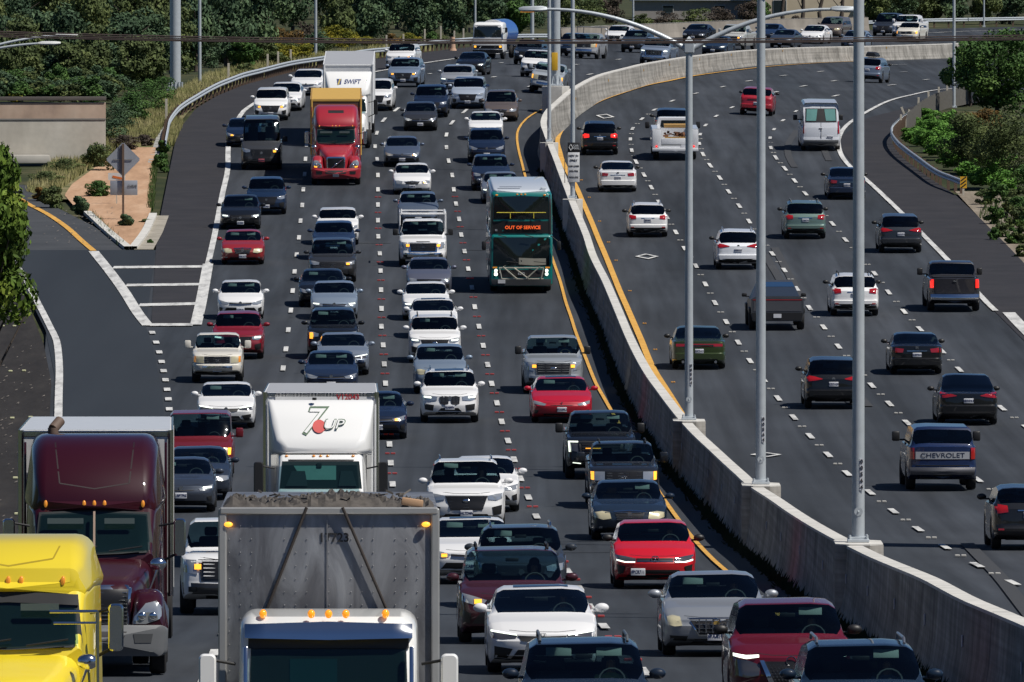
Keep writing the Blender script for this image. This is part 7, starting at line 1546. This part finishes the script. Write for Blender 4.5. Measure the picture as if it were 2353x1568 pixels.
    S(r, sh, P, 'running_light', [(-.97, .97), (-.68, .97)], [(-.97, .945), (-.68, .945)], DRL, off=.03, rows=1); S(r, sh, P, 'running_light', [(-.97, .97), (-.92, .97)], [(-.95, .70), (-.90, .70)], DRL, off=.031, rows=3); S(r, sh, P, 'amber_strip', [(-.46, .80), (-.02, .80)], [(-.46, .785), (-.02, .785)], AMB, off=.06, rows=1); S(r, sh, P, 'fog_lamp', [(-.84, .44), (-.60, .42)], [(-.84, .42), (-.60, .40)], DRL, off=.08, rows=1)
    c('pickup', 1432, 1167, (.012, .014, .018), 'black mid-size pickup with round badge and two amber corner lamps', 'square', L=5.3, W=1.9, H=1.78, zn=1.08, zc=1.22, fopt=dict(amb=1, em='toyota', er=.085, lens=LENS), rail=BLACK)
    # ---- the same carriageway further off, behind the wall
    c('suv', 1231, 178, WHITE, 'white suv with black lower grille left of the thin wall pole', 'bold')
    c('pickup', 1254, 216, (.30, .33, .36), 'silver mid-size pickup with one bright lamp beside the thick sign column', 'square', L=5.3, W=1.88, H=1.76, fopt=dict(amb=1))
    c('suv', 1213, 149, (.012, .018, .03), 'black suv behind the white suv near the thick sign column', 'bold')
    c('suv', 1312, 130, (.02, .04, .08), 'dark blue car behind the thick sign column', 'slim')
    r, *_ = c('pickup', 1345, 135, (.30, .31, .33), 'silver pickup with an overhead pipe rack', 'square', L=5.3, W=1.9, H=1.8)
    bm = bmesh.new()
    for sx in (-1, 1): tube(bm, [(sx * .85, -.3, 1.8), (sx * .85, -.3, 2.2), (sx * .85, 2.5, 2.2), (sx * .85, 2.5, 1.3)], .03, 6)
    for y in (-.3, .6, 1.6, 2.5): cyl(bm, (-.85, y, 2.2), (.85, y, 2.2), .03, n=6)
    bm_obj('pipe_rack', bm, GREYP, r)
    c('sedan', 1417, 101, WHITE, 'white saloon beside the far beige barrier', 'bold')
    c('suv', 1457, 121, (.03, .04, .055), 'dark slate suv ahead of the white saloon by the far barrier', 'bold')
    c('pickup', 1505, 150, (.16, .20, .27), 'blue grey pickup partly hidden by the curved wall', 'truck', fopt=dict(lit=DRL))
    c('sedan', 1597, 97, BLK, 'black saloon with round lamps next to the far beige barrier', 'old', W=1.9, fopt=dict(lens=LENS))
    c('sedan', 1642, 128, (.015, .03, .06), 'dark blue saloon behind the wall between two lamp post arms', 'slim', fopt=dict(lit=DRL))
    c('pickup', 1682, 114, (.42, .42, .40), 'pale pickup with an amber lamp behind the wall', 'truck', fopt=dict(amb=1))
    c('sedan', 1762, 96, (.012, .028, .07), 'navy saloon under the crossing lamp post arms', 'slim')
    c('sedan', 1797, 110, (.03, .04, .06), 'dark saloon close behind the wall left of a white saloon', 'slim')
    c('sedan', 1866, 101, WHITE, 'white saloon with a dark roof left of the nearest lamp post top', 'smooth', H=1.5)
    c('van', 1908, 88, (.10, .08, .07), 'brown minivan behind the white dark-roofed saloon', 'old')
    c('sedan', 1960, 114, (.16, .20, .26), 'blue grey saloon crossed by the nearest lamp post', 'kidney', H=1.5)
    c('suv', 2034, 83, (.02, .025, .035), 'large dark suv at the upper right beyond the wall', 'bold', W=2.0, L=5.3, H=1.9)
    c('pickup', 2080, 88, WHITE, 'white crew pickup behind the cream boxy suv', 'truck')
    c('suv', 2087, 97, CREAM, 'cream boxy old suv at the far upper right', 'square', W=1.79, H=1.62, fopt=dict(amb=1))
    # ---- right carriageway, driving away
    r, sh, P, pm = c('suv', 1996, 190, (.16, .20, .27), 'blue grey wagon carrying a black roof box', rs='suv', away=True, metal=.4, dh=3)
    o = loft_rr('roof_box', [(-.9, .25, .2, 1.74, 1.86, .05), (-.75, .36, .30, 1.72, 1.98, .1), (.6, .38, .34, 1.72, 2.06, .12), (1.1, .34, .3, 1.74, 1.98, .1)], BLACK, r); o.location.z = -.02
    c('suv', 1738, 265, (.30, .008, .02), 'dark red coupe-like suv in the carpool side lanes', rs='bar', away=True, H=1.6, ropt=dict())
    r, sh, P, pm = c('cargo', 1885, 345, (.56, .58, .62), 'white high roof van with two mint green rear windows', away=True, rs='none', rearglass=0, bmir=1)
    mint = mat('mint window', (.13, .28, .26), .15, coat=.6)
    S(r, sh, P, 'window_surround', [(-.80, 1.74), (.80, 1.74)], [(-.82, 1.18), (.82, 1.18)], BLACK, zr=1.25, side=1)
    for a in (-1, 1): S(r, sh, P, 'rear_window', sorted([(a * .18, 1.71), (a * .74, 1.71)]), sorted([(a * .26, 1.24), (a * .77, 1.24)]), mint, zr=1.25, side=1, off=.02)
    S(r, sh, P, 'tail_lamp', [(.88, 1.22), (.96, 1.22)], [(.88, .72), (.96, .72)], RED, True, zr=1.25, side=1, off=.02); S(r, sh, P, 'door_gap', [(-.008, 2.0), (.008, 2.0)], [(-.008, .5), (.008, .5)], BLACK, zr=1.25, side=1, rows=8, sub=1)
    S(r, sh, P, 'bumper', [(-.92, .46), (.92, .46)], [(-.9, .30), (.9, .30)], GREYP, zr=1.25, side=1, off=.06); plate(r, sh, P, .72, side=1, x=-.45); emblem(r, sh, 0, 1.08, .07, CHROME, 1, 'star3'); S(r, sh, P, 'door_handle', [(-.05, .94), (.12, .94)], [(-.05, .90), (.12, .90)], BLACK, zr=1.25, side=1, rows=1)
    c('suv', 1378, 355, BLK, 'black suv with glowing red lamps in the carpool lane at the bend', away=True, rs='suv', ropt=dict(tl=REDLIT, em='disc'))
    c('suv', 1544, 322, (.02, .03, .05), 'dark blue suv just ahead of the white service truck', away=True, rs='suv')
    build_service_truck()
    c('sedan', 1419, 440, WHITE, 'white saloon behind the black suv in the carpool lane', away=True, rs='sedan', ropt=dict(em='bow'))
    c('hatch', 1488, 544, WHITE, 'white hatchback with a roof rack above the diamond marking', away=True, rs='suv', rail=ALU, H=1.52)
    c('suv', 1695, 618, (.70, .72, .76), 'white suv with pointed red lamps left of the boxy steel pickup', away=True, rs='wing', rail=ALU, ropt=dict(em='disc'))
    c('suv', 1849, 548, TEALG, 'grey green suv with rounded red lamps', away=True, rs='suv', metal=.4, rail=GREYP, ropt=dict(trim=BLACK))
    c('sedan', 1944, 457, (.012, .022, .05), 'dark navy saloon beside the shoulder line crossed by the nearest post', away=True, rs='sedan', H=1.48)
    c('suv', 2068, 580, (.03, .034, .042), 'charcoal suv with thin red lamps beside the white edge line', away=True, rs='wing', metal=.3, ropt=dict(tl=RED))
    c('pickup', 2190, 714, (.022, .022, .028), 'dark grey crew pickup with chrome rear bumper beside the edge line', away=True, rs='pickup', ropt=dict(tl=REDLIT, em='bow'), W=2.03)
    c('suv', 1963, 725, WHITE, 'white wagon crossed by the nearest lamp post', away=True, rs='suv', rail=BLACK, H=1.64)
    build_wedge_truck()
    c('sedan', 1605, 847, (.035, .055, .020), 'olive green muscle saloon with a full width red light bar', away=True, rs='bar', W=1.9, L=5.0, H=1.48, metal=.4)
    c('sedan', 2104, 859, BLK, 'black saloon with red corner lamps in the second lane from the right', away=True, rs='sedan', ropt=dict(em='H', tl=RED))
    c('suv', 1913, 938, BLK, 'black suv with silver rear skid plate behind the nearest lamp post', away=True, rs='wing', ropt=dict(em='disc'), H=1.69)
    c('sedan', 2222, 975, BLK, 'black rounded hatch-backed car at the right with a yellow sticker', away=True, rs='wing', H=1.6, W=1.92, tr=3.0, tb=4.35, rg=TINTED)
    r, sh, P, pm = c('pickup', 2161, 1125, (.008, .020, .07), 'old dark blue pickup with camper shell and CHEVROLET tailgate band', away=True, rs='pickup', W=1.95, L=5.5, H=1.85, r=.38, tr=5.30, tb=5.40, zb=1.28, rearglass=1, ropt=dict(bm=mat('dull bumper', (.10, .10, .11), .45, .5)))
    S(r, sh, P, 'tailgate_band', [(-.80, .86), (.80, .86)], [(-.80, .70), (.80, .70)], mat('band silver', (.42, .43, .45), .4, .3), zr=1.28, side=1, off=.012)
    decal('tailgate_lettering', 'CHEVROLET', .185, 0, 1.0, sh['all'], mat('letter navy', (.01, .015, .04), .5), r, side=1, bold=False, xs=1.22, off=.0215, ext=.002)
    c('suv', 2362, 1262, (.010, .011, .014), 'dark grey crossover cut off by the right edge', away=True, rs='suv', H=1.57, W=1.8)
def build_service_truck():
    L = 6.4; r = empty('service_truck', 'white utility body truck with an open rear bay and timber boards', 'truck', 'vehicles driving away in the right carriageway', mw=place(1550, 366, L, 1.2, True))
    yr = L / 2; wm = paint('utility white', (.70, .71, .73))
    cab = loft_rr('cab', [(-L / 2, .85, .8, .5, 1.15, .15), (-L / 2 + .9, .98, .92, .5, 1.35, .15), (-L / 2 + 1.3, 1.0, .95, .5, 1.42, .12), (-L / 2 + 1.9, 1.0, .80, .5, 1.98, .14), (-L / 2 + 3.0, 1.0, .82, .5, 2.02, .14), (-L / 2 + 3.15, 1.0, .80, .5, 1.98, .14)], wm, r)
    for sg in (1, -1):
        b = loft_rr('side_cabinet', [(-.1, .24, .24, .62, 1.62, .03), (yr - .05, .24, .24, .62, 1.62, .03)], wm, r); b.location.x = sg * .93
        for k in range(3): box_obj('cabinet_door', (sg * 1.18, .4 + k * .95, 1.12), (.02, .85, .85), wm, b).location.x -= sg * .93
        box_obj('rear_panel', (sg * .93, yr - .03, 1.1), (.44, .02, .92), wm, r, .005)
        bm = bmesh.new(); sph(bm, (sg * .95, yr + .02, .72), .055, 10, (1, .5, 1)); bm_obj('tail_lamp', bm, REDLIT, r, 60)
    box_obj('tailgate', (0, yr - .05, .92), (1.4, .06, .42), wm, r, .02); box_obj('bay_floor', (0, yr / 2, .78), (1.4, yr, .08), GREYP, r)
    bm = bmesh.new(); bx(bm, (0, yr - .1, 1.16), (1.05, .04, .09)); bx(bm, (0, yr - .9, 1.72), (1.1, .9, .16)); bm_obj('timber_board', bm, mat('timber', (.42, .25, .08), .7, var=.3, scale=6), r)
    bm = bmesh.new(); g = random.Random(8)
    for k in range(26): bx(bm, (g.uniform(-.5, .5), g.uniform(yr - .8, yr - .2), 1.18 + g.uniform(0, .25)), (g.uniform(.05, .22), .12, g.uniform(.04, .14)), 0, Matrix.Rotation(g.uniform(0, 3), 3, 'Z'))
    bm_obj('tool_pile', bm, mat('mixed tools', (.22, .10, .05), .6, var=.9, scale=9), r)
    box_obj('bumper', (0, yr + .10, .56), (2.34, .16, .18), wm, r, .03); box_obj('step_plate', (0, yr + .02, .70), (1.7, .04, .12), wm, r)
    h = bmesh.new(); cyl(h, (0, yr + .1, .44), (0, yr + .3, .44), .05); bm_obj('tow_hitch', h, CHROME, r)
    cb = bvh_of(cab); patch('rear_window', cb, [(-.62, 1.86), (.62, 1.86)], [(-.68, 1.50), (.68, 1.50)], mat('dark cab glass', (.012, .018, .022), .08, spec=.8), r, 1, .012, 2, 4)
    for yy in (-L / 2 + 1.0, L / 2 - 1.2):
        for sg in (1, -1): wheel_parts(r, sg * .95, yy, .40, .28)
    for sg in (1, -1):
        bm = bmesh.new(); bx(bm, (sg * 1.30, -1.7, 1.52), (.22, .12, .34), .04); cyl(bm, (sg * 1.25, -1.68, 1.5), (sg * .95, -1.6, 1.4), .02); bm_obj('mirror', bm, BLACK, r, 40)
    box_obj('frame_rails', (0, .3, .55), (.8, L - 1, .2), BLACK, r); box_obj('number_plate', (-.45, yr + .05, .74), (.30, .02, .15), PLATE, r)
def build_wedge_truck():
    L = 5.68; r = empty('pickup_truck', 'flat sided angular steel pickup with dark bed cover', 'pickup truck', 'vehicles driving away in the right carriageway', mw=place(1784, 757, L, 1.15, True))
    hw = 1.0; st = mat('brushed steel', (.10, .105, .115), .38, .6, var=.15, scale=2); gl = mat('wedge glass', (.012, .022, .04), .06, spec=.8)
    # section outline along the length: y, top z, half width at the top, shoulder z
    V = []; prof = [(-L / 2, .80, .80, .78), (-L / 2 + 1.4, 1.18, .84, 1.02), (-.25, 1.80, .66, 1.10), (L / 2 - .1, 1.28, .86, 1.20)]
    for y, zt, wt, zs in prof:
        for x, z in ((-hw * .93, .36), (-hw, .62), (-hw, zs), (-wt, zt), (wt, zt), (hw, zs), (hw, .62), (hw * .93, .36)): V.append((x, y, z))
    Fc = []
    for i in range(3):
        for k in range(8): a = i * 8 + k; b = i * 8 + (k + 1) % 8; Fc.append((a, a + 8, b + 8, b))
    Fc += [tuple(range(8)), tuple(range(31, 23, -1))]
    b = mesh_obj('body', V, Fc, st, r); bb = bvh_of(b)
    V = []; y0, y1 = .15, L / 2 - .18
    for y, w_ in ((y0, .66), (y1, .84)):
        z = lerp(1.80, 1.28, (y + .25) / (L / 2 + .15)); V += [(-w_, y, z + .012), (w_, y, z + .012)]
    ym = lerp(y0, y1, .34); zm = lerp(1.80, 1.28, (ym + .25) / (L / 2 + .15)) + .014
    mesh_obj('bed_dark_sheet', [V[0], V[1], V[3], V[2]], [(0, 1, 2, 3)], mat('bed cover', (.022, .03, .045), .4), r)
    mesh_obj('rear_glass', [(V[0][0], y0, V[0][2] + .004), (V[1][0], y0, V[1][2] + .004), (.72, ym, zm + .004), (-.72, ym, zm + .004)], [(0, 1, 2, 3)], mat('roof glass', (.02, .05, .11), .12, spec=.8), r)
    patch('tail_lamp', bb, [(-.94, 1.19), (.94, 1.19)], [(-.94, 1.16), (.94, 1.16)], RED, r, 1, .01, 1, 4); patch('tailgate', bb, [(-.90, 1.12), (.90, 1.12)], [(-.92, .74), (.92, .74)], mat('tailgate steel', (.12, .12, .13), .42, .5, var=.1), r, 1, .012, 2, 4)
    patch('bumper', bb, [(-.97, .68), (.97, .68)], [(-.93, .40), (.93, .40)], BLACK, r, 1, .05, 2, 4, thick=.08); patch('number_plate', bb, [(-.15, .64), (.15, .64)], [(-.15, .49), (.15, .49)], PLATE, r, 1, .07, 1, 1)
    for yy in (-L / 2 + .9, L / 2 - 1.15):
        for sg in (1, -1):
            wheel_parts(r, sg * .92, yy, .43, .28); bm = bmesh.new(); bx(bm, (sg * 1.02, yy, .74), (.10, 1.15, .22), .04); bm_obj('wheel_arch', bm, BLACK, r, 40)
    for sg in (1, -1):
        bm = bmesh.new(); bx(bm, (sg * 1.14, -.9, 1.20), (.20, .12, .14), .04); bx(bm, (sg * 1.02, -.88, 1.14), (.14, .05, .04)); bm_obj('mirror', bm, BLACK, r, 40)
# ------------------------------------------------------------------ people at the wheel of the nearest vehicles
def driver_mesh():
    V = [(0, 0, 0), (0, .03, .22), (0, .05, .42), (0, .03, .55), (0, .0, .66), (0, -.02, .78), (.19, .02, .49), (.24, -.12, .28), (.16, -.36, .34), (.13, -.44, .38), (-.19, .02, .49), (-.24, -.12, .28), (-.16, -.36, .34), (-.13, -.44, .38)]
    E = [(0, 1), (1, 2), (2, 3), (3, 4), (4, 5), (2, 6), (6, 7), (7, 8), (8, 9), (2, 10), (10, 11), (11, 12), (12, 13)]
    Rr = [(.17, .12), (.16, .11), (.17, .11), (.06, .06), (.075, .09), (.07, .08), (.07, .07), (.05, .05), (.038, .038), (.042, .03), (.07, .07), (.05, .05), (.038, .038), (.042, .03)]
    me = bpy.data.meshes.new('person'); me.from_pydata(V, E, []); o = bpy.data.objects.new('person', me); COL.objects.link(o); md = o.modifiers.new('s', 'SKIN'); sv = me.skin_vertices[0].data
    for k, r in enumerate(Rr): sv[k].radius = r
    sv[0].use_root = True; o.modifiers.new('u', 'SUBSURF').levels = 2; dg = bpy.context.evaluated_depsgraph_get(); dg.update(); out = bpy.data.meshes.new_from_object(o.evaluated_get(dg)); bpy.data.objects.remove(o)
    out.materials.clear()
    for m in (mat('shirt grey', (.16, .17, .20), .9), SKIN): out.materials.append(m)
    for p in out.polygons:
        c = p.center; p.material_index = 1 if (c.z > .56 or c.y < -.30) else 0; p.use_smooth = True
    return out
def drivers(lst):
    base = driver_mesh(); bm = bmesh.new(); sph(bm, (0, .02, .80), .105, 14, (.95, 1.05, .85)); hair = bm_obj('hair', bm, mat('dark hair', (.02, .015, .012), .8), None, 60)
    shirts = [(.20, .22, .28), (.45, .44, .42), (.04, .05, .07), (.30, .08, .06), (.10, .16, .26), (.5, .55, .2)]
    for i, (root, P, what) in enumerate(lst):
        me = base.copy(); me.materials[0] = mat('shirt %d' % (i % 6), shirts[i % 6], .9); o = bpy.data.objects.new('person', me); COL.objects.link(o)
        ys = P['tw'] - P['L'] / 2 + .25; z = P['gc'] + (.12 if P['H'] < 1.6 else P['H'] - 1.48) + .20
        o.matrix_world = root.matrix_world @ Matrix.Translation((P['W'] * .21, ys + .1, z)); tag(o, 'driver seated at the wheel of the ' + what, 'person', 'drivers behind windscreens')
        h = hair.copy(); COL.objects.link(h); h.parent = o
        # a small nose and the eye line so the head reads as a face
        bm = bmesh.new(); cyl(bm, (0, -.085, .745), (0, -.115, .72), .012, .016, 8); bm_obj('nose', bm, SKIN, o, 60)
    bpy.data.objects.remove(hair)
setup_world(); ground(); sky_blocker_ring(); roads(); barrier(); poles(); far_things(); vegetation()
traffic(); build_trucks(); build_bus()
def _find(k):
    for l, (r, P) in CARS.items():
        if l.startswith(k): return r, P
drivers([(*_find(a), b) for a, b in (('bright red hatch', 'bright red hatchback'), ('bright white saloon', 'bright white saloon with slanted lamps'), ('silver angular', 'silver angular saloon with egg-crate grille'), ('dark cherry', 'dark cherry suv'), ('dark maroon minivan', 'dark maroon minivan'), ('dark wagon with tall', 'dark wagon at the bottom edge'), ('dark blue car roof', 'dark blue car in the bottom right corner'), ('dark blue luxury', 'dark blue luxury saloon'), ('white suv with mesh', 'white suv with mesh grille'), ('white suv with twin', 'white suv with twin kidney grille'), ('silver pickup with dark grille', 'silver pickup with dark grille'), ('red smooth nosed', 'red smooth nosed saloon'), ('white saloon with one amber', 'white saloon with one amber lamp lit'), ('white big pickup', 'white big pickup beside the grey box truck'), ('dark saloon with tan', 'dark saloon with tan seats'))])
